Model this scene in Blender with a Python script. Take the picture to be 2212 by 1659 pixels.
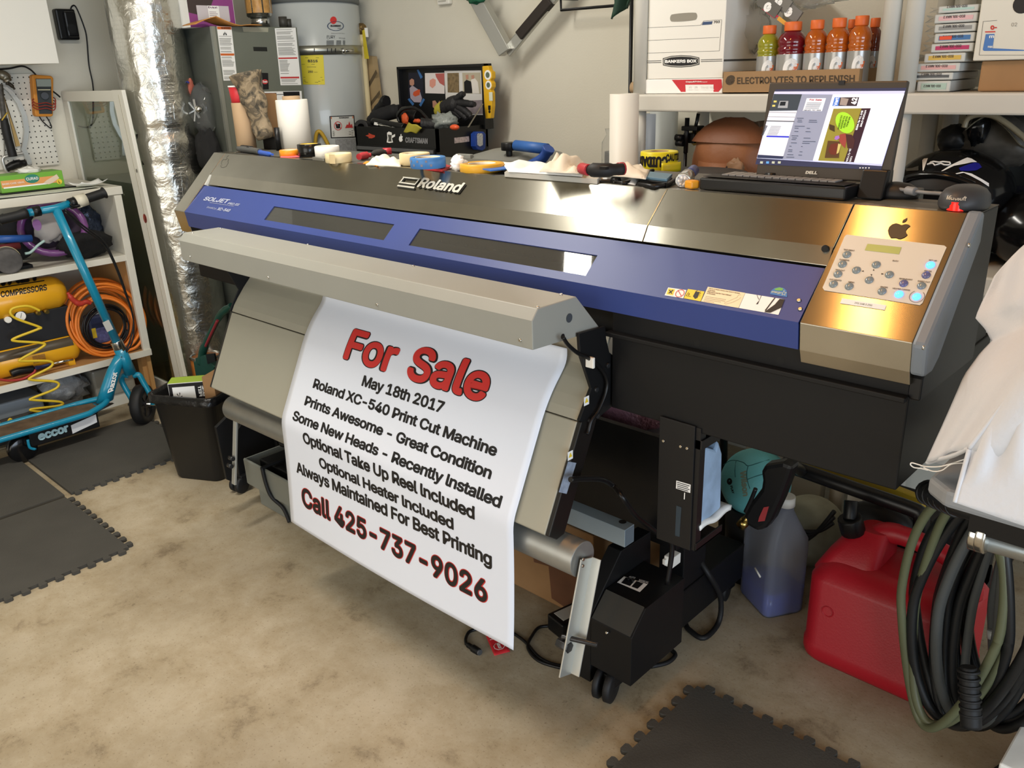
import bpy, bmesh, math, random, os
from mathutils import Vector, Matrix
rnd = random.Random(7)
SC = bpy.context.scene
COL = SC.collection
for o in list(bpy.data.objects):
    bpy.data.objects.remove(o)

# ------------------------------------------------------------------ camera
F_PX, CX, CY = 1828.695, 1106.0, 829.5
CAM = Vector((0.0, 0.0, 1.55))
YAW, PITCH, ROLL = (math.radians(a) for a in (-43.85928324, -20.40318259, -1.85890423))
fwd = Vector((math.sin(YAW)*math.cos(PITCH), math.cos(YAW)*math.cos(PITCH), math.sin(PITCH)))
right0 = Vector((math.cos(YAW), -math.sin(YAW), 0))
up0 = right0.cross(fwd)
RIGHT = math.cos(ROLL)*right0 + math.sin(ROLL)*up0
UP = -math.sin(ROLL)*right0 + math.cos(ROLL)*up0
cam_data = bpy.data.cameras.new('camera')
cam = bpy.data.objects.new('camera', cam_data)
COL.objects.link(cam)
M = Matrix((RIGHT, UP, -fwd)).transposed().to_4x4()
M.translation = CAM
cam.matrix_world = M
cam_data.sensor_fit = 'HORIZONTAL'
cam_data.sensor_width = 36.0
cam_data.lens = F_PX*36.0/2212
cam_data.clip_start = 0.05
SC.camera = cam

# ------------------------------------------------------------------ light
SC.view_settings.view_transform = 'Standard'
SC.view_settings.look = 'None'
SC.view_settings.gamma = 1
SC.view_settings.exposure = 0.0
SC.view_settings.use_curve_mapping = False
world = bpy.data.worlds.new('sky')
SC.world = world
world.use_nodes = True
bg = world.node_tree.nodes['Background']
bg.inputs[0].default_value = (0.75, 0.86, 1.0, 1)
bg.inputs[1].default_value = 0.12

def area(name, loc, target, sx, sy, energy, color):
    d = bpy.data.lights.new(name, 'AREA')
    d.shape = 'RECTANGLE'; d.size = sx; d.size_y = sy; d.energy = energy; d.color = color
    o = bpy.data.objects.new(name, d); COL.objects.link(o)
    o.location = loc
    o.rotation_euler = (Vector(target)-Vector(loc)).to_track_quat('-Z', 'Y').to_euler()
    return o
area('garage_door_daylight', (3.3, -0.6, 1.15), (-1.0, 1.2, 0.8), 3.6, 2.1, 165, (0.74, 0.86, 1.0))
area('rear_daylight', (-1.4, -2.4, 1.3), (-1.6, 1.6, 0.7), 2.6, 2.0, 46, (1.0, 0.96, 0.89))  # broad light from behind the camera, standing before the closed front wall
area('ceiling_fluorescent', (-2.36, 1.05, 2.60), (-2.36, 1.05, 0), 0.15, 1.6, 46, (1.0, 0.96, 0.87))
area('warm_ceiling_lamp', (-1.02, 1.15, 2.44), (-1.02, 1.15, 0), 0.09, 0.7, 6.5, (1.0, 0.46, 0.12))

# ------------------------------------------------------------------ pixel -> point on a plane of the room
def ray(px, py):
    return RIGHT*((px-CX)/F_PX) + UP*(-(py-CY)/F_PX) + fwd
def _on(px, py, ax, v):
    d = ray(px, py); return CAM + d*((v-CAM[ax])/d[ax])
def onx(px, py, v): return _on(px, py, 0, v)
def ony(px, py, v): return _on(px, py, 1, v)
def onz(px, py, v): return _on(px, py, 2, v)
def mpp(p): return (Vector(p)-CAM).dot(fwd)/F_PX          # metres per pixel at a point
def above(p, py):                                          # height at which the vertical through p crosses image row py
    lo, hi = -2.0, 4.0
    for _ in range(50):
        m = (lo+hi)/2
        q = Vector((p[0], p[1], m))-CAM
        y = CY - F_PX*q.dot(UP)/q.dot(fwd)
        if y > py: lo = m
        else: hi = m
    return lo
def upright(l, r, yb, yt, z=None, dist=None):
    """centre, radius, height of a round upright thing between columns l and r, standing on height z (front foot at row yb)"""
    p = onz((l+r)/2, yb, z)
    rad = (r-l)/2*mpp(p)
    h = above(p, yt)-z
    d = Vector((p.x, p.y, 0)).normalized()
    c = p + d*rad
    return Vector((c.x, c.y, z)), rad*(1+rad/Vector((p.x, p.y)).length), h

# ------------------------------------------------------------------ materials
def lin(c):
    return tuple((x/12.92 if x <= 0.04045 else ((x+0.055)/1.055)**2.4) for x in c)
def hexc(h):
    h = h.lstrip('#'); return lin(tuple(int(h[i:i+2], 16)/255 for i in (0, 2, 4)))
MATS = {}
def mat(name, color='#888888', rough=0.5, metal=0.0, bump=0.0, bscale=40.0, var=0.0, vscale=8.0, trans=0.0, ior=1.45, emit=None, estr=0.0, coat=0.0, spec=0.5, alpha=1.0, aniso=0.0):
    if name in MATS: return MATS[name]
    m = bpy.data.materials.new(name); m.use_nodes = True
    nt = m.node_tree; b = nt.nodes['Principled BSDF']
    col = hexc(color) if isinstance(color, str) else color
    b.inputs['Base Color'].default_value = (*col, 1)
    b.inputs['Roughness'].default_value = rough
    b.inputs['Metallic'].default_value = metal
    b.inputs['IOR'].default_value = ior
    b.inputs['Specular IOR Level'].default_value = spec
    b.inputs['Transmission Weight'].default_value = trans
    b.inputs['Coat Weight'].default_value = coat
    b.inputs['Alpha'].default_value = alpha
    if emit:
        b.inputs['Emission Color'].default_value = (*hexc(emit), 1); b.inputs['Emission Strength'].default_value = estr
    tc = nt.nodes.new('ShaderNodeTexCoord')
    if var > 0:
        n = nt.nodes.new('ShaderNodeTexNoise'); n.inputs['Scale'].default_value = vscale; n.inputs['Detail'].default_value = 6
        nt.links.new(tc.outputs['Object'], n.inputs['Vector'])
        mr = nt.nodes.new('ShaderNodeMapRange'); mr.inputs['From Min'].default_value = 0.3; mr.inputs['From Max'].default_value = 0.7
        mr.inputs['To Min'].default_value = 1-var; mr.inputs['To Max'].default_value = 1+var
        nt.links.new(n.outputs['Fac'], mr.inputs['Value'])
        mx = nt.nodes.new('ShaderNodeVectorMath'); mx.operation = 'SCALE'
        mx.inputs[0].default_value = col
        nt.links.new(mr.outputs['Result'], mx.inputs['Scale'])
        nt.links.new(mx.outputs[0], b.inputs['Base Color'])
    if bump > 0:
        n = nt.nodes.new('ShaderNodeTexNoise'); n.inputs['Scale'].default_value = bscale; n.inputs['Detail'].default_value = 4
        nt.links.new(tc.outputs['Object'], n.inputs['Vector'])
        bp = nt.nodes.new('ShaderNodeBump'); bp.inputs['Strength'].default_value = bump; bp.inputs['Distance'].default_value = 0.01
        nt.links.new(n.outputs['Fac'], bp.inputs['Height']); nt.links.new(bp.outputs['Normal'], b.inputs['Normal'])
    if aniso:
        b.inputs['Anisotropic'].default_value = aniso
        cb = nt.nodes.new('ShaderNodeCombineXYZ'); cb.inputs[0].default_value = 0.0; cb.inputs[1].default_value = 0.7; cb.inputs[2].default_value = 0.7
        nt.links.new(cb.outputs[0], b.inputs['Tangent'])
    MATS[name] = m
    return m
def nodes_of(m): return m.node_tree, m.node_tree.nodes['Principled BSDF']

# ------------------------------------------------------------------ mesh builder
def perp(d):
    d = d.normalized()
    a = Vector((0, 0, 1)) if abs(d.z) < 0.9 else Vector((1, 0, 0))
    u = d.cross(a).normalized()
    return u, d.cross(u).normalized()
try:
    FONT = bpy.data.fonts.load(os.path.join(bpy.utils.system_resource('DATAFILES'), 'fonts', 'Inter.woff2'))   # the sans serif Blender ships with
except Exception:
    FONT = None
class MB:
    def __init__(s): s.v = []; s.f = []; s.sm = []; s.mi = []; s.m = 0
    def add(s, vs, fs, smooth=False):
        k = len(s.v); s.v += [Vector(p) for p in vs]
        for f in fs: s.f.append(tuple(i+k for i in f)); s.sm.append(smooth); s.mi.append(s.m)
        return s
    def box(s, a, b):
        x0, y0, z0 = a; x1, y1, z1 = b
        v = [(x0,y0,z0),(x1,y0,z0),(x1,y1,z0),(x0,y1,z0),(x0,y0,z1),(x1,y0,z1),(x1,y1,z1),(x0,y1,z1)]
        return s.add(v, [(0,3,2,1),(4,5,6,7),(0,1,5,4),(1,2,6,5),(2,3,7,6),(3,0,4,7)])
    def obox(s, c, dx, dy, dz):
        """box round c with half-axis vectors"""
        c, dx, dy, dz = map(Vector, (c, dx, dy, dz))
        v = [c+dx*i+dy*j+dz*k for k in (-1, 1) for i, j in ((-1,-1),(1,-1),(1,1),(-1,1))]
        return s.add(v, [(0,3,2,1),(4,5,6,7),(0,1,5,4),(1,2,6,5),(2,3,7,6),(3,0,4,7)])
    def rbox(s, c, size, rz=0.0, rx=0.0, ry=0.0):
        R = Matrix.Rotation(rz, 3, 'Z') @ Matrix.Rotation(ry, 3, 'Y') @ Matrix.Rotation(rx, 3, 'X')
        return s.obox(c, R@Vector((size[0]/2,0,0)), R@Vector((0,size[1]/2,0)), R@Vector((0,0,size[2]/2)))
    def bar(s, p, q, w, h, up=(0,0,1)):
        p, q = Vector(p), Vector(q); d = q-p
        u = d.cross(Vector(up)).normalized(); n = u.cross(d).normalized()
        return s.obox((p+q)/2, d/2, u*w/2, n*h/2)
    def prism(s, poly, axis, a, b):
        """polygon given in the two other axes, extruded along axis from a to b"""
        def P(t, k):
            l = [t[0], t[1]]; l.insert(axis, k); return Vector(l)
        n = len(poly)
        v = [P(t, a) for t in poly]+[P(t, b) for t in poly]
        f = [tuple(range(n)), tuple(range(2*n-1, n-1, -1))]+[(i, (i+1) % n, n+(i+1) % n, n+i) for i in range(n)]
        return s.add(v, f)
    def loft(s, rings, closed=True, caps=True, smooth=True):
        n = len(rings[0]); v = [p for r in rings for p in r]; f = []
        for i in range(len(rings)-1):
            for j in range(n if closed else n-1):
                f.append((i*n+j, i*n+(j+1) % n, (i+1)*n+(j+1) % n, (i+1)*n+j))
        s.add(v, f, smooth)
        if caps and closed:
            k = len(s.v)-len(v); e = k+(len(rings)-1)*n
            s.f.append(tuple(range(k+n-1, k-1, -1))); s.sm.append(False); s.mi.append(s.m)
            s.f.append(tuple(range(e, e+n))); s.sm.append(False); s.mi.append(s.m)
        return s
    def cyl(s, p, q, r, r2=None, n=20, caps=True):
        p, q = Vector(p), Vector(q); r2 = r if r2 is None else r2
        u, w = perp(q-p)
        ring = lambda c, R: [c+(u*math.cos(2*math.pi*i/n)+w*math.sin(2*math.pi*i/n))*R for i in range(n)]
        return s.loft([ring(p, r), ring(q, r2)], caps=caps)
    def lathe(s, prof, c=(0,0,0), axis=(0,0,1), n=28, sx=1.0, rz=0.0):
        """profile of (radius, height) turned round axis at c; closed when it starts and ends at radius 0, else ring"""
        c = Vector(c); a = Vector(axis).normalized(); u, w = perp(a)
        if abs(a.z) > 0.99: u, w = Vector((math.cos(rz), math.sin(rz), 0)), Vector((-math.sin(rz), math.cos(rz), 0))
        rings = [[c+a*h+(u*math.cos(2*math.pi*i/n)*sx+w*math.sin(2*math.pi*i/n))*max(r, 1e-5) for i in range(n)] for r, h in prof]
        return s.loft(rings, caps=True)
    def ring(s, c, ro, ri, h, n=36, axis=(0,0,1)):
        c = Vector(c); b = min(0.002, h*0.1, (ro-ri)*0.3)
        prof = [(ri, 0), (ro-b, 0), (ro, b), (ro, h-b), (ro-b, h), (ri, h), (ri, 0)]
        a = Vector(axis).normalized(); u, w = perp(a)
        rings = [[c+a*z+(u*math.cos(2*math.pi*i/n)+w*math.sin(2*math.pi*i/n))*r for i in range(n)] for r, z in prof]
        return s.loft(rings, caps=False)
    def tube(s, pts, r, n=8, sub=6, smooth=True, closed=False):
        pts = [Vector(p) for p in pts]
        if sub > 1 and len(pts) > 2:
            P = []; m = len(pts)
            for i in range(m if closed else m-1):
                if closed: p0, p1, p2, p3 = (pts[(i+k-1) % m] for k in range(4))
                else: p0, p1, p2, p3 = pts[max(i-1, 0)], pts[i], pts[i+1], pts[min(i+2, m-1)]
                for k in range(sub):
                    t = k/sub; t2 = t*t; t3 = t2*t
                    P.append(0.5*((2*p1)+(p2-p0)*t+(2*p0-5*p1+4*p2-p3)*t2+(3*p1-p0-3*p2+p3)*t3))
            if not closed: P.append(pts[-1])
            pts = P
        m = len(pts); rs = r if isinstance(r, (list, tuple)) else None
        rings = []; u = None
        for i, p in enumerate(pts):
            if closed: d = pts[(i+1) % m]-pts[i-1]
            else: d = pts[min(i+1, m-1)]-pts[max(i-1, 0)]
            if d.length < 1e-9: d = Vector((0, 0, 1))
            d.normalize()
            if u is None: u, w = perp(d)
            else:
                u = (u-d*u.dot(d))
                u = u.normalized() if u.length > 1e-6 else perp(d)[0]
                w = d.cross(u)
            R = r if rs is None else rs[min(int(i/(m-1)*(len(rs)-1)+0.5), len(rs)-1)]
            rings.append([p+(u*math.cos(2*math.pi*j/n)+w*math.sin(2*math.pi*j/n))*R for j in range(n)])
        if closed: rings.append(rings[0])
        return s.loft(rings, caps=not closed, smooth=smooth)
    def ball(s, c, r, nu=24, nv=14, fn=None):
        c = Vector(c); rx, ry, rz = r if isinstance(r, (tuple, list)) else (r, r, r)
        rings = []
        for i in range(nv+1):
            t = -math.pi/2+math.pi*i/nv; t = max(min(t, 1.55), -1.55)
            ring = []
            for j in range(nu):
                a = 2*math.pi*j/nu
                d = Vector((math.cos(t)*math.cos(a), math.cos(t)*math.sin(a), math.sin(t)))
                k = fn(d) if fn else 1.0
                ring.append(c+Vector((d.x*rx, d.y*ry, d.z*rz))*k)
            rings.append(ring)
        return s.loft(rings, caps=True)
    def sheet(s, fn, nu, nv, th=0.0, smooth=True):
        """grid fn(u,v) u,v in 0..1; with thickness th it becomes a closed thin slab"""
        P = [[Vector(fn(i/nu, j/nv)) for i in range(nu+1)] for j in range(nv+1)]
        W = nu+1
        vs = [p for row in P for p in row]
        fs = [(j*W+i, j*W+i+1, (j+1)*W+i+1, (j+1)*W+i) for j in range(nv) for i in range(nu)]
        if th:
            N = []
            for j in range(nv+1):
                for i in range(nu+1):
                    a = P[j][min(i+1, nu)]-P[j][max(i-1, 0)]; b = P[min(j+1, nv)][i]-P[max(j-1, 0)][i]
                    nn = a.cross(b); N.append(nn.normalized() if nn.length > 1e-12 else Vector((0, 0, 1)))
            K = len(vs)
            vs = vs+[p-n*th for p, n in zip(vs, N)]
            fs = fs+[tuple(K+i for i in reversed(f)) for f in fs]
            edge = [(j*W, (j+1)*W) for j in range(nv)]+[(nv*W+i, nv*W+i+1) for i in range(nu)]+[((j+1)*W+nu, j*W+nu) for j in range(nv)]+[(i+1, i) for i in range(nu)]
            fs += [(a, b, K+b, K+a) for a, b in edge]
        return s.add(vs, fs, smooth)
    def quad(s, a, b, c, d): return s.add([a, b, c, d], [(0, 1, 2, 3)])
    def disc(s, c, n, r, k=24, ry=None, up=None):
        c = Vector(c); n = Vector(n).normalized(); u, w = perp(n)
        if up is not None: w = Vector(up).normalized(); u = w.cross(n)
        ry = ry or r
        return s.add([c+u*math.cos(2*math.pi*i/k)*r+w*math.sin(2*math.pi*i/k)*ry for i in range(k)], [tuple(range(k))])
    def text(s, string, fn, offset=0.0, shear=0.0, space=1.0, align='LEFT', line=1.0, cuts=0):
        """flat lettering: the bounding box of the string is mapped by fn(u,v), u along the line, v up; offset thickens the strokes"""
        bold, offset = offset, 0.0
        cu = bpy.data.curves.new('lettering', 'FONT'); cu.body = string; cu.offset = offset; cu.shear = shear
        cu.space_character = space; cu.align_x = align; cu.space_line = line; cu.resolution_u = 3; cu.fill_mode = 'FRONT'
        if FONT: cu.font = FONT
        ob = bpy.data.objects.new('lettering', cu)
        me = bpy.data.meshes.new_from_object(ob)
        if not me.vertices: return s
        if cuts:
            bm = bmesh.new(); bm.from_mesh(me)
            ya = min(v.co.y for v in bm.verts); yb = max(v.co.y for v in bm.verts)
            for i in range(1, cuts):
                bmesh.ops.bisect_plane(bm, geom=bm.verts[:]+bm.edges[:]+bm.faces[:], plane_co=(0, ya+(yb-ya)*i/cuts, 0), plane_no=(0, 1, 0))
            bm.to_mesh(me); bm.free()
        xs = [v.co.x for v in me.vertices]; ys = [v.co.y for v in me.vertices]
        x0, x1, y0, y1 = min(xs)-bold, max(xs)+bold, min(ys)-bold, max(ys)+bold
        fs = [tuple(p.vertices) for p in me.polygons]
        nk = (20 if cuts > 5 else 8) if bold else 1
        for k in range(nk):
            dx, dy = bold*math.cos(2*math.pi*k/nk), bold*math.sin(2*math.pi*k/nk)
            P = []
            for v in me.vertices:
                a, b = (v.co.x+dx-x0)/(x1-x0), (v.co.y+dy-y0)/max(y1-y0, 1e-6); p = Vector(fn(a, b))
                if k:
                    n = (Vector(fn(a+.002, b))-p).cross(Vector(fn(a, b+.002))-p)
                    if n.length > 0: n.normalize(); h = k*(4e-5 if nk < 20 else 1.6e-5); p = p+n*(h if n.dot(CAM-p) > 0 else -h)
                P.append(p)
            s.add(P, fs)
        bpy.data.objects.remove(ob); bpy.data.curves.remove(cu); bpy.data.meshes.remove(me)
        return s
def frame(o, u, v, lift=0.0):
    """mapping for text(): lower-left corner o, line vector u, height vector v"""
    o, u, v = Vector(o), Vector(u), Vector(v); n = u.cross(v).normalized()*lift
    return lambda a, b: o+u*a+v*b+n
def corner3(ll, lr, ul, lift=0.0):
    ll, lr, ul = Vector(ll), Vector(lr), Vector(ul); return frame(ll, lr-ll, ul-ll, lift)

def make(name, mb, m, parent=None, bevel=0.0, origin=None, recalc=True, auto=None):
    me = bpy.data.meshes.new(name)
    org = Vector(origin) if origin is not None else Vector((0, 0, 0))
    me.from_pydata([p-org for p in mb.v], [], mb.f)
    ms = m if isinstance(m, (list, tuple)) else [m]
    for x in ms: me.materials.append(x)
    me.polygons.foreach_set('use_smooth', mb.sm)
    if len(ms) > 1: me.polygons.foreach_set('material_index', mb.mi)
    if recalc:
        bm = bmesh.new(); bm.from_mesh(me); bmesh.ops.recalc_face_normals(bm, faces=bm.faces); bm.to_mesh(me); bm.free()
    me.update()
    o = bpy.data.objects.new(name, me); COL.objects.link(o)
    if bevel:
        b = o.modifiers.new('bevel', 'BEVEL'); b.width = bevel; b.segments = 2; b.limit_method = 'ANGLE'; b.angle_limit = math.radians(40)
    if parent is not None: o.parent = parent
    return o
def children_of(o): return [c for c in bpy.data.objects if c.parent == o]
class T:
    """one thing: an Empty at its base with its parts under it; parts are given in world coordinates"""
    def __init__(s, name, label, cat, loc=(0,0,0), group=None):
        s.o = bpy.data.objects.new(name, None); COL.objects.link(s.o); s.loc = Vector(loc); s.o.location = s.loc
        s.o.empty_display_size = 0.05
        s.o['label'] = label; s.o['category'] = cat
        if group: s.o['group'] = group
    def part(s, name, mb, m, bevel=0.0, under=None, label=None, stuff=False, recalc=True):
        o = make(name, mb, m, under or s.o, bevel, s.loc, recalc)
        if label: o['label'] = label
        if stuff: o['kind'] = 'stuff'
        return o
def one(name, label, cat, mb, m, bevel=0.0, group=None, kind=None, recalc=True):
    xs = [p.x for p in mb.v]; ys = [p.y for p in mb.v]; zs = [p.z for p in mb.v]
    org = Vector(((min(xs)+max(xs))/2, (min(ys)+max(ys))/2, min(zs)))
    o = make(name, mb, m, None, bevel, org, recalc); o.location = org
    o['label'] = label; o['category'] = cat
    if group: o['group'] = group
    if kind: o['kind'] = kind
    return o
def struct(name, mb, m, bevel=0.0):
    o = make(name, mb, m, None, bevel); o['kind'] = 'structure'; return o
def dup(root, delta, label, rz=0.0):
    r = root.copy(); COL.objects.link(r); r.location = Vector(root.location)+Vector(delta); r.rotation_euler = (0, 0, rz); r['label'] = label
    for c in children_of(root):
        k = c.copy(); COL.objects.link(k); k.parent = r
        for g in children_of(c):
            d = g.copy(); COL.objects.link(d); d.parent = k
    return r
def blob(c, r, seed, amp=0.15, sharp=2.5, nu=24, nv=14):
    """crumpled lump: ball with layered noise"""
    from mathutils import noise
    off = Vector((seed*3.1, seed*1.7, seed*2.3))
    return MB().ball(c, r, nu, nv, lambda d: 1+amp*(noise.noise(d*sharp+off)+0.5*noise.noise(d*sharp*2.3+off)))

BLK = mat('black_paint', '#101011', 0.5, var=0.08, spec=0.35)
BLKM = mat('black_plastic', '#101011', 0.38, spec=0.4)
WHT = mat('white_plastic', '#e6e3da', 0.4)
PAPER = mat('white_paper', '#efeeea', 0.7)
INK = mat('black_ink', '#141214', 0.5)
RED = mat('red_ink', '#c9302c', 0.5)
RUB = mat('black_rubber', '#131314', 0.6)
CHR = mat('chrome', '#c9c9c6', 0.18, 1.0)
CARD = mat('brown_cardboard', '#a07a52', 0.8, var=0.06, vscale=12)
SCREW = mat('screw_steel', '#cfcdc6', 0.25, 1.0)
# ------------------------------------------------------------------ setting
def wall_mat():
    m = mat('painted_drywall', '#d7d2c3', 0.8, bump=0.08, bscale=120, var=0.02, vscale=3); return m
WALL = wall_mat()
def floor_mat():
    m = mat('concrete', '#a89576', 0.75)
    nt, b = nodes_of(m); N = nt.nodes; L = nt.links
    tc = N.new('ShaderNodeTexCoord')
    def noise(s, d=8, r=0.6, dist=0.0):
        n = N.new('ShaderNodeTexNoise'); n.inputs['Scale'].default_value = s; n.inputs['Detail'].default_value = d; n.inputs['Roughness'].default_value = r; n.inputs['Distortion'].default_value = dist
        L.new(tc.outputs['Object'], n.inputs['Vector']); return n.outputs['Fac']
    def ramp(fac, stops):
        r = N.new('ShaderNodeValToRGB'); e = r.color_ramp.elements
        while len(e) < len(stops): e.new(0.5)
        for el, (p, c) in zip(e, stops): el.position = p; el.color = (*hexc(c), 1)
        L.new(fac, r.inputs[0]); return r.outputs[0]
    def mul(a, c, k):
        x = N.new('ShaderNodeMix'); x.data_type = 'RGBA'; x.blend_type = 'MULTIPLY'; x.inputs[0].default_value = k
        L.new(a, x.inputs[6]); L.new(c, x.inputs[7]); return x.outputs[2]
    base = ramp(noise(1.6, 6), [(0.3, '#a1957f'), (0.5, '#b1a58e'), (0.7, '#bfb39d')])
    st = ramp(noise(5.5, 10, 0.7, 0.15), [(0.30, '#8b7a62'), (0.42, '#e6e0d4'), (0.6, '#ffffff')])
    sp = ramp(noise(140, 3, 0.6), [(0.30, '#a89c88'), (0.40, '#ffffff'), (0.8, '#ffffff')])
    sp2 = ramp(noise(18, 10, 0.7), [(0.28, '#6c5d4c'), (0.36, '#f4f0e8'), (0.7, '#ffffff')])
    c = mul(mul(mul(base, st, 0.75), sp, 0.55), sp2, 0.6)
    L.new(c, b.inputs['Base Color'])
    bp = N.new('ShaderNodeBump'); bp.inputs['Strength'].default_value = 0.15; bp.inputs['Distance'].default_value = 0.004
    L.new(noise(60, 8), bp.inputs['Height']); L.new(bp.outputs[0], b.inputs['Normal'])
    return m
XW, YW, ZC = -4.75, 3.05, 2.66
struct('floor', MB().box((XW-0.1, -2.6, -0.1), (3.4, YW+0.1, 0)), floor_mat())
struct('ceiling', MB().box((XW-0.1, -2.6, ZC), (3.4, YW+0.1, ZC+0.1)), mat('ceiling_paint', '#d9d5c8', 0.9, var=0.03))
struct('wall_left', MB().box((XW-0.1, -2.6, 0), (XW, YW+0.1, ZC)), WALL)
struct('wall_back', MB().box((XW, YW, 0), (3.4, YW+0.1, ZC)), WALL)
struct('tan_reflector', MB().box((-1.42, -1.7, 2.47), (1.3, 2.2, 2.51)), mat('reflector_tan', '#b0814f', 0.6, var=0.05))  # unseen tan panel under the ceiling, added so the steel reflects orange-brown
struct('wall_front', MB().box((XW, -2.7, 0), (3.4, -2.6, ZC)), WALL)

MATM = mat('grey_foam', '#45433e', 0.85, bump=0.15, bscale=200, var=0.10, vscale=6)
def jig(p, q, n, tooth=0.022, phase=0):
    """edge from p to q with n interlocking tabs standing out to the right of its direction"""
    p, q = Vector(p), Vector(q); d = (q-p); L = d.length; d = d/L; nrm = Vector((d.y, -d.x))
    out = []
    w = L/n
    for i in range(n):
        b = p+d*(w*(i+0.22))
        t = w*0.46
        for a, h in ((0.12, 0), (0.0, 0.35), (-0.06, 0.7), (0.1, 1.0), (0.9, 1.0), (1.06, 0.7), (1.0, 0.35), (0.88, 0)):
            out.append(b+d*(t*a)+nrm*(tooth*h))
    return out
def foam(x0, y0, x1, y1, label, edges, z=0.0):
    P = []
    c = [(x0, y0), (x1, y0), (x1, y1), (x0, y1)]
    for i in range(4):
        P.append(Vector(c[i]))
        if edges[i]: P += jig(c[i], c[(i+1) % 4], 11)
    one('foam_floor_mat', label, 'floor mat', MB().prism([tuple(p) for p in P], 2, z, z+0.012), MATM, 0, 'dark interlocking foam mats')
foam(-3.99, 0.965, -3.40, 1.52, 'dark grey foam mat under the blue scooter, reaching to the black waste bin', (0, 1, 1, 0))
foam(-3.375, 0.36, -2.80, 0.935, 'dark grey foam mat with a long jigsaw edge facing the bare floor', (1, 1, 1, 0))
foam(-3.99, 0.36, -3.40, 0.94, 'dark grey foam mat at the left frame edge, behind the one with jigsaw edge', (0, 0, 0, 0))
foam(-0.92, 1.02, -0.32, 1.625, 'dark foam mat alone on the floor before the red fuel can', (1, 1, 1, 1))
one('rubber_strip', 'black rubber strip at the bottom right corner beside the hose coil', 'strip', MB().prism([(-0.272, 1.80), (-0.17, 1.80), (-0.12, 2.03), (-0.205, 2.03)], 2, 0, 0.015), RUB)

# ------------------------------------------------------------------ left wall: pegboard, upper cabinet, hanging tools
def peg_mat():
    m = mat('pegboard_white', '#d9d6cc', 0.6)
    nt, b = nodes_of(m); N = nt.nodes; L = nt.links
    tc = N.new('ShaderNodeTexCoord'); s = N.new('ShaderNodeVectorMath'); s.operation = 'SCALE'; s.inputs['Scale'].default_value = 1/0.0254
    L.new(tc.outputs['Object'], s.inputs[0])
    f = N.new('ShaderNodeVectorMath'); f.operation = 'FRACTION'; L.new(s.outputs[0], f.inputs[0])
    d = N.new('ShaderNodeVectorMath'); d.operation = 'SUBTRACT'; d.inputs[1].default_value = (0.5, 0.5, 0.5); L.new(f.outputs[0], d.inputs[0])
    k = N.new('ShaderNodeVectorMath'); k.operation = 'MULTIPLY'; k.inputs[1].default_value = (0, 1, 1); L.new(d.outputs[0], k.inputs[0])
    ln = N.new('ShaderNodeVectorMath'); ln.operation = 'LENGTH'; L.new(k.outputs[0], ln.inputs[0])
    c = N.new('ShaderNodeMath'); c.operation = 'LESS_THAN'; c.inputs[1].default_value = 0.13; L.new(ln.outputs['Value'], c.inputs[0])
    x = N.new('ShaderNodeMix'); x.data_type = 'RGBA'; x.inputs[6].default_value = (*hexc('#d9d6cc'), 1); x.inputs[7].default_value = (*hexc('#2a2723'), 1)
    L.new(c.outputs[0], x.inputs[0]); L.new(x.outputs[2], b.inputs['Base Color'])
    return m
XP = XW+0.02
one('pegboard', 'white perforated pegboard on the left wall under the white wall cabinet', 'pegboard', MB().box((XW+0.004, 0.95, 1.165), (XP, 1.645, 1.60)), peg_mat())
wc = T('wall_cabinet', 'white wall cabinet hung over the pegboard', 'cabinet', (-4.55, 1.2, 1.64))
p = onx(128, 136, -4.40)
wc.part('body', MB().box((XW+0.002, 0.6, p.z), (-4.42, p.y, 2.45)), WHT, 0.002)
wc.part('door', MB().box((-4.418, 0.6, p.z-0.002), (-4.40, p.y, 2.45)), WHT, 0.002)
# charger
XC = XW+0.06
a = onx(120, 18, XC); b = onx(176, 86, XC)
ch = T('battery_charger', 'black tool battery charger hung on the left wall beside the white cabinet', 'charger', (XC, (a.y+b.y)/2, b.z))
ch.part('housing', MB().box((XW+0.003, a.y, b.z), (XC-0.01, b.y, a.z)), BLKM, 0.008)
ch.part('battery_socket', MB().box((XC-0.012, a.y+0.03, b.z+0.012), (XC+0.012, b.y-0.008, a.z-0.012)), BLKM, 0.008)
ch.part('dock_opening', MB().disc(onx(156, 62, XC+0.0135), (1, 0, 0), 0.022), mat('black_hole', '#040404', 0.6))
ch.part('power_cord', MB().tube([onx(*q, XW+0.008) for q in ((152, 22), (156, 13), (165, 17), (183, 62), (188, 90), (192, 140), (200, 180), (202, 215), (198, 270), (170, 273))], 0.0035), BLKM)
# multimeter
XM = XP+0.045
mm = T('multimeter', 'orange cased multimeter with wound red test leads on the pegboard', 'multimeter', onx(95, 250, XM))
def qx(l, X): return [onx(*q, X) for q in l]
def slabx(poly, x0, x1):
    return MB().prism([(onx(*q, x1).y, onx(*q, x1).z) for q in poly], 0, x0, x1)
mm.part('holster', slabx([(69, 163), (73, 161), (112, 164), (116, 169), (115, 250), (111, 252), (80, 252), (76, 248)], XP+0.003, XM), mat('orange_rubber', '#c9822a', 0.55), 0.006)
mm.part('face', slabx([(77, 170), (110, 170), (113, 246), (85, 246)], XM-0.004, XM+0.003), mat('dark_slate', '#2c3032', 0.4), 0.001)
mm.part('screen', MB().quad(*qx([(78, 171), (110, 171), (111, 187), (80, 187)], XM+0.0042)), mat('lcd_grey', '#8d958f', 0.2))
mm.part('dial', MB().cyl(onx(97, 207, XM), onx(97, 207, XM+0.014), 0.018), BLKM, 0.001)
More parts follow.
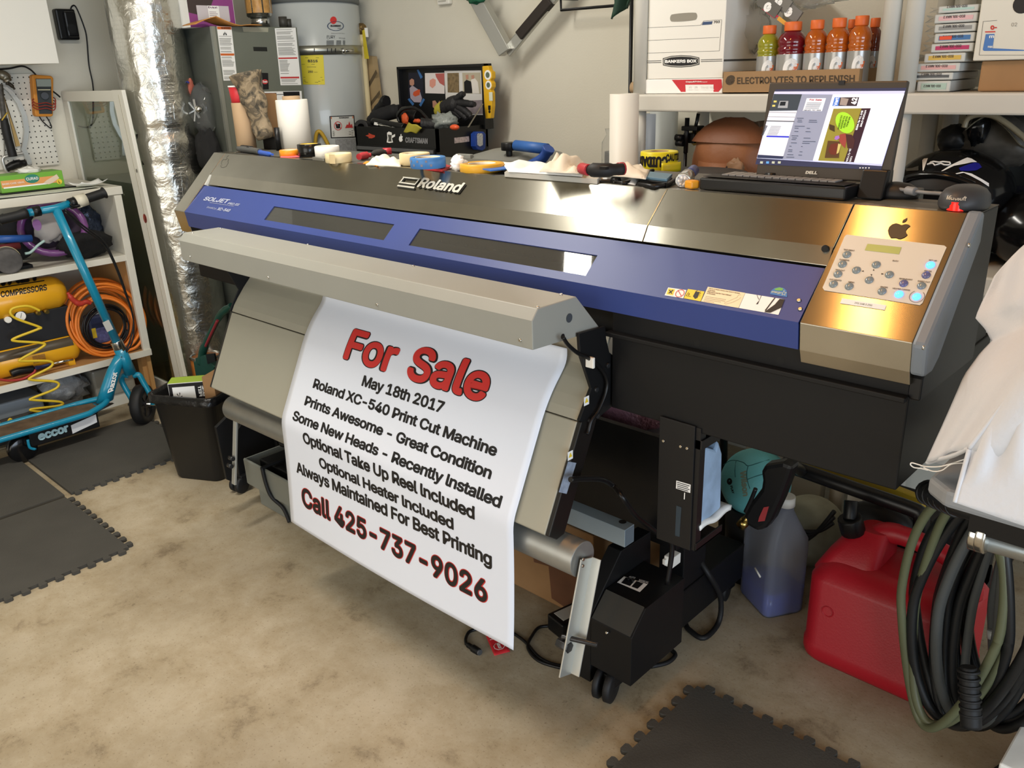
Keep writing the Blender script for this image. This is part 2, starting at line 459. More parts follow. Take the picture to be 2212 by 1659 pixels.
mm.part('button_row', slabx([(82, 193), (109, 193), (109, 195), (82, 195)], XM+0.003, XM+0.006), mat('cream_button', '#d8cfae', 0.5))
rl = MB()
for k in range(3):
    dy = k*6-6
    rl.tube([onx(*q, XM+0.012) for q in ((70, 222+dy), (80, 230+dy), (100, 228+dy), (116, 232+dy), (120, 222+dy))]+[onx(*q, XP+0.008) for q in ((112, 216+dy), (85, 217+dy))], 0.0026, closed=True)
mm.part('test_leads', rl, mat('red_lead', '#8e2f23', 0.5))
mm.part('lead_loop', MB().tube(qx([(84, 250), (92, 262), (108, 276), (111, 272), (104, 258), (100, 252)], XP+0.01), 0.0028), BLKM)
# hammer
XH = XP+0.03
hm = T('claw_hammer', 'black gripped claw hammer hung head up on the pegboard', 'hammer', onx(28, 340, XH))
hm.part('head', MB().tube(qx([(-25, 158), (-5, 160), (10, 165), (17, 176)], XH), [0.02, 0.022, 0.024, 0.02], n=10), mat('worn_steel', '#8c8476', 0.4, 0.9, var=0.2, vscale=30))
hm.part('claw', MB().tube(qx([(14, 178), (24, 184), (32, 193)], XH), [0.011, 0.009, 0.005], n=8), mat('dark_steel', '#4b453d', 0.4, 0.8))
hm.part('handle', MB().tube(qx([(0, 182), (4, 220), (10, 262)], XH), 0.013, n=10), mat('scratched_black', '#4a463f', 0.5, var=0.4, vscale=60))
hm.part('grip', MB().tube(qx([(8, 256), (15, 290), (22, 315), (28, 338)], XH), [0.018, 0.020, 0.019, 0.020], n=12), RUB, label='ribbed black rubber grip')
hm.part('grip_ring', MB().tube(qx([(4, 260), (16, 243)], XH+0.02), 0.003), mat('dull_yellow', '#c7a640', 0.5))
one('wooden_shim', 'thin tan wooden strip behind the hammer grip on the pegboard', 'stick', slabx([(10, 210), (14, 228), (44, 315), (35, 317)], XP+0.002, XP+0.012), mat('pale_wood', '#b99a63', 0.7))
# curved frame saw
XS = XP+0.016
sw = T('frame_saw', 'silver curved frame hand saw hanging on the pegboard behind the hammer', 'saw', onx(40, 350, XS))
arc = [(8, 187), (22, 198), (40, 222), (52, 250), (57, 280), (54, 305), (50, 322), (58, 338), (64, 355)]
sw.part('frame', MB().loft([[q+Vector((dx, dy, dz)) for dx, dy, dz in ((-.008, -.011, 0), (.008, -.011, 0), (.008, .011, 0), (-.008, .011, 0))] for q in qx(arc, XS)], smooth=False), mat('brushed_aluminium', '#c9c9c7', 0.35, 0.8))
sw.part('blade', MB().bar(onx(6, 186, XS), onx(10, 335, XS), 0.002, 0.012, up=(1, 0, 0)), mat('blade_steel', '#8e8b84', 0.3, 1))
sw.part('knuckle_guard', MB().tube(qx([(52, 330), (20, 336), (6, 342), (10, 360), (16, 372), (30, 376)], XS), 0.007), mat('brushed_aluminium'))
sw.part('grip', MB().tube(qx([(14, 364), (35, 355), (55, 352)], XS), [0.017, 0.02, 0.016], n=12), BLKM)
one('black_cable', 'black cable looping along the top of the pegboard', 'cable', MB().tube(qx([(-10, 150), (20, 148), (46, 143), (62, 148), (76, 160), (90, 180), (118, 200), (130, 210)], XP+0.008), 0.004), BLKM)

# ------------------------------------------------------------------ left shelf unit with worktop
XF = -4.15
SHW = mat('shelf_white', '#d6d2c5', 0.5, var=0.03)
WOOD = mat('raw_plywood', '#b98d58', 0.7, var=0.12, vscale=5)
yR = 1.69
su = T('shelf_cabinet', 'white open shelf unit with a worktop along the left wall', 'shelf unit', (-4.45, 1.2, 0))
zt = 1.088
def zx(px, py): return onx(px, py, XF).z
su.part('worktop', MB().box((XW+0.004, 0.5, zt-0.038), (XF, yR+0.01, zt)), SHW, 0.003)
su.part('side_panel', MB().box((XW+0.004, yR-0.02, 0.03), (XF-0.02, yR, zt-0.04)), WOOD, label='bare wood side panel')
su.part('back_panel', MB().box((XW+0.004, 0.5, 0.03), (XW+0.012, yR-0.02, zt-0.04)), SHW)
SH1 = zx(160, 569.5); su.part('upper_shelf', MB().box((XW+0.012, 0.5, zx(160, 583.5)), (XF, yR-0.02, SH1)), SHW, 0.002)
SH2 = zx(322, 754); su.part('lower_shelf', MB().box((XW+0.012, 0.5, SH2-0.025), (XF, yR-0.02, SH2)), WOOD, 0.001)
su.part('side_lining', MB().box((XW+0.012, yR-0.026, SH1), (XF-0.02, yR-0.0205, zt-0.04)), SHW, label='white painted upper part of the side')
su.part('shelf_edge', MB().box((XF, 0.5, SH2-0.03), (XF+0.01, yR, SH2+0.002)), SHW, 0.001, label='white painted front edge of the lower shelf')
su.part('stile', MB().box((XF-0.02, yR-0.035, SH2-0.028), (XF+0.002, yR, zt-0.04)), SHW, 0.002)
su.part('leg', MB().box((XF-0.09, yR-0.04, 0), (XF-0.04, yR, SH2-0.025)), WOOD)
su.part('plinth', MB().box((XW+0.012, 0.5, 0), (XF-0.10, yR-0.04, 0.06)), SHW)
# things on the worktop
XG = -4.28
gb = T('glove_box', 'green and orange box of disposable gloves on the worktop', 'box', onx(70, 405, XG))
g0, g1 = onx(2, 405, XG), onx(140, 398, XG)
gz0, gz1 = zt+0.012, onx(70, 374, XG).z
gb.part('carton', MB().box((XG-0.12, g0.y, gz0), (XG, g1.y, gz1)), mat('carton_green', '#6fa83a', 0.5), 0.002)
H_ = gz1-gz0; W_ = g1.y-g0.y
def onf(X, y0, z0, w, h): return lambda u, v: Vector((X, y0+u*w, z0+v*h))
def recx(X, y0, z0, w, h): return MB().quad((X, y0, z0), (X, y0+w, z0), (X, y0+w, z0+h), (X, y0, z0+h))
gb.part('orange_band', recx(XG+0.0006, g0.y+0.004, gz0+H_*0.30, W_*0.88, H_*0.42), mat('carton_orange', '#dc9a5a', 0.5))
gb.part('white_band', recx(XG+0.0009, g0.y+0.01, gz0+H_*0.26, W_*0.72, H_*0.08), PAPER)
gb.part('brand_badge', MB().disc((XG+0.0012, g0.y+W_*0.5, gz0+H_*0.68), (1, 0, 0), W_*0.115, ry=H_*0.26, up=(0, 0, 1)), mat('badge_teal', '#2f7f6d', 0.5))
gb.part('lettering', MB().text('CURAD', onf(XG+0.002, g0.y+W_*0.405, gz0+H_*0.6, W_*0.19, H_*0.17), 0.02).text('BASIC CARE VINYL', onf(XG+0.002, g0.y+W_*0.03, gz0+H_*0.48, W_*0.34, H_*0.10), 0.01), PAPER)
gb.part('size_dot', MB().disc((XG+0.0012, g0.y+W_*0.92, gz0+H_*0.34), (1, 0, 0), 0.012), mat('dot_yellow', '#e6c53a', 0.5))
gb.part('size_letter', MB().text('L', onf(XG+0.002, g0.y+W_*0.905, gz0+H_*0.24, 0.008, 0.012), 0.02), INK)
gb.part('glove_picture', MB().add([(XG+0.0015, g0.y+W_*x, gz0+H_*z) for x, z in ((.66, .35), (.74, .24), (.80, .3), (.93, .55), (.9, .8), (.82, .66), (.72, .5))], [tuple(range(7))]), mat('skin_pale', '#d9c4ac', 0.6))
gb.part('glove_tuft', blob((XG-0.06, g0.y+W_*0.55, gz1+0.006), (0.03, 0.05, 0.016), 3, 0.5), mat('glove_vinyl', '#e2e0d8', 0.4))
one('tool_tray', 'flat black tray under the green glove box', 'tray', MB().box((XG-0.14, g0.y-0.01, zt+0.001), (XG+0.012, g1.y+0.045, zt+0.011)), BLKM, 0.002)
def loose(poly, z, th=0.0016, curl=0.0, seed=1):
    """loose sheet with four plan corners"""
    a, b, c, d = [Vector((*q[:2], 0)) for q in poly]
    r = random.Random(seed); ph = r.random()*6
    def fn(u, v):
        p = (a*(1-u)+b*u)*(1-v)+(d*(1-u)+c*u)*v
        p.z = z+th+curl*(abs(u-.5)**2+abs(v-.5)**2)+0.0012*(1+math.sin(u*7+ph)*math.sin(v*5+ph)); return p
    return MB().sheet(fn, 10, 8, th)
one('paper_sheet', 'large printed paper sheet lying along the worktop edge', 'paper', loose([(-4.155, 1.13), (-4.155, 1.60), (-4.26, 1.60), (-4.26, 1.13)], zt+0.0005, curl=0.01), mat('printed_paper', '#cfd3c6', 0.7, var=0.12, vscale=22))
one('receipt', 'crumpled white receipt on the worktop beside the glove box', 'paper', loose([(-4.17, 1.53), (-4.20, 1.66), (-4.28, 1.65), (-4.25, 1.50)], zt+0.006, curl=0.05, seed=4), PAPER)
# storm window frame
fw = T('storm_window', 'white framed storm window panel standing against the end of the shelf unit', 'window panel', (-4.2, 1.735, 0))
YG = 1.735
def slaby(poly, y0, y1):
    return MB().prism([(onx_.x, onx_.z) for onx_ in [ony(*q, y0) for q in poly]], 1, y0, y1)
FR = mat('frame_white', '#dedbd0', 0.45)
xl = XW+0.012
tr = ony(268, 194, YG); bt = ony(402, 826, YG)
fw.part('right_stile', MB().prism([(tr.x-0.11, tr.z), (tr.x, tr.z), (bt.x+0.03, 0), (bt.x-0.08, 0)], 1, YG-0.012, YG+0.006), FR, 0.002)
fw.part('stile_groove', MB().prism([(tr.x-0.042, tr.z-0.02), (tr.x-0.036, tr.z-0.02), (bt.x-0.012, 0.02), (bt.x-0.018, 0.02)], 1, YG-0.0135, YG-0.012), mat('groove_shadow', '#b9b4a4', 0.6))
fw.part('top_rail', MB().box((xl, YG-0.008, tr.z-0.05), (tr.x-0.09, YG+0.012, tr.z-0.002)), FR, 0.002)
fw.part('left_stile', MB().box((xl, YG-0.008, 0), (xl+0.058, YG+0.012, tr.z-0.045)), FR, 0.002)
fw.part('bottom_rail', MB().box((xl+0.055, YG-0.006, 0), (bt.x-0.06, YG+0.012, 0.09)), FR, 0.002)
GLASS = mat('green_glass', '#dce8dc', 0.02, trans=1.0, ior=1.45)
fw.part('pane', MB().prism([(xl+0.055, 0.085), (bt.x-0.075, 0.085), (tr.x-0.105, tr.z-0.045), (xl+0.055, tr.z-0.045)], 1, YG+0.001, YG+0.004), GLASS)
fw.part('sticker', MB().disc(ony(313, 472, YG-0.0135), (0, -1, 0), 0.018, ry=0.022), mat('sticker_red', '#9c3a2a', 0.4, var=0.5, vscale=60), label='small red and green sticker')
fw.part('hole_plug', MB().disc(ony(295, 369, YG-0.0135), (0, -1, 0), 0.010, 6), mat('plug_grey', '#7d7a70', 0.5))
# bar clamp behind the window frame
YB = 1.80
bc = T('bar_clamp', 'grey pipe clamp with blue jaws standing behind the white window panel', 'clamp', (-3.9, YB, 0))
t0, t1 = ony(289, 262, YB), ony(397, 822, YB)
bc.part('bar', MB().cyl(t0, (t1.x+0.02, YB, 0.0), 0.011), mat('galvanized_pipe', '#8d8f8c', 0.4, 0.8))
BLU = mat('blue_paint', '#1f3f8f', 0.4)
for q0, q1 in (((291, 268), (291, 285)), ((311, 358), (312, 405)), ((349, 570), (357, 628))):
    a = ony(*q0, YB); b = ony(*q1, YB); bc.part('jaw', MB().bar(a, b, 0.032, 0.045, up=(0, 1, 0)), BLU, 0.004)
bc.part('screw_rod', MB().cyl(ony(296, 290, YB-0.02), ony(311, 356, YB-0.02), 0.006), BLKM)
# ------------------------------------------------------------------ the wide format printer
def steel_mat():
    m = mat('brushed_steel', '#b0aca0', 0.24, 1.0, aniso=0.9)
    nt, b = nodes_of(m); N = nt.nodes; L = nt.links
    tc = N.new('ShaderNodeTexCoord'); mp = N.new('ShaderNodeMapping'); mp.inputs['Scale'].default_value = (2.0, 160, 160)
    L.new(tc.outputs['Object'], mp.inputs[0])
    n = N.new('ShaderNodeTexNoise'); n.inputs['Scale'].default_value = 25; n.inputs['Detail'].default_value = 6; L.new(mp.outputs[0], n.inputs['Vector'])
    r = N.new('ShaderNodeMapRange'); r.inputs['To Min'].default_value = 0.21; r.inputs['To Max'].default_value = 0.26; L.new(n.outputs['Fac'], r.inputs['Value']); L.new(r.outputs[0], b.inputs['Roughness'])
    n2 = N.new('ShaderNodeTexNoise'); n2.inputs['Scale'].default_value = 5; n2.inputs['Detail'].default_value = 5; L.new(tc.outputs['Object'], n2.inputs['Vector'])
    cr = N.new('ShaderNodeValToRGB'); e = cr.color_ramp.elements; e[0].position = 0.35; e[0].color = (*hexc('#a8a498'), 1); e[1].position = 0.65; e[1].color = (*hexc('#b6b2a6'), 1)
    L.new(n2.outputs['Fac'], cr.inputs[0]); L.new(cr.outputs[0], b.inputs['Base Color'])
    return m
STEEL = steel_mat()
BLUEP = mat('blue_enamel', '#344482', 0.42, var=0.03, vscale=6)
GREYP = mat('warm_grey_panel', '#a3a092', 0.45, var=0.03, vscale=5)
HEATG = mat('heater_grey', '#93938b', 0.42, var=0.02)
BEIGE = mat('beige_steel', '#9c998a', 0.45, var=0.03, vscale=4)
GALV = mat('galvanized', '#a9adad', 0.38, 0.75, var=0.10, vscale=40)
XL, XR, XD, XLD, XSEAM = -3.076, -0.442, -0.645, -2.994, -1.063
P0, P1, P2, P3, P4 = (1.44, 1.047), (1.432, 1.101), (1.525, 1.184), (1.552, 1.22), (1.624, 1.29)
def onpl(px, py, a, b, lift=0.0):
    """point of the sloping plane through profile points a, b seen at a pixel"""
    n = Vector((0, -(b[1]-a[1]), b[0]-a[0])).normalized(); o = Vector((0, a[0], a[1])); d = ray(px, py)
    return CAM+d*((o-CAM).dot(n)/d.dot(n))+n*lift
def sl_dir(a, b): return Vector((0, b[0]-a[0], b[1]-a[1])).normalized()
def ptext(mb, s, ll, lr, ul, a, b, lift, off=0.0, shear=0.0):
    O = onpl(*ll, a, b, lift); U = onpl(*lr, a, b, lift)-O; d = sl_dir(a, b); V = d*((onpl(*ul, a, b, lift)-O).dot(d))
    return mb.text(s, frame(O, U, V), off, shear)
def pquad(mb, pts, a, b, lift): return mb.add([onpl(*q, a, b, lift) for q in pts], [tuple(range(len(pts)))])

pr = T('wide_format_printer', 'long blue and steel wide format printer on black legs, offered for sale', 'printer', (-1.75, 1.65, 0))
lidp = [P4, P3, (1.533, 1.187), (1.60, 1.16), (1.66, 1.288)]
pr.part('top_cover', MB().prism(lidp, 0, XLD+0.001, XSEAM-0.001), STEEL, 0.0012, label='brushed steel top cover')
pr.part('side_cover', MB().prism(lidp, 0, XSEAM+0.0005, XD-0.001), STEEL, 0.0012)
pr.part('left_cover', MB().prism([(P0[0]+.004, P0[1]), P1, P4, (1.70, 1.288), (1.70, 1.02), (1.45, 1.02)], 0, XL, XLD-0.001), STEEL, 0.0015)
pr.part('recess_end', MB().prism([(1.551, 1.2205), (1.523, 1.187), (1.565, 1.16), (1.58, 1.19)], 0, XLD, XLD+0.012), mat('light_grey_plastic', '#b5b5b0', 0.4))
# blue front cover with two windows
d12 = sl_dir(P1, P2); n12 = Vector((0, -d12.z, d12.y)); L12 = math.dist(P1, P2)
def bp(x, k, out=0.0): return Vector((x, P1[0], P1[1]))+d12*(k*L12)+n12*out
wins = [(-2.483, -1.868, 0.19, 0.645), (-1.760, -1.154, 0.17, 0.632)]
fc = MB()
def slab(x0, x1, k0, k1):
    for_ = [bp(x0, k0), bp(x1, k0), bp(x1, k1), bp(x0, k1)]; bk = [p-n12*0.007 for p in for_]
    fc.add(for_+bk, [(0,1,2,3),(7,6,5,4),(0,4,5,1),(1,5,6,2),(2,6,7,3),(3,7,4,0)])
x_ = XLD
slab(XLD, XD-0.002, 0, 0.17); slab(XLD, XD-0.002, 0.645, 1.0)
for a in (-2.483, ): pass
slab(XLD, -2.483, 0.17, 0.645); slab(-1.868, -1.760, 0.17, 0.645); slab(-1.154, XD-0.002, 0.17, 0.645)
slab(-2.483, -1.868, 0.17, 0.19); slab(-1.760, -1.154, 0.632, 0.645)
fc.prism([P0, P1, (P1[0]+0.007, P1[1]-0.002), (P0[0]+0.007, P0[1])], 0, XLD, XD-0.002)
cov = pr.part('front_cover', fc, BLUEP)
SMOKE = mat('smoked_acrylic', '#8a8a84', 0.03, trans=0.85, ior=1.45)
for (x0, x1, k0, k1) in wins:
    mb = MB(); f = [bp(x0, k0, -0.003), bp(x1, k0, -0.003), bp(x1, k1, -0.003), bp(x0, k1, -0.003)]; g = [p-n12*0.003 for p in f]
    mb.add(f+g, [(0,1,2,3),(7,6,5,4),(0,4,5,1),(1,5,6,2),(2,6,7,3),(3,7,4,0)])
    pr.part('window_pane', mb, SMOKE, under=cov)
lg = MB()
ptext(lg, 'SOLJET', (438.5, 433), (492, 440), (441, 424), P1, P2, 0.0008, 0.03, 0.2)
ptext(lg, 'PRO III', (491, 441.5), (516, 445), (493, 437), P1, P2, 0.0008, 0.02, 0.2)
ptext(lg, 'PROCESSED BY ROLAND ECO SOLVENT', (453, 438.5), (505, 446.5), (454, 437), P1, P2, 0.0008, 0.005)
ptext(lg, 'Print&Cut', (446, 449.5), (466, 453), (447, 445.5), P1, P2, 0.0008, 0.0, 0.2)
ptext(lg, 'XC-540', (468, 454), (495, 458.5), (470, 447.5), P1, P2, 0.0008, 0.03, 0.2)
pr.part('model_lettering', lg, mat('silver_ink', '#aeb4c8', 0.4), under=cov)
# stickers on the cover (pixels of the photograph on the cover's own plane)
def cs(u, v): return (1420+u*0.16275, 600+v*0.16275)
st = pr.part('hazard_sticker', pquad(MB(), [cs(145, 131), cs(388, 166), cs(345, 275), cs(97, 235)], P1, P2, 0.0007), PAPER, under=cov)
YEL = mat('warning_yellow', '#e8c832', 0.5)
pr.part('hazard_square', pquad(MB(), [cs(150, 144), cs(236, 157), cs(208, 236), cs(122, 222)], P1, P2, 0.0011), YEL, under=cov)
x1 = MB(); pquad(x1, [cs(155, 168), cs(170, 165), cs(202, 212), cs(188, 218)], P1, P2, 0.0015); pquad(x1, [cs(205, 165), cs(218, 172), cs(160, 215), cs(146, 208)], P1, P2, 0.0015)
pr.part('hazard_cross', x1, INK, under=cov)
ringm = MB(); c_ = onpl(*cs(301, 212), P1, P2, 0.0014)
for k in range(24):
    a0, a1 = 2*math.pi*k/24, 2*math.pi*(k+1)/24
    ux = Vector((1, 0, 0))
    ringm.add([c_+(ux*math.cos(t)+d12*math.sin(t))*r for t, r in ((a0, .0098), (a1, .0098), (a1, .0084), (a0, .0084))], [(0,1,2,3)])
ringm.add([c_+ux*x+d12*y for x, y in ((-.0075, .0055), (-.0065, .0065), (.0075, -.0055), (.0065, -.0065))], [(0,1,2,3)])
pr.part('no_flame_ring', ringm, RED, under=cov)
pr.part('hand_sticker', pquad(MB(), [cs(408, 152), cs(628, 186), cs(575, 317), cs(352, 275)], P1, P2, 0.0009), YEL, under=cov)
hs = MB(); pquad(hs, [cs(505, 195), cs(560, 190), cs(535, 270), cs(500, 285), cs(475, 250)], P1, P2, 0.0014)
for a, b2 in (((520, 195), (530, 170)), ((535, 215), (580, 188)), ((540, 230), (582, 208)), ((540, 245), (575, 240)), ((505, 215), (512, 180))):
    pquad(hs, [cs(a[0]-4, a[1]), cs(a[0]+4, a[1]+3), cs(b2[0]+3, b2[1]+2), cs(b2[0]-2, b2[1])], P1, P2, 0.0015)
tri = [(380, 242), (420, 194), (447, 250)]
for i in range(3):
    a, b2 = tri[i], tri[(i+1) % 3]; pquad(hs, [cs(*a), cs(*b2), cs(b2[0]+2, b2[1]+4), cs(a[0]+2, a[1]+4)], P1, P2, 0.0014)
ptext(hs, '!', cs(408, 240), cs(418, 241), cs(415, 210), P1, P2, 0.0014, 0.02)
pr.part('hand_symbol', hs, INK, under=cov)
pr.part('notice_sticker', pquad(MB(), [cs(672, 122), cs(1168, 203), cs(1078, 404), cs(580, 317)], P1, P2, 0.0007), mat('notice_cream', '#ecd9b4', 0.5), under=cov)
nl = MB()
for i, s in enumerate(('Misuse of Media Clamps may result in damage', 'of the heads.', 'Make sure to read the "User\'s Manual"', 'for the details.')):
    w = (410, 95, 315, 115)[i]; y0 = 152+i*21; x0 = 683-i*9
    ptext(nl, s, cs(x0, y0), cs(x0+w, y0+w*0.163), cs(x0+3, y0-13), P1, P2, 0.0012, 0.005)
for i in range(4):
    w = (285, 280, 230, 155)[i]; y0 = 248+i*20; x0 = 642-i*9
    for k in range(int(w/16)):
        pquad(nl, [cs(x0+k*16, y0+k*2.6), cs(x0+k*16+11, y0+k*2.6+2), cs(x0+k*16+8, y0+k*2.6+11), cs(x0+k*16-3, y0+k*2.6+9)][:3], P1, P2, 0.0012)
def pline(mb, pts, w, a, b, lift):
    for p, q in zip(pts, pts[1:]):
        d = Vector((q[0]-p[0], q[1]-p[1])).normalized(); nn = Vector((-d.y, d.x))*w/2
        pquad(mb, [(p[0]+nn.x, p[1]+nn.y), (q[0]+nn.x, q[1]+nn.y), (q[0]-nn.x, q[1]-nn.y), (p[0]-nn.x, p[1]-nn.y)], a, b, lift)
    return mb
pline(nl, [cs(*q) for q in ((1110, 230), (1080, 232), (1060, 265), (985, 298), (890, 340), (905, 355), (1000, 330), (1085, 290), (1110, 262))], 0.35, P1, P2, 0.0012)
pr.part('notice_lettering', nl, mat('faded_ink', '#6b5d4a', 0.5), under=cov)
pr.part('photo_sticker', pquad(MB(), [cs(1170, 206), cs(1692, 290), cs(1608, 496), cs(1083, 404)], P1, P2, 0.0007), PAPER, under=cov)
ph = MB()
for poly in ([(1556, 268), (1570, 272), (1440, 445), (1425, 440)], [(1625, 285), (1692, 292), (1650, 400), (1500, 470), (1420, 460), (1560, 360)], [(1380, 238), (1385, 240), (1335, 355), (1310, 355), (1350, 310)], [(1320, 232), (1326, 233), (1350, 290), (1345, 295)]):
    pquad(ph, [cs(*q) for q in poly], P1, P2, 0.0012)
pr.part('photo_shape', ph, INK, under=cov)
es = MB(); pquad(es, [cs(1497, 200), cs(1520, 165), cs(1560, 138), cs(1625, 127), cs(1680, 140), cs(1715, 172), cs(1725, 210), cs(1722, 260), cs(1640, 247), cs(1500, 222)], P1, P2, 0.0008)
pr.part('energy_sticker', es, mat('energy_blue', '#3c78b8', 0.4), under=cov)
es = MB(); pquad(es, [cs(1560, 150), cs(1620, 132), cs(1670, 145), cs(1665, 175), cs(1610, 175), cs(1560, 170)], P1, P2, 0.0012)
pr.part('energy_globe', es, mat('energy_green', '#6fae5a', 0.4), under=cov)
es = MB(); ptext(es, 'energy', cs(1510, 210), cs(1640, 228), cs(1520, 180), P1, P2, 0.0016, 0.0, 0.3)
pline(es, [cs(*q) for q in ((1650, 210), (1672, 204), (1684, 172), (1694, 204), (1718, 203), (1696, 218), (1700, 240), (1678, 225), (1654, 237), (1666, 215), (1650, 210))], 0.5, P1, P2, 0.0016)
pr.part('energy_lettering', es, mat('pale_yellow', '#efe9b0', 0.5), under=cov)
for q in ((1880, 305), (1897, 420)):
    p = onpl(*cs(*q), P1, P2); pr.part('cover_screw', MB().cyl(p, p+n12*0.003, 0.0048, 0.003, n=14), SCREW, under=cov)
p = ony(1387+9, 494, 1.5535); pr.part('plug_hole', MB().disc(ony(1394, 494, 1.5548)+Vector((0, -0.004, 0)), (0, -1, 0.2), 0.003), INK)
p = ony(1787, 539, 1.556); pr.part('cover_knob', MB().cyl(p, p+Vector((0, -0.012, 0.004)), 0.007, n=14), BLKM, 0.001)
# emblem and name plate on the lid
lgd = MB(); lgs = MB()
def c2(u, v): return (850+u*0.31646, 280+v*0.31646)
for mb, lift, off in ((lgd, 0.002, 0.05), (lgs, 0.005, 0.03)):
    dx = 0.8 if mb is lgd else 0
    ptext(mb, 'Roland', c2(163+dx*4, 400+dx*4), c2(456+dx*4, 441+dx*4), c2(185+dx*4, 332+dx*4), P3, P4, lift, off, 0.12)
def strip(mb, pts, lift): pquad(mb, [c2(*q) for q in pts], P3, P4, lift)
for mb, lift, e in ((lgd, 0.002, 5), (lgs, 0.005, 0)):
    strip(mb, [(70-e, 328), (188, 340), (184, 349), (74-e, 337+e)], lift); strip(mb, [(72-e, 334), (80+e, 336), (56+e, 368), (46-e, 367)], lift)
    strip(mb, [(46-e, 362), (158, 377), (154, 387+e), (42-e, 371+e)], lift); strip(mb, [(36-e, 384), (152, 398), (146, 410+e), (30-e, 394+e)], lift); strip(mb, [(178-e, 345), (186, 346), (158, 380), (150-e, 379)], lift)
nm = pr.part('maker_emblem', lgs, mat('silver_letter', '#d9d7cc', 0.3, 0.6))
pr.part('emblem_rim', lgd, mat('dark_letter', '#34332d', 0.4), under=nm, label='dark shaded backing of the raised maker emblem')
ap = MB(); pline(ap, [(480+x, 330+y) for x, y in ((0, 27), (-2, 24), (-1, 18), (3, 14), (7, 15), (11, 12), (14, 14), (12, 18), (13, 22), (8, 30), (2, 32), (-3, 31), (-3, 27))], 0.5, P3, P4, 0.0008)
pline(ap, [(489, 341), (492, 337), (494, 336)], 0.5, P3, P4, 0.0008)
pr.part('apple_outline', ap, mat('pencil_line', '#4a473f', 0.5))
# control panel
CP1, CP4 = P1, P4; d14 = sl_dir(P1, P4); n14 = Vector((0, -d14.z, d14.y))
con = pr.part('control_console', MB().prism([P0, P1, P4, (1.66, 1.289), (1.66, 1.02), (1.45, 1.02)], 0, XD+0.001, XR-0.004), STEEL, 0.0012, label='brushed steel control console')
pr.part('end_cap', MB().prism([(P0[0]-.004, P0[1]-.004), (P1[0]-.006, P1[1]), (P4[0], P4[1]+.006), (P4[0]+.012, P4[1]+.002), (1.640, 1.24), (1.50, 1.06), (1.475, 1.043)], 0, XR-0.004, XR+0.022), mat('blue_grey_plastic', '#79828c', 0.4), 0.007)
for q in ((2094, 530), (1996, 751)):
    p = onx(*q, XR+0.022); pr.part('cap_screw', MB().cyl(p-Vector((0.002, 0, 0)), p+Vector((0.001, 0, 0)), 0.004, n=12), SCREW)
def cc(u, v): return (1780+u*0.13562, 480+v*0.13562)
CPQ = [(1829.5, 507.5), (2040, 531), (2045, 535), (1993, 655), (1987, 660), (1781, 628), (1777, 622), (1825, 511)]
pad = pr.part('key_pad', pquad(MB(), CPQ, P1, P4, 0.001), mat('keypad_beige', '#d5cdbf', 0.5), under=con)
def onc(u, v, l=0.0): return onpl(*cc(u, v), P1, P4, l)
pr.part('display', pquad(MB(), [cc(697, 352), cc(1238, 408), cc(1195, 518), cc(650, 455)], P1, P4, 0.0016), mat('lcd_green', '#8f9c5c', 0.3, emit='#8fa45a', estr=0.15), under=con)
BTN = mat('button_grey', '#7f898c', 0.15, coat=0.5); BTP = mat('button_violet', '#66668f', 0.15, coat=0.5)
LIT = mat('button_lit', '#4a7aff', 0.2, emit='#3f7dff', estr=4.0)
for u, v, m_, r in [(365,522,BTN,0),(295,676,BTN,0),(222,833,BTN,0),(150,992,BTN,0),(402,1030,BTN,0),(518,770,BTN,0),(832,684,BTN,0),(722,928,BTN,0),(1042,842,BTN,0),(925,1108,BTN,0),(1270,982,BTP,0),(1555,1020,BTN,0),(1627,850,BTP,0),(1697,690,LIT,0),(1197,1155,LIT,0),(1477,1195,LIT,0)]:
    p = onc(u, v, 0.0); r = 9.2*mpp(p)
    pr.part('button', MB().lathe([(r, 0), (r, 0.0022), (r*0.8, 0.0038), (r*0.45, 0.0048), (0, 0.005)], p, n14, 18), m_, under=con, label='lit blue button' if m_ is LIT else None)
kl = MB()
for s, u0, v0, w in (('TEST PRINT', 308, 445, 175), ('CLEANING', 245, 602, 155), ('TEST CUT', 178, 765, 150), ('CUT CONFIG', 85, 918, 190), ('MENU', 388, 960, 92), ('BUSY', 1092, 622, 92), ('ENTER', 900, 1038, 112), ('BASE POINT', 1200, 905, 205), ('HEATER CONFIG', 1092, 1062, 275), ('SHEET CUT', 1490, 945, 195), ('PAUSE', 1600, 782, 112), ('SET UP', 1668, 612, 125)):
    ptext(kl, s, cc(u0, v0+8), cc(u0+w, v0+8+w*0.12), cc(u0+5, v0-13), P1, P4, 0.0016, 0.004)
for t in ([(635, 775), (632, 798), (597, 786)], [(780, 778), (803, 780), (795, 750)], [(745, 836), (772, 838), (755, 865)], [(918, 818), (915, 842), (956, 830)]):
    pr.part('arrow_mark', pquad(MB(), [cc(*q) for q in t], P1, P4, 0.0016), INK, under=con)
c_ = onc(1482, 1190, 0.0016); R_ = 15.5*mpp(c_)
for k in range(4, 33):
    a0, a1 = math.pi/2+2*math.pi*k/36-0.09, math.pi/2+2*math.pi*(k+1)/36-0.09
    kl.add([c_+(Vector((1, 0, 0))*math.cos(t)+d14*math.sin(t))*r for t, r in ((a0, R_), (a1, R_), (a1, R_*.94), (a0, R_*.94))], [(0,1,2,3)])
pr.part('key_lettering', kl, mat('key_ink', '#5a4c44', 0.5), under=con)
pr.part('address_label', pquad(MB(), [cc(290, 1215), cc(995, 1328), cc(968, 1405), cc(258, 1295)], P1, P4, 0.001), PAPER, under=con)
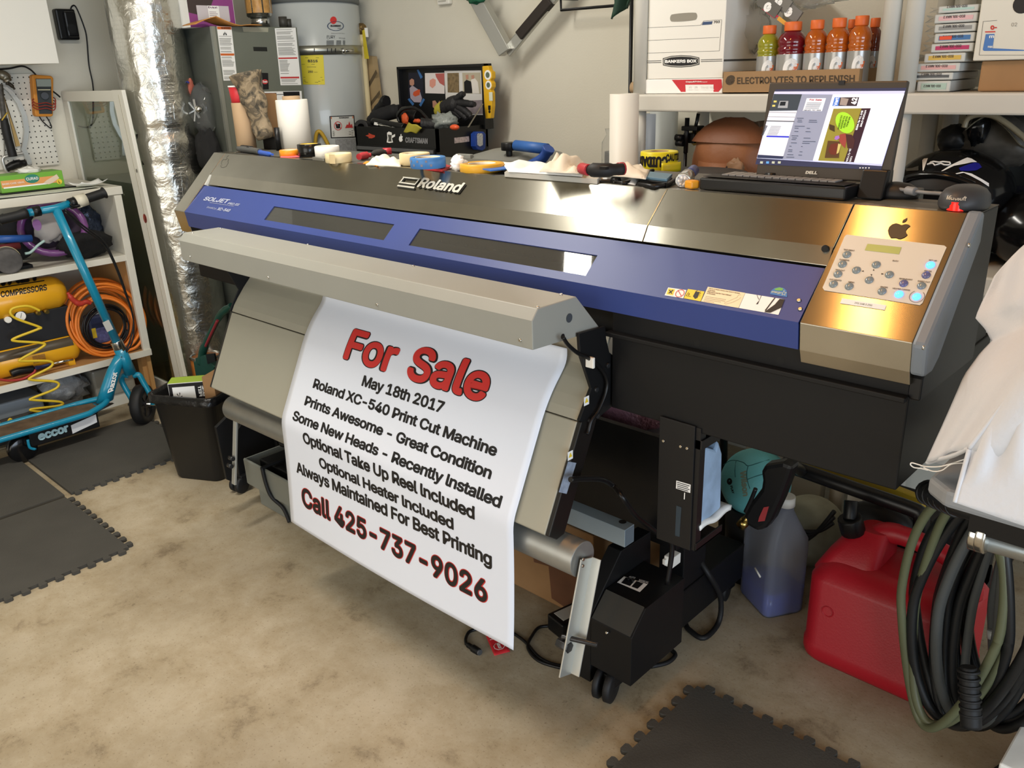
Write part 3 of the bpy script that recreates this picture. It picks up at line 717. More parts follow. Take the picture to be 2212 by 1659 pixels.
pr.part('address_lettering', ptext(MB(), '192.168.2.250', cc(486, 1302), cc(762, 1345), cc(492, 1276), P1, P4, 0.0014, 0.0), INK, under=con)
ap = MB(); pquad(ap, [cc(*q) for q in ((1240, 52), (1300, 36), (1340, 40), (1378, 66), (1330, 100), (1305, 140), (1310, 180), (1334, 205), (1300, 235), (1262, 255), (1215, 272), (1180, 266), (1140, 252), (1100, 256), (1060, 252), (1030, 200), (1018, 140), (1040, 80), (1085, 40), (1150, 22), (1200, 35))], P1, P4, 0.0012)
pquad(ap, [(1780+u*.13562, 480+v*.13562) for u, v in ((1245, 12), (1262, -30), (1330, -66), (1322, -30), (1290, 0))], P1, P4, 0.0012)
pr.part('apple_sticker', ap, mat('sticker_black', '#37322c', 0.4), under=con)
# body behind and below
pr.part('rear_body', MB().box((XL+0.002, 1.665, 1.02), (-0.62, 1.93, 1.287)), mat('charcoal_top', '#55544e', 0.5, var=0.06), 0.003)
pr.part('rear_end', MB().prism([(1.462, 1.03), (1.640, 1.2875), (1.754, 1.288), (1.754, 0.99), (1.462, 0.99)], 0, -0.62, -0.430), mat('black_sheet', '#0e0e10', 0.45), 0.003)
pr.part('end_top', MB().box((-0.62, 1.648, 1.2882), (-0.430, 1.754, 1.2895)), mat('charcoal_top'))
pr.part('inner_rail', MB().box((XLD+0.05, 1.515, 1.05), (XD-0.03, 1.66, 1.115)), mat('rail_grey', '#4c4b47', 0.4, 0.5))
for k in range(17):
    x = -1.72+k*0.034; pr.part('rail_bolt', MB().cyl((x, 1.53, 1.112), (x, 1.53, 1.119), 0.004, n=8), BLKM)
pr.part('lower_cabinet', MB().box((-1.085, 1.455, 0.815), (-0.446, 1.93, 0.997)), BLK, 0.003, label='black lower cabinet with the side flange')
pr.part('upper_fascia', MB().box((-1.087, 1.46, 0.997), (-0.450, 1.90, 1.046)), BLK, 0.001)
pr.part('flange', MB().box((-1.095, 1.440, 0.988), (-0.448, 1.47, 0.998)), BLK, 0.002)
for q in ((1506, 742), (1686, 779)):
    p = ony(*q, 1.4595); pr.part('drain_hole', MB().disc(p, (0, -1, 0), 0.008), mat('black_hole'))
pr.part('left_cabinet', MB().box((-3.04, 1.475, 0.85), (-2.60, 1.93, 1.05)), mat('dark_brown_black', '#110f0e', 0.6, spec=0.2), 0.003)
pr.part('belly', MB().box((-2.60, 1.50, 0.97), (-1.10, 1.93, 1.05)), BLK)
# dryer hood
hood = [(1.21, 1.013), (1.21, 1.075), (1.228, 1.097), (1.35, 1.096), (1.428, 1.012), (1.428, 1.004)]
XH0, XH1 = -2.598, -1.101
hd = pr.part('heater_hood', MB().prism(hood, 0, XH0, XH1), HEATG, 0.002, label='light grey heater hood along the front')
for q in ((580, 599), (815, 658), (1124, 735), (411, 554)):
    p = ony(*q, 1.21); pr.part('hood_screw', MB().cyl(p+Vector((0, .001, 0)), p-Vector((0, .003, 0)), 0.0045, 0.003, n=12), SCREW, under=hd)
for q in ((476, 494), (416, 504), (665, 529), (893, 575), (1212, 637), (1161, 664)):
    p = onz(*q, 1.0965); pr.part('hood_screw', MB().cyl(p-Vector((0, 0, .001)), p+Vector((0, 0, .003)), 0.0045, 0.003, n=12), SCREW, under=hd)
pr.part('hood_port', MB().disc(onx(1230, 687, XH1+0.001), (1, 0, 0), 0.010), mat('port_dark', '#3f4348', 0.5), under=hd)
pr.part('cable_port', MB().disc(onx(1216, 727, XH1+0.001), (1, 0, 0), 0.006), INK, under=hd)
# apron
up = [(1.47, 0.985), (1.433, 0.912), (1.408, 0.887), (1.38, 0.855), (1.362, 0.832), (1.351, 0.8125)]
pr.part('upper_apron', MB().prism(up+[(y+0.006, z-0.003) for y, z in reversed(up)], 0, XH0, XH1), BEIGE, 0.001)
pr.part('lower_apron', MB().prism([(1.350, 0.8095), (1.235, 0.574), (1.238, 0.570), (1.262, 0.560), (1.38, 0.80)], 0, XH0, XH1), BEIGE, 0.0025, label='beige lower print apron')
DKB = mat('edge_black', '#141210', 0.4)
pr.part('apron_end', MB().prism([(1.352, 0.811), (1.236, 0.572), (1.262, 0.552), (1.290, 0.556), (1.40, 0.785), (1.41, 0.81)], 0, XH1, XH1+0.012), DKB, 0.002)
pr.part('apron_end', MB().prism([(1.352, 0.811), (1.236, 0.572), (1.262, 0.552), (1.290, 0.556), (1.40, 0.785), (1.41, 0.81)], 0, XH0-0.012, XH0), DKB, 0.002)
XB = XH1+0.005
bpts = [onx(*q, XB) for q in ((1246, 720), (1296, 706), (1303, 704), (1305, 730), (1312, 760), (1324, 770), (1326, 870), (1290, 900), (1268, 915), (1247, 908), (1273, 838), (1249, 765))]
br = pr.part('side_bracket', MB().prism([(p.y, p.z) for p in bpts], 0, XB-0.002, XB+0.006), BLK, 0.001)
pr.part('side_bracket', MB().prism([(p.y, p.z) for p in bpts], 0, XH0-0.008, XH0-0.002), BLK, 0.001)
for q in ((1311, 789), (1286, 841), (1288, 898), (1272, 908)):
    p = onx(*q, XB+0.006); pr.part('bracket_bolt', MB().cyl(p, p+Vector((0.006, 0, 0)), 0.006, n=12), mat('black_bolt', '#3c3d3f', 0.3, 0.6), 0.001, under=br)
pr.part('cable_clip', MB().box(onx(1264, 793, XB+0.006), onx(1286, 772, XB+0.028)), WHT, 0.002, under=br)
for q in ((1267, 867), (1232, 985)):
    X_ = XB+0.008 if q[0] > 1250 else XH1+0.0128
    p = onx(*q, X_); s_ = 0.009
    pr.part('caution_label', MB().quad(p+Vector((0, -s_, -s_)), p+Vector((0, s_, -s_)), p+Vector((0, s_, s_*1.3)), p+Vector((0, -s_, s_*1.3))), PAPER)
    pr.part('caution_triangle', MB().add([p+Vector((.0006, -s_*.7, -s_*.3)), p+Vector((.0006, s_*.7, -s_*.3)), p+Vector((.0006, 0, s_))], [(0, 1, 2)]), YEL)
pr.part('rating_label', MB().quad(*[onx(*q, XH1+0.0128) for q in ((1227, 997), (1245, 1000), (1224, 1067), (1207, 1063))]), mat('label_silver', '#8e98a8', 0.4, var=0.2, vscale=90))
# stand
for (xa, xb) in ((-1.166, -1.123), (-2.93, -2.887)):
    pr.part('stand_foot', MB().prism([(1.428, 0.035), (1.43, 0.24), (1.557, 0.372), (1.690, 0.370), (1.70, 0.06)], 0, xa, xb), BLK, 0.002, label='black sloped front foot of the stand')
for xa in (-1.135, -2.96):
    pr.part('foot_beam', MB().box((xa, 1.60, 0.065), (xa+0.09, 2.08, 0.185)), BLK, 0.003)
    pr.part('upright', MB().box((xa+0.005, 1.745, 0.185), (xa+0.085, 1.86, 0.84)), BLK, 0.003)
pr.part('cross_panel', MB().box((-2.90, 1.72, 0.32), (-1.06, 1.74, 0.635)), mat('black_sheet', '#0e0e10', 0.45), 0.001)
cs_ = Vector((-1.08, 1.445, 0))
def caster(c, r=0.036):  # twin wheel swivel caster
    w = pr.part('caster_wheel', MB().lathe([(0.001, -0.011), (r*0.8, -0.011), (r, -0.008), (r, 0.008), (r*0.8, 0.011), (0.001, 0.011)], (c[0]+0.018, c[1], r), (1, 0.25, 0), 28).lathe([(0.001, -0.009), (r*0.8, -0.009), (r*.97, -0.006), (r*.97, 0.006), (r*0.8, 0.009), (0.001, 0.009)], (c[0]-0.014, c[1]-0.006, r), (1, 0.25, 0), 28), RUB)
    pr.part('caster_fork', MB().box((c[0]-0.028, c[1]-0.005, r*0.9), (c[0]+0.03, c[1]+0.04, 0.075)), BLK, 0.004, under=w)
caster((-1.085, 1.445), 0.043); caster((-2.90, 1.43), 0.033); caster((-1.09, 2.03)); caster((-2.92, 2.03))
# take-up unit
mo = pr.part('motor_box', MB().prism([(1.428, .092), (1.428, .236), (1.486, .292), (1.661, .293), (1.661, .092)], 0, -1.122, -0.995), BLK, 0.0015, label='black take-up motor box')
mp_ = onz(1372, 1252, 0.2935)
pr.part('switch_plate', MB().quad(*[onz(*q, 0.2942) for q in ((1348, 1245), (1399, 1262), (1382, 1279), (1333, 1258))]), PAPER, under=mo)
sw_ = MB()
sw_.add([onz(*q, 0.2947) for q in ((1352, 1247), (1372, 1253), (1361, 1266), (1342, 1259))], [(0,1,2,3)]).add([onz(*q, 0.2947) for q in ((1375, 1255), (1390, 1260), (1377, 1272), (1364, 1267))], [(0,1,2,3)])
pr.part('switch_recess', sw_, INK, under=mo)
for a, b2 in (((1366, 1258), 0.012), ((1357, 1254), 0.01)):
    p = onz(*a, 0.294); pr.part('toggle', MB().cyl(p, p+Vector((0.004, -0.004, b2)), 0.003, n=10), BLKM, under=mo)
sl = MB(); sl.text('AUTO', corner3(onz(1358, 1247, .2945), onz(1371, 1250, .2945), onz(1360, 1244, .2945))).text('MANUAL', corner3(onz(1379, 1255, .2945), onz(1400, 1261, .2945), onz(1382, 1251, .2945)))
pr.part('switch_lettering', sl, PAPER, under=mo)
pr.part('lid_flap', MB().prism([(1.4295, .2385), (1.4865, .2925), (1.4865, .2945), (1.4275, .2395)], 0, -1.118, -1.0), mat('dark_grey_sheet', '#3a3935', 0.4), under=mo)
p = ony(1316, 1365, 1.428); pr.part('latch_pin', MB().cyl(p, p+Vector((0, -0.012, 0.004)), 0.003, n=8), SCREW, under=mo)
ra, rbp = Vector((-2.59, 1.30, 0.482)), Vector((-1.045, 1.30, 0.502))
ro = pr.part('dancer_roller', MB().cyl(ra, rbp, 0.043, n=36), mat('dull_aluminium', '#9a9a95', 0.42, 0.7, var=0.06, vscale=25), 0.002, label='round metal tension bar under the apron')
chp = [Vector((-1.038, 1.305, 0.50)), Vector((-1.038, 1.228, 0.235))]
pr.part('bar_bracket', MB().obox((chp[0]+chp[1])/2+Vector((.002, 0, 0)), (0.002, 0, 0), (chp[0]-chp[1])/2*1.04, (0, 0.024, -0.008)).obox((chp[0]+chp[1])/2+Vector((0.014, 0.018, -0.004)), (0.012, 0.001, 0), (chp[0]-chp[1])/2*1.04, (0, .0015, -.0005)), mat('zinc_plate', '#c5c6c0', 0.4, 0.7), 0.001, label='zinc plated arm holding the tension bar')
for q in ((1259, 1208), (1258, 1222)):
    p = onx(*q, -1.033); pr.part('bracket_screw', MB().cyl(p, p+Vector((.003, 0, 0)), 0.004, n=10), SCREW)
p = onx(1228, 1392, -1.036); pr.part('clamp_knob', MB().cyl(p-Vector((0.03, 0, 0.008)), p+Vector((0.004, 0, -0.008)), 0.014, n=6).cyl(p+Vector((-.02, 0, .012)), p+Vector((0.06, .03, .012)), 0.006), mat('black_bolt'), 0.001)
la, lb = Vector((-2.60, 1.313, 0.47)), Vector((-2.60, 1.262, 0.195))
pr.part('bar_bracket', MB().bar(la, lb, 0.022, 0.008, up=(0, 1, 0)), mat('zinc_plate'), 0.001)
for q in ((500, 990), (497, 1006)):
    p = onx(*q, -2.60); pr.part('clamp_knob', MB().cyl(p-Vector((.012, 0, 0)), p+Vector((.012, 0, 0)), 0.008, n=10), mat('black_bolt'))
lp = [onx(*q, -2.72) for q in ((503, 888), (467, 924), (490, 1036), (500, 1040), (512, 900))]
pr.part('stop_plate', MB().prism([(p.y, p.z) for p in lp], 0, -2.735, -2.72), BLK, 0.001)
ZB = 0.412
pr.part('square_tube', MB().prism([(1.522, ZB), (1.562, ZB), (1.562, ZB+.05), (1.522, ZB+.05)], 0, -2.88, -1.088), mat('pale_blue_zinc', '#9fb0bb', 0.4, 0.5), 0.001, label='galvanized square tube lying on the stand feet')
pr.part('tube_mouth', MB().quad((-1.0875, 1.524, ZB+.002), (-1.0875, 1.560, ZB+.002), (-1.0875, 1.560, ZB+.048), (-1.0875, 1.524, ZB+.048)), mat('tube_inside', '#6f7b83', 0.5, 0.3))
pr.part('tube_hole', MB().disc(onz(1345, 1127, ZB+.0505), (0, 0, 1), 0.010), INK)
# waste bottle holder
wp = [ony(*q, 1.447) for q in ((1425, 899), (1501, 925), (1490, 1190), (1418, 1163))]
hw = pr.part('bottle_holder', MB().prism([(wp[0].x, wp[0].z), (wp[1].x, wp[1].z+.003), (wp[2].x, wp[2].z), (wp[3].x, wp[3].z)], 1, 1.447, 1.452).box((wp[3].x+.004, 1.452, wp[3].z+.002), (wp[3].x+.008, 1.56, .80)).box((wp[3].x+.004, 1.452, wp[3].z+.002), (wp[2].x+.012, 1.565, wp[3].z+.007)).box((wp[2].x+.008, 1.452, wp[3].z+.002), (wp[2].x+.012, 1.565, wp[3].z+.022)).box((-.94, 1.452, .778), (wp[2].x+.014, 1.535, .80)), mat('black_sheet'), 0.001, label='black waste bottle holder plate')
pr.part('holder_label', MB().quad(*[ony(*q, 1.4463) for q in ((1461, 1038), (1492, 1047), (1491, 1065), (1460, 1055))]), PAPER, under=hw)
hl = MB()
for i in range(4): hl.quad(*[ony(1462.5+dx, 1041+i*4+dx*.3+dy, 1.4458) for dx, dy in ((0, 0), (27-3*(i % 2), 0), (27-3*(i % 2), 1.6), (0, 1.6))])
pr.part('holder_lettering', hl, INK, under=hw)
pr.part('sight_slot', MB().quad(*[ony(*q, 1.4463) for q in ((1461, 1092), (1472, 1096), (1468, 1160), (1458, 1157))]), mat('slot_glass', '#2c3a44', 0.2), under=hw)
for q in ((1434, 952), (1485, 968), (1471, 964)):
    p = ony(*q, 1.447); pr.part('holder_screw', MB().cyl(p, p-Vector((0, .003, 0)), 0.003, n=10), SCREW, under=hw)
pr.part('caution_arrow', MB().quad(*[ony(*q, 1.4463) for q in ((1478, 1064), (1480, 1064.5), (1479, 1079), (1477, 1078.5))]), PAPER, under=hw)
XWB = -.852
wbp = [onx(*q, XWB) for q in ((1512, 1138), (1514, 988), (1527, 966), (1547, 972), (1553, 952), (1561, 980), (1558, 1098))]
wb = T('waste_bottle', 'pale blue translucent bottle hanging behind the black holder plate', 'bottle', (-0.89, 1.50, min(p.z for p in wbp)))
pr.part('holder_flange', MB().box((wp[2].x-.002, 1.452, wp[2].z+.004), (wp[2].x+.010, 1.473, wp[1].z)), mat('black_sheet'), under=hw)
wb.part('body', MB().prism([(max(p.y, 1.474), p.z) for p in wbp], 0, -.93, XWB), mat('cloudy_blue', '#93abc6', 0.45, var=0.25, vscale=14), 0.006)
pa_, pb_ = onx(1513, 1147, -.845), onx(1579, 1103, -.845)
def pad_fn(u, v): p = pa_.lerp(pb_, u); return Vector((-.92+.075*v, p.y, p.z+.004*math.sin(u*9)))
one('paper_towel', 'folded white paper towel lying under the pale blue bottle', 'paper towel', MB().sheet(pad_fn, 14, 6, 0.012), PAPER)
cb = T('heater_cable', 'black cable running from the heater hood down the side bracket', 'cable', (XB+0.01, 1.4, 0.8))
cb.part('cord', MB().tube(qx([(1216, 728), (1228, 746), (1250, 764), (1275, 776), (1298, 796), (1311, 822), (1308, 850), (1292, 888), (1278, 908), (1272, 930), (1268, 938)], XB+0.016), 0.0045, n=10), BLKM)
one('power_cable', 'black power cable arching from the apron end behind the holder plate', 'cable', MB().tube([onx(*q, -1.02) if i > 3 else onx(*q, -1.06) for i, q in enumerate(((1232, 1036), (1262, 1034), (1300, 1036), (1325, 1050), (1345, 1075), (1372, 1112), (1400, 1135), (1418, 1150)))]+[Vector((-1.0, 1.60, 0.42)), Vector((-1.0, 1.585, 0.31))], 0.0065, n=10), BLKM)

# ------------------------------------------------------------------ printed banner
prof = [(1.426, .95), (1.427, .912), (1.373, .855), (1.343, .811), (1.228, .574), (1.226, .165)]
SS = [0]
for a, b2 in zip(prof, prof[1:]): SS.append(SS[-1]+math.dist(a, b2))
def prof_at(s):
    s = max(0, s)
    for i in range(len(prof)-1):
        if s <= SS[i+1] or i == len(prof)-2:
            k = (s-SS[i])/(SS[i+1]-SS[i]); a, b2 = prof[i], prof[i+1]
            return Vector((0, a[0]+(b2[0]-a[0])*k, a[1]+(b2[1]-a[1])*k))
def bpos(x, s, lift=0.0):
    p = Vector((0, 0, 0)); w = 0
    for k in range(-3, 4): p += prof_at(s+k*0.007); w += 1
    p /= w
    d = (prof_at(s+0.012)-prof_at(s-0.012)).normalized(); n = Vector((0, d.z, -d.y))
    if n.y > 0: n = -n
    y = p.y
    if s > 0.45: p.y -= 0.010*((s-0.45)/0.33)**2*math.sin((x+2.155)/0.965*math.pi)+0.012*((s-0.45)/0.33)**2
    return Vector((x, p.y, p.z))+n*(0.0015+lift)
BX0, BX1, BS1 = -2.155, -1.190, 0.778
bn = T('printed_banner', 'white FOR SALE banner hanging out of the printer', 'banner', (-1.67, 1.24, 0.2))
bn.part('sheet', MB().sheet(lambda u, v: bpos(BX0+(BX1-BX0)*u, BS1*(1-v)), 40, 70, 0.0006), mat('banner_vinyl', '#e0e5f0', 0.35, spec=0.4))
def brow(s, x0, s0, x1, s1, h, desc=False):
    """a line of print: baseline from (x0,s0) to (x1,s1), height h measured down the sheet"""
    return lambda lift: (lambda u, v: bpos(x0+(x1-x0)*u, s0+(s1-s0)*u-h*v, lift))
blk, ol2 = MB(), MB()
D = 0.24
rows = [('May 18th 2017', -1.836, .254, -1.503, .2515, .0315, 1), ('Roland XC-540 Print Cut Machine', -2.047, .3085, -1.294, .306, .0305, 0), ('Prints Awesome - Great Condition', -2.064, .3655, -1.291, .361, .0305, 0),
        ('Some New Heads - Recently Installed', -2.102, .4205, -1.239, .4155, .0305, 1), ('Optional Take Up Reel Included', -2.043, .4765, -1.317, .4715, .0365, 1), ('Optional Heater Included', -1.970, .5335, -1.394, .528, .0345, 1), ('Always Maintained For Best Printing', -2.098, .5915, -1.262, .579, .0395, 1)]
for s, x0, s0, x1, s1, h, dn in rows:
    e = h*D if dn else 0
    bn.part('text_line', MB().text(s.replace('I', 'l'), brow(s, x0, s0+e, x1, s1+e, h+e)(0.0005), 0.028, cuts=6, space=0.96), INK)
def text_w(s):
    cu = bpy.data.curves.new('measure', 'FONT'); cu.body = s
    if FONT: cu.font = FONT
    ob = bpy.data.objects.new('measure', cu); me = bpy.data.meshes.new_from_object(ob); xs = [v.co.x for v in me.vertices]
    bpy.data.objects.remove(ob); bpy.data.curves.remove(cu); bpy.data.meshes.remove(me); return max(xs)-min(xs)
wa, wf_, ws = text_w('For Sale'), text_w('For'), text_w('Sale')
def sub(x0, s0, x1, s1, h, a, b, k, lift):
    L = lambda t: (x0+(x1-x0)*t, s0+(s1-s0)*t)
    return brow('', *L(a), *L(b), h*k)(lift)
for word, a, b, k in (('For', 0, wf_/wa, .965), ('Sale', 1-ws/wa, 1, 1)):
    bn.part('headline', MB().text(word, sub(-1.9465, .199, -1.376, .1945, .097, a, b, k, .0009), 0.026, cuts=14), RED, label='red headline word '+word)
    bn.part('headline_outline', MB().text(word, sub(-1.9495, .2015, -1.373, .197, .102, a, b, k, .0003), 0.048, cuts=14), INK)
cl = ('', -2.079, .6965, -1.279, .6895, .0655)
blk.text('Call 425-737-9026', brow(*cl)(0.0009), 0.024, cuts=14)
ol2.text('Call 425-737-9026', brow('', -2.082, .6985, -1.276, .6915, .0695)(0.0003), 0.046, cuts=14)
bn.part('phone_line', blk, INK)
bn.part('phone_outline', ol2, RED, label='thin red outline round the phone number')
# ------------------------------------------------------------------ kick scooter in front of the shelf unit
TEAL = mat('teal_paint', '#14809f', 0.3, coat=0.3)
XK = -3.93
sc_ = T('kick_scooter', 'teal kick scooter with black grips parked before the shelf unit', 'scooter', (XK, 1.2, 0))
hb = sc_.part('handlebar', MB().tube([onx(*q, XK) for q in ((60, 460), (120, 450), (156, 438))], 0.016, n=14, sub=1), TEAL)
a, b = onx(120, 450, XK), onx(258, 752, XK)
sc_.part('steering_tube', MB().cyl(a, b, 0.019, n=20), TEAL)
g = [onx(*q, XK) for q in ((-6, 478), (0, 475), (30, 468), (58, 460))]
sc_.part('grip', MB().tube(g, [0.024, 0.02, 0.02, 0.022], n=14, sub=3), RUB, label='black rubber grip at the left end')
g = [onx(*q, XK) for q in ((184, 430), (200, 425), (218, 419), (226, 416))]
sc_.part('grip', MB().tube(g, [0.02, 0.02, 0.02, 0.026], n=14, sub=3), RUB)
sc_.part('bar_clamp', MB().cyl(onx(150, 441, XK), onx(166, 436, XK), 0.024, n=16), BLKM)
sc_.part('bar_clamp', MB().cyl(onx(70, 458, XK), onx(86, 455, XK), 0.022, n=16), BLKM)
sc_.part('throttle', MB().cyl(onx(163, 437, XK), onx(185, 430, XK), 0.028, n=16).tube([onx(*q, XK+0.01) for q in ((166, 432), (172, 441), (176, 446))], 0.01), mat('ivory_plastic', '#c9c3b0', 0.45))
sc_.part('brake_lever', MB().tube([onx(*q, XK+0.03) for q in ((152, 440), (158, 446), (172, 444))], 0.006), BLKM)
br_ = MB()
for off in (0, 6):
    br_.tube([onx(*q, XK+0.02) for q in ((140, 452+off), (180, 488+off), (222, 520+off), (245, 560+off), (268, 620+off), (288, 690), (285-off, 740), (262, 772))], 0.004)
sc_.part('brake_cable', br_, BLKM)
sc_.part('label_sticker', MB().bar(onx(228, 694, XK+0.02), onx(238, 714, XK+0.02), 0.004, 0.03, up=(0, 1, 0)), mat('sticker_grey', '#b9b9b4', 0.5))
p1_, p2_ = onx(244, 738, XK), onx(266, 760, XK)
sc_.part('clamp_collar', MB().cyl(onx(250, 736, XK), onx(261, 757, XK), 0.027, n=20), CHR, 0.002)
ht0, ht1 = onx(258, 752, XK), onx(282, 806, XK)
sc_.part('head_tube', MB().cyl(ht0, ht1, 0.027, n=20), TEAL)
zd = 0.125
nk = [onx(262, 765, XK), onx(248, 795, XK), onx(236, 830, XK), onx(226, 866, XK)]
sc_.part('neck', MB().loft([[p+Vector((math.cos(t)*w, math.sin(t)*d, 0)) for t in [2*math.pi*k/14 for k in range(14)]] for p, w, d in zip(nk, (0.02, 0.024, 0.027, 0.030), (0.03, 0.035, 0.036, 0.04))]), TEAL)
e0, e1 = onx(247, 843, XK+0.029), onx(257, 800, XK+0.026)
lt = (e1-e0); hh = Vector((0, -0.028, -0.004))
sc_.part('lettering', MB().text('Razor', lambda u, v: e0+lt*u+hh*v+Vector((0.003, -0.006, 0)), 0.03), PAPER, label='white maker lettering on the neck')
# deck
yA, yB = 0.60, onx(240, 872, XK+0.08).y
zd = onx(200, 890, XK+0.08).z
sc_.part('deck', MB().prism([(XK-0.075, yA), (XK+0.075, yA), (XK+0.075, yB-0.14), (XK+0.04, yB-0.03), (XK-0.04, yB-0.03), (XK-0.075, yB-0.14)], 2, zd-0.018, zd-0.004), TEAL, 0.003)
sc_.part('deck_rail', MB().tube([(XK+0.085, yA, zd-0.004), (XK+0.085, yB-0.18, zd-0.002), (XK+0.075, yB-0.08, zd+0.002), (XK+0.03, yB, zd+0.012), (XK-0.03, yB, zd+0.012), (XK-0.075, yB-0.08, zd+0.002), (XK-0.085, yB-0.18, zd-0.002), (XK-0.085, yA, zd-0.004)], 0.013, n=12), TEAL)
sc_.part('grip_tape', MB().prism([(XK-0.07, yA), (XK+0.07, yA), (XK+0.07, yB-0.15), (XK+0.035, yB-0.045), (XK-0.035, yB-0.045), (XK-0.07, yB-0.15)], 2, zd-0.004, zd+0.002), mat('worn_grip', '#5d4c3a', 0.9, var=0.35, vscale=18))
bx = sc_.part('battery_case', MB().box((XK-0.06, onx(60, 930, XK+.07).y, zd-0.085), (XK+0.066, onx(213, 900, XK+.07).y, zd-0.018)), BLKM, 0.005)
l0, l1 = onx(158, 933, XK+0.0675), onx(209, 915, XK+0.0675)
sc_.part('spec_label', MB().quad(*[onx(*q, XK+0.0672) for q in ((153, 919), (207, 895), (210, 912), (157, 937))]), mat('label_white', '#cfd0d2', 0.5), under=bx)
el = MB().text('eccor', lambda u, v: onx(84, 953, XK+0.0675)+(onx(150, 932, XK+0.0675)-onx(84, 953, XK+0.0675))*u+Vector((0, 0, 0.032))*v, 0.05)
sc_.part('case_lettering', el, mat('lettering_ice', '#9fc0c6', 0.4), under=bx)
sc_.part('kickstand', MB().tube([onx(*q, XK+0.09) for q in ((60, 950), (64, 966), (74, 970), (76, 968))], 0.006), TEAL)
# front fork and wheel, turned across
wc_ = onz(312, 914, 0.001); wc_ = Vector((wc_.x+0.005, wc_.y+0.008, 0.0)); RW = 0.098
ax = Vector((0.74, 0.67, 0)).normalized()
wcen = Vector((wc_.x, wc_.y, RW))
tyre = [(RW*0.62, -0.022), (RW*0.86, -0.027), (RW*0.97, -0.02), (RW, 0), (RW*0.97, 0.02), (RW*0.86, 0.027), (RW*0.62, 0.022)]
fwheel = sc_.part('front_wheel', MB().lathe(tyre+[(RW*0.62, -0.022)], wcen, ax, 36), RUB)
rim = MB().lathe([(0.001, -0.02), (0.018, -0.02), (0.02, -0.012), (RW*0.6, -0.012), (RW*0.63, -0.022), (RW*0.63, 0.022), (RW*0.6, 0.012), (0.02, 0.012), (0.018, 0.02), (0.001, 0.02)], wcen, ax, 30)
sc_.part('rim', rim, mat('rim_black', '#242325', 0.4), under=fwheel)
for k in range(5):
    t = 2*math.pi*k/5; u_, v_ = perp(ax); d_ = u_*math.cos(t)+v_*math.sin(t)
    sc_.part('spoke', MB().bar(wcen+ax*0.013+d_*0.015, wcen+ax*0.013+d_*RW*0.58, 0.012, 0.006, up=ax), BLKM, under=fwheel)
top = onx(284, 812, XK)
for s in (-1, 1):
    q = wcen+ax*s*0.05
    sc_.part('fork_leg', MB().tube([top+ax*s*0.012, top+ax*s*0.036+Vector((0, 0, 0.004)), top+ax*s*0.05+Vector((0.0, 0.0, -0.03)), q+Vector((0, 0, 0.03)), q], 0.013, n=12), TEAL)
sc_.part('axle_nut', MB().cyl(wcen-ax*0.07, wcen+ax*0.07, 0.008, n=6), CHR)
rc = onz(40, 985, 0); sc_.part('rear_wheel', MB().lathe([(0.001, -0.02), (0.05, -0.024), (0.058, -0.018), (0.06, 0), (0.058, 0.018), (0.05, 0.024), (0.001, 0.02)], (XK+0.03, rc.y, 0.062), (1, 0, 0), 32), mat('gloss_black', '#101011', 0.15))

# ------------------------------------------------------------------ upper shelf of the unit
XA = -4.26
hz = SH1
hcen = onx(128, 500, XA); hcen.x = -4.32
he = T('child_helmet', 'purple child bicycle helmet with a grey lining on the upper shelf', 'helmet', (hcen.x, hcen.y, hz))
PUR = mat('purple_gloss', '#6f3f78', 0.25, coat=0.4)
hr = (0.115, 0.155, 0.115)
hax = Vector((0.86, -0.42, 0.28)).normalized()
hu, hv = perp(hax)
def hshell(rad, d0, d1, n=28):
    R = []
    for i in range(9):
        t = i/8*math.pi*0.5
        R.append([hcen+Vector((0, 0, 0.005))-hax*(math.sin(t)*d1-d0)+(hu*math.cos(a)*1.15+hv*math.sin(a))*rad*max(math.cos(t), 0.01) for a in [2*math.pi*k/n for k in range(n)]])
    return R
he.part('shell', MB().loft(hshell(0.118, 0.03, 0.14), caps=False), PUR)
he.part('rim', MB().tube([hcen+Vector((0, 0, 0.005))+hax*0.03+(hu*math.cos(a)*1.15+hv*math.sin(a))*0.117 for a in [2*math.pi*k/28 for k in range(28)]], 0.017, sub=1, closed=True), PUR, label='glossy purple rim')
he.part('lining', MB().loft(hshell(0.108, 0.028, 0.09), caps=False), mat('dark_lining', '#433746', 0.7))
he.part('pad', blob(hcen+hax*0.02+Vector((0, -0.015, 0.02)), (0.03, 0.07, 0.075), 5, 0.25), mat('lining_grey', '#a49f9c', 0.7))
he.part('purple_patch', MB().disc(onx(80, 486, hcen.x+0.075), (1, -0.3, 0.2), 0.018, ry=0.026), PUR)
he.part('chin_strap', MB().tube(qx([(96, 520), (82, 530), (72, 540), (64, 546), (54, 548)], -4.19), 0.006), mat('mint_strap', '#9fb9b4', 0.6))
bb = onx(186, 545, XA)
one('black_bag', 'black fabric bag slumped on the upper shelf beside the purple helmet', 'bag', blob((XA, bb.y, hz+0.062), (0.10, 0.125, 0.062), 8, 0.22), mat('black_fabric', '#141415', 0.9, bump=0.3, bscale=60))
one('grey_bag', 'dark grey bag standing behind the helmet in the upper shelf', 'bag', blob((-4.47, 1.28, hz+0.11), (0.07, 0.10, 0.11), 18, 0.15), mat('charcoal_fabric', '#2c2b2d', 0.9))
fb = onx(192, 478, -4.36)
one('plastic_packet', 'crinkled clear packet with dark parts on the upper shelf', 'packet', blob((-4.38, fb.y, hz+0.115), (0.035, 0.065, 0.115), 12, 0.3, 4.0), mat('foil_navy', '#4a5468', 0.15, 0.6, bump=0.9, bscale=45, var=0.5, vscale=25))
bt_ = T('hand_pump', 'blue tube with red end and black grip lying on the upper shelf', 'pump', onx(20, 530, -4.22))
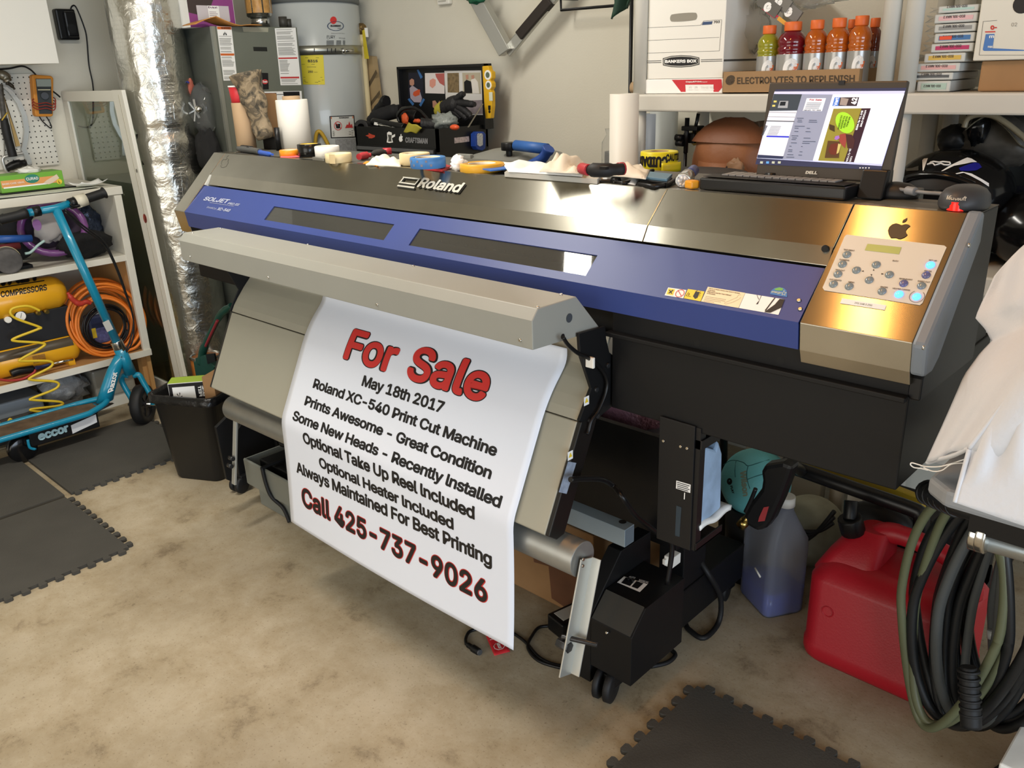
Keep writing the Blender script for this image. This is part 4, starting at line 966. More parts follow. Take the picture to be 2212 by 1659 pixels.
bt_.part('tube', MB().cyl(onx(-20, 517, -4.24), onx(68, 515, -4.24), 0.017), mat('pump_blue', '#234f94', 0.4))
bt_.part('handle', MB().cyl(onx(-20, 540, -4.24), onx(42, 530, -4.24), 0.017), mat('dark_red', '#5c1c1c', 0.6))
bt_.part('foot', MB().box((-4.30, onx(-20, 540, -4.24).y, hz), (-4.22, onx(60, 540, -4.24).y, hz+0.015)), BLKM)
rl_ = onx(22, 568, -4.16)
ro_ = T('rolled_mat', 'dark grey rolled mat tied with a cream band at the shelf front', 'roll', (-4.2, rl_.y, hz))
ro_.part('roll', MB().cyl((-4.34, rl_.y+0.03, hz+0.056), (-4.155, rl_.y-0.005, hz+0.056), 0.055, n=26), mat('grey_mat', '#5a5755', 0.85, var=0.15, vscale=40), 0.006)
ro_.part('band', MB().cyl((-4.24, rl_.y+0.012, hz+0.056), (-4.22, rl_.y+0.008, hz+0.056), 0.057, n=26), mat('cream_band', '#b9ad86', 0.6))

# ------------------------------------------------------------------ lower shelf: compressor and hoses
CY1 = mat('compressor_yellow', '#dfa31d', 0.35, coat=0.2)
cmx = -4.27
def tank(zc, r, yend, name, lab=None):
    pr_ = [(0.001, 0), (r*0.55, 0.012), (r*0.85, 0.032), (r, 0.06), (r, 0.62), (0.001, 0.62)]
    return cp.part(name, MB().lathe(pr_, (cmx, yend, zc), (0, -1, 0), 40), CY1, label=lab)
cp = T('air_compressor', 'yellow twin tank air compressor with a gauge on the lower shelf', 'compressor', (cmx, 1.0, SH2))
tu = onx(143, 628, cmx); tl = onx(172, 742, cmx)
rt = 0.078; rl2 = 0.074
tank(tu.z+0.005, rt, tu.y, 'upper_tank'); tank(tl.z, rl2, tl.y, 'lower_tank')
cp.part('foot', MB().box((cmx-0.06, tl.y-0.09, SH2), (cmx+0.07, tl.y-0.06, tl.z-0.05)), CY1)
xs_ = cmx+rt
zc1 = tu.z+0.005
def tankmap(zc, r, y0, z0, w, h, lift):
    def fn(u, v):
        z = z0+h*v; dz = max(min((z-zc)/r, 0.99), -0.99)
        return Vector((cmx+math.sqrt(1-dz*dz)*(r+lift), y0+w*u, z))
    return fn
def oncylY(px, py, zc, r):
    d = ray(px, py); a = d.x*d.x+d.z*d.z; ox, oz = CAM.x-cmx, CAM.z-zc
    b = 2*(ox*d.x+oz*d.z); c = ox*ox+oz*oz-r*r; ds = max(b*b-4*a*c, 0); return CAM+d*((-b-math.sqrt(ds))/(2*a))
def onto(ll, lr, h, r=rt+.001): return lambda u, v: oncylY(ll[0]+(lr[0]-ll[0])*u+.10*h*v*-1, ll[1]+(lr[1]-ll[1])*u-h*v, zc1, r)
lt_ = MB().text('COMPRESSORS', onto((2, 643), (102, 627), 13.5), 0.03, cuts=4)
lt_.text('DEWALT', onto((-66, 630), (88, 605), 30), 0.05, cuts=5)
cp.part('tank_lettering', lt_, INK)
cp.part('tank_line', MB().sheet(lambda u, v: onto((-70, 634), (96, 607), 2.2)(u, v), 6, 2), INK)
cp.part('dark_band', MB().sheet(lambda u, v: tankmap(tl.z, rl2, tl.y-0.55, tl.z+0.02, 0.50, 0.037, 0.0012)(u, v), 6, 6), mat('band_dark', '#4a4032', 0.3))
cp.part('tank_label', MB().sheet(lambda u, v: tankmap(tl.z, rl2, tl.y-0.24, tl.z-0.024, 0.055, 0.036, 0.0012)(u, v), 3, 4), mat('label_tan', '#a9782f', 0.5, var=0.2, vscale=200))
pz0, pz1 = tl.z+rl2-0.012, zc1-rt+0.012
cp.part('control_panel', MB().box((cmx-0.05, tu.y-0.55, pz0), (cmx+0.045, tu.y-0.02, pz1)), mat('panel_black', '#1d1d20', 0.5), 0.004)
gp = onx(44, 683, cmx+0.06)
ga = cp.part('gauge', MB().cyl(gp-Vector((0.02, 0, 0)), gp+Vector((0.004, 0, 0)), 0.026, n=26), mat('gauge_rim', '#2a2a2a', 0.3))
cp.part('gauge_face', MB().disc(gp+Vector((0.0045, 0, 0)), (1, 0, 0), 0.022), PAPER, under=ga)
cp.part('gauge_needle', MB().bar(gp+Vector((0.0055, -0.002, -0.006)), gp+Vector((0.0055, 0.006, 0.015)), 0.002, 0.001), INK, under=ga)
kp = onx(16, 690, cmx+0.05); cp.part('pressure_knob', MB().cyl(kp-Vector((.01, 0, 0)), kp+Vector((0.014, 0, 0)), 0.014), WHT)
for q in ((80, 675), (98, 672)):
    fp = onx(*q, cmx+0.055); cp.part('coupling', MB().cyl(fp-Vector((.02, 0, 0)), fp+Vector((0.02, 0, 0)), 0.011, n=8).cyl(fp+Vector((.018, 0, 0)), fp+Vector((.03, 0, 0)), 0.008), mat('brass', '#a58c4e', 0.3, 1.0))
one('coiled_air_hose', 'yellow coiled air hose dangling from the compressor past the scooter deck', 'hose', MB().tube(qx([(86, 671), (59, 661), (25, 668), (31, 686), (84, 706), (82, 711), (31, 731), (35, 737), (90, 741), (92, 749), (45, 776), (51, 780), (106, 780), (110, 792), (67, 815), (70, 821), (121, 825), (121, 839), (70, 860), (72, 864), (129, 868), (129, 876), (69, 884), (74, 888), (100, 892), (92, 905), (60, 910), (52, 922), (44, 908), (32, 925), (22, 905), (8, 930), (-6, 905)], -4.13), 0.0058, n=10, sub=8), mat('hose_yellow', '#d9b92f', 0.4))
# orange hose coil
oc = onx(230, 697, -4.22)
r_ = random.Random(3)
hc = MB(); pts = []
for k in range(13*20):
    t = 2*math.pi*k/20; w = k/(13*20)
    rr = 0.152+0.045*math.sin(w*23)*0.5+0.02*math.sin(w*61+1)
    pts.append((-4.25+0.05*math.sin(w*17)+0.028*math.cos(t+1), oc.y+rr*math.cos(t)*0.98, max(SH2+0.012, oc.z+0.008+rr*math.sin(t)*1.02)))
hc.tube(pts, 0.0072, n=8, sub=3)
one('orange_air_hose', 'coiled orange air hose standing on the lower shelf', 'hose', hc, mat('hose_orange', '#de7a28', 0.4))
bcb = MB(); pts = []
for k in range(4*16):
    t = 2*math.pi*k/16; rr = 0.098+0.012*math.sin(k*0.31)
    pts.append((-4.19+0.01*math.sin(k*.2), oc.y-0.015+rr*math.cos(t), oc.z-0.01+rr*math.sin(t)))
bcb.tube(pts, 0.005, n=8, sub=3)
one('coiled_lead', 'thin black lead coiled inside the orange hose', 'cable', bcb, BLKM)
ju = T('oil_jug', 'dark blue bottle seen through the orange hose coil', 'bottle', (-4.33, oc.y-0.01, SH2))
ju.part('body', MB().box((-4.36, oc.y-0.06, SH2), (-4.29, oc.y+0.055, SH2+0.19)), mat('navy_plastic', '#2c3350', 0.4), 0.012)
ju.part('label', recx(-4.2893, oc.y-0.045, SH2+0.05, 0.085, 0.075), mat('label_violet', '#5f6190', 0.5, var=0.3, vscale=80))
ju.part('yellow_patch', recx(-4.2889, oc.y-0.052, SH2+0.08, 0.02, 0.05), YEL)
ju.part('cap', MB().cyl((-4.325, oc.y, SH2+0.19), (-4.325, oc.y, SH2+0.215), 0.018), WHT)
one('red_strap', 'red plastic strap hanging over the orange hose coil', 'strap', MB().tube(qx([(146, 632), (158, 648), (172, 656), (186, 652), (196, 655)], -4.17), [0.007, 0.012, 0.014, 0.012, 0.010], n=8), mat('strap_red', '#b5372a', 0.4))
ch_ = T('tyre_chuck', 'black tyre inflator with chrome tip and red hose on the shelf edge', 'inflator', onx(50, 805, -4.17))
ch_.part('grip', MB().tube([onx(*q, -4.17) for q in ((24, 808), (40, 802), (72, 797))], 0.018, n=12), BLKM)
ch_.part('tip', MB().tube([onx(*q, -4.17) for q in ((74, 796), (100, 790), (116, 785))], [0.01, 0.008, 0.006], n=10), mat('navy_rod', '#2a2f55', 0.3))
ch_.part('chrome_end', MB().cyl(onx(116, 785, -4.17), onx(158, 776, -4.17), 0.006, n=10), CHR)
ch_.part('red_hose', MB().tube([onx(*q, -4.155) for q in ((-10, 818), (20, 822), (50, 818), (72, 806), (76, 798))], 0.006), mat('hose_red', '#a02f2a', 0.45))
# floor level of the unit
zf = 0.06
one('grey_bin', 'grey blue plastic bin on the bottom level of the shelf unit', 'bin', MB().box((-4.62, 0.75, zf), (-4.24, 1.18, zf+0.11)), mat('bin_grey', '#7d8790', 0.6), 0.01)
one('clear_tote', 'clear plastic tote on the bottom level beside the wooden leg', 'tote', MB().box((-4.60, 1.42, zf), (-4.24, 1.62, zf+0.15)), mat('tote_clear', '#a9a79c', 0.25, trans=0.3), 0.01)
one('plastic_bag', 'crumpled grey plastic bag between the grey bin and the clear tote', 'bag', blob((-4.30, 1.29, zf+0.085), (0.07, 0.11, 0.085), 21, 0.4, 4), mat('bag_grey', '#8d8f90', 0.3, bump=0.6, bscale=40))
one('dark_duffel', 'dark folded tarp lying at the bottom front of the shelf unit', 'tarp', blob((-4.17, 1.12, 0.062), (0.07, 0.30, 0.06), 22, 0.3, 3), mat('tarp_dark', '#3d3c3b', 0.8))

# ------------------------------------------------------------------ waste bin with carton, clamp, can
tc_ = T('waste_bin', 'black plastic waste bin standing left of the printer stand', 'bin', (-3.11, 1.42, 0))
def rrect(cx, cy, hx, hy, r, z, n=6):
    P = []
    for (sx, sy, a0) in ((1, 1, 0), (-1, 1, 90), (-1, -1, 180), (1, -1, 270)):
        for k in range(n+1):
            a = math.radians(a0+90*k/n); P.append(Vector((cx+sx*(hx-r)+r*math.cos(a), cy+sy*(hy-r)+r*math.sin(a), z)))
    return P
bx_, by_ = -3.165, 1.435
def rrot(P, c, a):
    R = Matrix.Rotation(a, 3, 'Z'); c = Vector(c)
    return [c+R@(p-c) for p in P]
def binring(hx, hy, r, z): return rrot(rrect(bx_, by_, hx, hy, r, z), (bx_, by_, z), math.radians(28))
HB = 0.375
tc_.part('body', MB().loft([binring(.105, .075, .035, 0.0), binring(.11, .08, .035, 0.01), binring(.143, .105, .04, HB-.01), binring(.150, .112, .042, HB-.008), binring(.152, .114, .042, HB), binring(.142, .103, .038, HB+.002), binring(.138, .100, .038, HB-.012), binring(.107, .077, .033, 0.012)]), mat('bin_black', '#171718', 0.38))
tc_.part('liner', MB().loft([binring(.154, .116, .042, HB-.03), binring(.155, .117, .042, HB+.003), binring(.140, .102, .036, HB+.004), binring(.134, .096, .036, HB-.08)], caps=False), mat('liner_black', '#111112', 0.25, bump=0.5, bscale=30))
fe = T('lamp_carton', 'white, black and green light bulb carton sticking out of the waste bin', 'box', (bx_, by_, 0.30))
Rz = Matrix.Rotation(math.radians(52), 3, 'Z')
fx, fy, fz_ = Rz@Vector((0.5, 0, 0)), Rz@Vector((0, 0.5, 0)), Vector((0, 0, 0.5))
fc_ = Vector((bx_-0.012, by_-0.012, 0.355)); W1, D1, H1 = 0.15, 0.075, 0.12
fe.part('carton', MB().obox(fc_, fx*W1, fy*D1, fz_*H1), PAPER, 0.001)
fe.part('green_top', MB().quad(*[fc_+fx*W1*i+fy*D1*j+fz_*H1*1.008 for i, j in ((-1, -1), (1, -1), (1, 1), (-1, 1))]), mat('lime', '#a4bf3c', 0.5))
def face(u0, u1, v0, v1, l=1.01): return MB().quad(*[fc_+fx*W1*u+fz_*H1*v-fy*D1*l for u, v in ((u0, v0), (u1, v0), (u1, v1), (u0, v1))])
fe.part('black_face', face(-.98, .98, -.98, .96), INK)
fe.part('picture_panel', face(-.80, .35, -.9, .72, 1.02), PAPER)
fl = MB().text('FEIT', lambda u, v: fc_+fx*W1*(.52+.16*v)+fz_*H1*(-.05+.75*u)-fy*D1*1.03, 0.03).text('ELECTRIC', lambda u, v: fc_+fx*W1*(.72+.14*v)+fz_*H1*(-.05+.75*u)-fy*D1*1.03, 0.03)
fe.part('lettering', fl, PAPER)
fp_ = MB()
for k in range(6):
    t = k*1.05; fp_.add([fc_+fx*W1*(-.5+x)+fz_*H1*(0+z)-fy*D1*1.03 for x, z in ((0, 0), (.16*math.cos(t), .35*math.sin(t)), (.16*math.cos(t+.35), .35*math.sin(t+.35)))], [(0, 1, 2)])
fe.part('fan_picture', fp_, mat('picture_grey', '#44443f', 0.5))
one('brown_carton', 'brown carton scrap inside the waste bin behind the bulb carton', 'box', MB().rbox((bx_+0.07, by_+0.06, 0.35), (0.05, 0.10, 0.18), 0.5), CARD)
YC = 1.66
def qy(l, Y): return [ony(*q, Y) for q in l]
gc_ = T('pipe_cutter', 'green ratchet tool with red inner grip standing behind the waste bin', 'tool', ony(440, 830, YC))
GRN = mat('dark_green', '#1c4a40', 0.4)
def sy(poly, y0, y1): return MB().prism([(p.x, p.z) for p in qy(poly, (y0+y1)/2)], 1, y0, y1)
gc_.part('handle', MB().tube(qy([(500, 660), (478, 678), (462, 705), (448, 735), (438, 760), (436, 785)], YC), [0.012, 0.016, 0.013, 0.014, 0.018, 0.02], n=10), GRN)
gc_.part('inner_grip', MB().tube(qy([(470, 692), (456, 722), (444, 748)], YC-0.014), 0.006), mat('grip_red', '#8e2c35', 0.5))
gc_.part('body', sy([(428, 772), (448, 765), (470, 790), (468, 800), (440, 812), (430, 800)], YC-0.015, YC+0.015).box(tuple(ony(432, 835, YC)+Vector((0, -.012, 0))), tuple(ony(462, 795, YC)+Vector((0, .012, 0)))), GRN, 0.003)
gc_.part('jaw', sy([(446, 765), (464, 763), (467, 780), (450, 786)], YC-0.02, YC-0.012), BLKM)
gc_.part('stand', MB().box(tuple(ony(436, 840, YC)-Vector((0, .01, 0)))[:2]+(0.0,), tuple(ony(452, 835, YC)+Vector((0, .01, 0)))), GRN)
pc = ony(420, 800, 1.80)
pcan = T('paint_can', 'orange labelled paint can behind the waste bin', 'can', (pc.x, 1.85, 0))
r0 = 0.075; zt_ = above((pc.x, 1.79, 0), 772)
pcan.part('body', MB().lathe([(0.001, 0), (r0, 0), (r0, zt_-0.01), (0.001, zt_-0.01)], (pc.x+0.02, 1.86, 0)), mat('can_orange', '#a8662c', 0.4, var=0.2, vscale=15))
pcan.part('rim', MB().ring((pc.x+0.02, 1.86, zt_-0.012), r0+0.003, r0-0.008, 0.012), CHR)
# ------------------------------------------------------------------ furnace corner
def foil_mat():
    m = mat('foil_wrap', '#d0cfc8', 0.24, 1.0, bump=0.0)
    nt, b = nodes_of(m); N = nt.nodes; L = nt.links
    tc = N.new('ShaderNodeTexCoord')
    v = N.new('ShaderNodeTexVoronoi'); v.inputs['Scale'].default_value = 14; v.feature = 'F1'; L.new(tc.outputs['Object'], v.inputs['Vector'])
    n = N.new('ShaderNodeTexNoise'); n.inputs['Scale'].default_value = 22; n.inputs['Detail'].default_value = 5; n.inputs['Distortion'].default_value = 1.2; L.new(tc.outputs['Object'], n.inputs['Vector'])
    w = N.new('ShaderNodeTexBrick'); w.inputs['Scale'].default_value = 14; w.offset = 0; w.inputs['Mortar Size'].default_value = 0.02; w.inputs['Brick Width'].default_value = .25; w.inputs['Row Height'].default_value = .25
    mp = N.new('ShaderNodeMapping'); mp.inputs['Rotation'].default_value = (math.radians(90), 0, 0); L.new(tc.outputs['Object'], mp.inputs[0]); L.new(mp.outputs[0], w.inputs['Vector'])
    a = N.new('ShaderNodeMath'); a.operation = 'ADD'; L.new(v.outputs['Distance'], a.inputs[0]); L.new(n.outputs['Fac'], a.inputs[1])
    a2 = N.new('ShaderNodeMath'); a2.operation = 'MULTIPLY_ADD'; a2.inputs[1].default_value = 0.25; L.new(w.outputs['Fac'], a2.inputs[0]); L.new(a.outputs[0], a2.inputs[2])
    bp = N.new('ShaderNodeBump'); bp.inputs['Strength'].default_value = 0.32; bp.inputs['Distance'].default_value = 0.012; L.new(a2.outputs[0], bp.inputs['Height']); L.new(bp.outputs[0], b.inputs['Normal'])
    return m
FOIL = foil_mat()
from mathutils import noise
dp = onx(330, 100, -4.10); DX, DY = -4.10, dp.y-0.012
def duct_ring(z, n=40):
    R = []
    base = 0.163-0.02*max(0, (0.9-z))
    band = 0.02*math.exp(-((z-1.93)/0.02)**2)+0.014*math.exp(-((z-1.33)/0.018)**2)+0.012*math.exp(-((z-1.18)/0.015)**2)
    for k in range(n):
        a = 2*math.pi*k/n; d = Vector((math.cos(a), math.sin(a), 0))
        r = base-band+0.008*noise.noise(Vector((d.x*2.2, d.y*2.2, z*3)))+0.004*noise.noise(Vector((d.x*6, d.y*6, z*9)))
        R.append(Vector((DX, DY, z))+d*r)
    return R
du = T('foil_duct', 'wide crinkled foil wrapped air duct rising from floor to ceiling', 'duct', (DX, DY, 0))
du.part('wrap', MB().loft([duct_ring(z*0.03) for z in range(0, 89)]), FOIL)
rt_ = onx(393, 190, DX+0.16)
du.part('red_mark', blob(Vector((DX+0.125, DY+0.10, rt_.z)), (0.008, 0.02, 0.04), 2, 0.3), mat('faded_red', '#b0604f', 0.5))
gp_ = T('vent_pipe', 'smooth grey metal pipe standing behind the printer end', 'pipe', (-3.62, 1.99, 0))
gp_.part('pipe', MB().cyl((-3.62, 1.99, 0), (-3.62, 1.99, 0.93), 0.052, n=28), mat('galvanized_dull', '#9b9c97', 0.5, 0.4))
gp_.part('collar', MB().cyl((-3.62, 1.99, 0.90), (-3.62, 1.99, 0.96), 0.056, n=28), mat('galvanized_dull'))
# furnace
XFU = -3.80; fy0, fy1 = 2.084, 2.532; fz1 = 1.771
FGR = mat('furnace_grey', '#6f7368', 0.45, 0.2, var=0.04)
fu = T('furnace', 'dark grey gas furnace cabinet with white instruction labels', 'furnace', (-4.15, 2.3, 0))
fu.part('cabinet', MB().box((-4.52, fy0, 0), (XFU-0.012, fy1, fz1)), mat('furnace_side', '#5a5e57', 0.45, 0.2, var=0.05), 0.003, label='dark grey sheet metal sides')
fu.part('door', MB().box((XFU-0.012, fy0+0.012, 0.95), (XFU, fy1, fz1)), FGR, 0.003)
fu.part('lower_door', MB().box((XFU-0.012, fy0+0.012, 0.05), (XFU, fy1, 0.944)), FGR, 0.003)
fu.part('corner_trim', MB().box((XFU-0.014, fy0-0.002, 0), (XFU+0.003, fy0+0.014, fz1)), mat('trim_metal', '#a6a89f', 0.35, 0.7))
def fx4(q4, X): return MB().quad(*[onx(*q, X) for q in q4])
XL0 = XFU+0.0006
def c3(u, v): return (380+u*0.2411, v*0.2411)
fl1 = [c3(365, 235), c3(497, 238), c3(551, 720), c3(427, 722)]
fu.part('warning_label', fx4(fl1, XL0), PAPER)
OR = mat('warning_orange', '#c8642a', 0.5)
def lmap(q4, X):
    P = [onx(*q, X) for q in q4]     # ul, ur, lr, ll
    return lambda u, v: (P[3]*(1-u)+P[2]*u)*(1-v)+(P[0]*(1-u)+P[1]*u)*v
def rows_on(mb, m, y0, y1, n, x0=.06, x1=.94, seed=1, fill=0.55):
    r = random.Random(seed)
    for i in range(n):
        v = y1-(y1-y0)*(i+0.5)/n; h = (y1-y0)/n*fill/2; w = x0+(x1-x0)*(0.75+0.25*r.random())
        if r.random() < 0.12: continue
        mb.quad(m(x0, v-h), m(w, v-h), m(w, v+h), m(x0, v+h))
    return mb
m1 = lmap(fl1, XL0+0.0006)
fu.part('warning_header', MB().quad(m1(0.02, .945), m1(.98, .945), m1(.98, .995), m1(.02, .995)).quad(m1(0.02, .465), m1(.98, .465), m1(.98, .505), m1(.02, .505)), OR)
m1b = lmap(fl1, XL0+0.0009)
FINE = mat('fine_print', '#a3a29c', 0.6)
fp = MB().text('WARNING', lambda u, v: m1b(.28+.6*u, .955+.03*v), 0.03)
for x, z in ((.5, .88), (.42, .86), (.58, .86)): fp.add([m1b(x-.05, z-.02), m1b(x+.05, z-.02), m1b(x, z+.03)], [(0, 1, 2)])
fu.part('warning_symbol', fp, INK)
fu.part('fine_print', rows_on(rows_on(rows_on(MB(), m1b, .52, .83, 17, seed=2), m1b, .26, .45, 10, seed=3), m1b, .02, .2, 9, seed=5), FINE)
fl2 = [c3(885, 253), c3(1072, 248), c3(1122, 762), c3(938, 764)]
fu.part('instruction_label', fx4(fl2, XL0), PAPER)
m2 = lmap(fl2, XL0+0.0006); m2b = lmap(fl2, XL0+0.0009)
REDB = mat('label_red', '#c43c3c', 0.5)
fu.part('label_bar', MB().quad(m2(.03, .465), m2(.94, .465), m2(.94, .49), m2(.03, .49)).quad(m2(.03, .12), m2(.94, .12), m2(.94, .15), m2(.03, .15)), REDB)
fu.part('fine_print', rows_on(rows_on(rows_on(MB(), m2b, .51, .98, 26, seed=7), m2b, .2, .45, 12, seed=8, x1=.55), m2b, .02, .11, 5, seed=9), FINE)
fu.part('grille_slot', fx4([c3(692, 420), c3(815, 422), c3(820, 460), c3(697, 458)], XL0), mat('slot_black', '#181a17', 0.5))
fu.part('brand_plate', fx4([c3(770, 652), c3(826, 654), c3(832, 800), c3(780, 802)], XL0), INK)
fo = MB(); cfo = onx(*c3(798, 732), XL0+0.0008); fo.disc(cfo, (1, 0, 0), 0.016, ry=0.011, up=(0, 0, 1))
fu.part('brand_oval', fo, REDB); fu.part('brand_lettering', MB().text('Rheem', lambda u, v: cfo+Vector((0.0008, -0.012+.024*u, -.005+.011*v)), 0.02), PAPER)
fl3 = [c3(740, 822), c3(1125, 815), c3(1132, 905), c3(760, 908)]
fu.part('caution_label', fx4(fl3, XL0), PAPER); m3 = lmap(fl3, XL0+0.0006); m3b = lmap(fl3, XL0+0.001)
fu.part('caution_header', MB().quad(m3(.02, .5), m3(.40, .5), m3(.40, .85), m3(.02, .85)).quad(m3(.56, .5), m3(.95, .5), m3(.95, .95), m3(.56, .95)).quad(m3(.38, .66), m3(.6, .66), m3(.6, .72), m3(.38, .72)), INK)
fu.part('caution_band', MB().quad(m3b(.04, .55), m3b(.37, .55), m3b(.37, .8), m3b(.04, .8)), OR)
fu.part('caution_lettering', MB().text('WARNING', lambda u, v: m3b(.12+.22*u, .61+.12*v)+Vector((.0006, 0, 0)), 0.03), INK)
fu.part('masking_tape', fx4([c3(595, 240), c3(828, 250), c3(826, 288), c3(605, 285)], XL0), mat('old_tape', '#a19f8c', 0.5))
# flue on the furnace
fl_ = T('furnace_flue', 'foil vent pipe with tan tape above the furnace', 'vent pipe', (-3.98, 2.36, fz1))
fcx = onx(560, 30, -3.95); fcy = fcx.y
fl_.part('collar', MB().cyl((-3.95, fcy, fz1), (-3.95, fcy, fz1+0.06), 0.045, n=26), CHR)
fl_.part('pipe', MB().lathe([(0.052, 0.05), (0.060, 0.056), (0.060, 0.30), (0.058, 0.9), (0.001, 0.9)], (-3.95, fcy, fz1), n=30), FOIL)
fl_.part('tape_band', MB().loft([[Vector((-3.95, fcy, fz1+h))+Vector((math.cos(a), math.sin(a), 0))*(0.0615+0.002*math.sin(a*7)) for a in [2*math.pi*k/30 for k in range(30)]] for h in (0.068, 0.09, 0.12, 0.15)], caps=False), mat('tan_tape', '#b98a4c', 0.35, var=0.25, vscale=40, bump=0.4, bscale=40))
fl_.part('gas_fitting', MB().cyl((-3.86, fcy+0.07, fz1), (-3.86, fcy+0.07, fz1+0.05), 0.02).cyl((-3.86, fcy+0.10, fz1), (-3.86, fcy+0.10, fz1+0.04), 0.014), mat('dark_fitting', '#3a3833', 0.5))
# box and envelope on the furnace
XBX = -3.90
bo = T('medicine_box', 'white and purple printed carton on top of the furnace', 'box', (-4.1, 2.12, fz1))
b0, b1 = onx(409, 40, XBX), onx(508, 40, XBX)
bo.part('carton', MB().box((-4.22, b0.y, fz1), (XBX, b1.y, fz1+0.22)), PAPER, 0.001)
H4 = 0.22; W4 = b1.y-b0.y
def bq(X, u0, u1, v0, v1): return MB().quad(*[(X, b0.y+W4*u, fz1+H4*v) for u, v in ((u0, v0), (u1, v0), (u1, v1), (u0, v1))])
bo.part('purple_panel', bq(XBX+.0006, .0, .99, .0, .98), mat('box_purple', '#8a3f7e', 0.5))
bo.part('dark_panel', MB().add([(XBX+.001, b0.y+W4*u, fz1+H4*v) for u, v in ((0, .95), (.62, .95), (.6, .6), (.38, .2), (0, .28))], [(0, 1, 2, 3, 4)]), mat('box_dark', '#3f3432', 0.5))
bo.part('info_panel', bq(XBX+.0014, .18, .88, .12, .42), mat('box_grey', '#c6bfc2', 0.5))
bo.part('white_tab', bq(XBX+.0018, .42, .66, .16, .42), PAPER)
bl = MB(); 
def blm(u0, v0, w, h): return lambda u, v: Vector((XBX+.0022, b0.y+W4*(u0+w*u), fz1+H4*(v0+h*v)))
bl.text('Dukal', blm(.43, .37, .2, .035), 0.02)
for i in range(4): bl.quad(*[blm(.44, .19+i*.035, .18-.03*(i % 2), .008)(a, b) for a, b in ((0, 0), (1, 0), (1, 1), (0, 1))])
bo.part('lettering', bl, mat('plum_ink', '#6b3d63', 0.5))
en = T('padded_envelope', 'orange padded envelope lying on the furnace in front of the carton', 'envelope', (-3.83, 2.2, fz1))
ea, eb = onx(418, 52, XFU+0.03), onx(560, 54, XFU+0.02)
def envf(u, v):
    y = ea.y+(eb.y-ea.y)*u; x = XFU+0.045-0.12*v
    z = fz1+0.004+0.034*max(0, 1-abs(u-0.32)/0.34)*(1-0.3*v)+0.004*math.sin(u*9)
    return Vector((x, y, z))
en.part('sleeve', MB().sheet(envf, 22, 6, 0.003), mat('kraft_orange', '#c98a45', 0.6, var=0.05))
# clear plastic star wheel hung on the furnace side
wcx = ony(445, 236, 2.075)
sw2 = T('fan_guard', 'clear crinkled plastic dome with a silver star hub on the furnace side', 'plastic dome', wcx)
sw2.part('dome', blob(wcx+Vector((0.02, -0.03, 0)), (0.075, 0.05, 0.115), 31, 0.16, 3), mat('clear_plastic', '#eef0f2', 0.06, trans=0.95, ior=1.12, coat=0.6))
spk = MB()
for k in range(6):
    t = k*math.pi/3+0.3; c_ = wcx+Vector((0.045, -0.075, 0)); d_ = Vector((math.cos(t), -0.15, math.sin(t)))
    sw2.part('star_arm', MB().bar(c_, c_+d_*0.05, 0.009, 0.006), mat('silver_plastic', '#bdbfc0', 0.3, 0.6))
sw2.part('hub', MB().ball(wcx+Vector((0.085, -0.08, 0.005)), 0.017, 16, 10), CHR)
sw2.part('blue_edge', MB().tube([wcx+Vector((-0.06+0.04*t, -0.06, 0.05+0.075*math.sin(t*1.6))) for t in (0, .3, .6, .9, 1.2)], 0.004), mat('blue_edge', '#2b3a8c', 0.4))
one('dark_rag', 'dark cloth bundle hung on the furnace side under the clear dome', 'cloth', blob((-3.90, 2.035, 1.22), (0.07, 0.05, 0.11), 33, 0.3), mat('rag_black', '#1b1b1c', 0.9))
# ------------------------------------------------------------------ water heater
WX, WY, WR = -4.05, 2.790, 0.252
WZ = above((WX+0.8*WR, WY-0.55*WR, 0), 3)
wh = T('water_heater', 'tall light grey water heater tank behind the furnace', 'water heater', (WX, WY, 0))
TANK = mat('tank_grey', '#b4b8b6', 0.22, coat=0.3)
wh.part('tank', MB().lathe([(0.001, 0), (WR, 0), (WR, WZ-0.012), (WR-0.01, WZ), (0.001, WZ)], (WX, WY, 0), n=72), TANK)
wh.part('top_cap', MB().lathe([(0.001, WZ), (WR+0.004, WZ), (WR+0.004, WZ+0.03), (WR-0.02, WZ+0.045), (0.001, WZ+0.045)], (WX, WY, 0), n=64), mat('cap_grey', '#6d706e', 0.5))
wh.part('draft_hood', MB().lathe([(0.1, WZ+0.05), (0.08, WZ+0.10), (0.05, WZ+0.14), (0.05, WZ+0.5), (0.001, WZ+0.5)], (WX, WY, 0), n=28), GALV)
def oncyl(px, py, R=WR):
    d = ray(px, py); a = d.x*d.x+d.y*d.y; ox, oy = CAM.x-WX, CAM.y-WY
    b = 2*(ox*d.x+oy*d.y); c = ox*ox+oy*oy-R*R
    disc = max(b*b-4*a*c, 0); t = (-b-math.sqrt(disc))/(2*a); return CAM+d*t
def cylsheet(q4, R, nu=8, nv=4):
    """curved label on the tank; corners ul, ur, lr, ll"""
    P = [oncyl(*q, R) for q in q4]
    A = [math.atan2(p.y-WY, p.x-WX) for p in P]
    def fn(u, v):
        a = (A[3]*(1-u)+A[2]*u)*(1-v)+(A[0]*(1-u)+A[1]*u)*v
        z = (P[3].z*(1-u)+P[2].z*u)*(1-v)+(P[0].z*(1-u)+P[1].z*u)*v
        return Vector((WX+R*math.cos(a), WY+R*math.sin(a), z))
    return fn
def clabel(name, q4, R, m, label=None): return wh.part(name, MB().sheet(cylsheet(q4, R), 10, 4), m, label=label)
zst = oncyl(700, 108).z
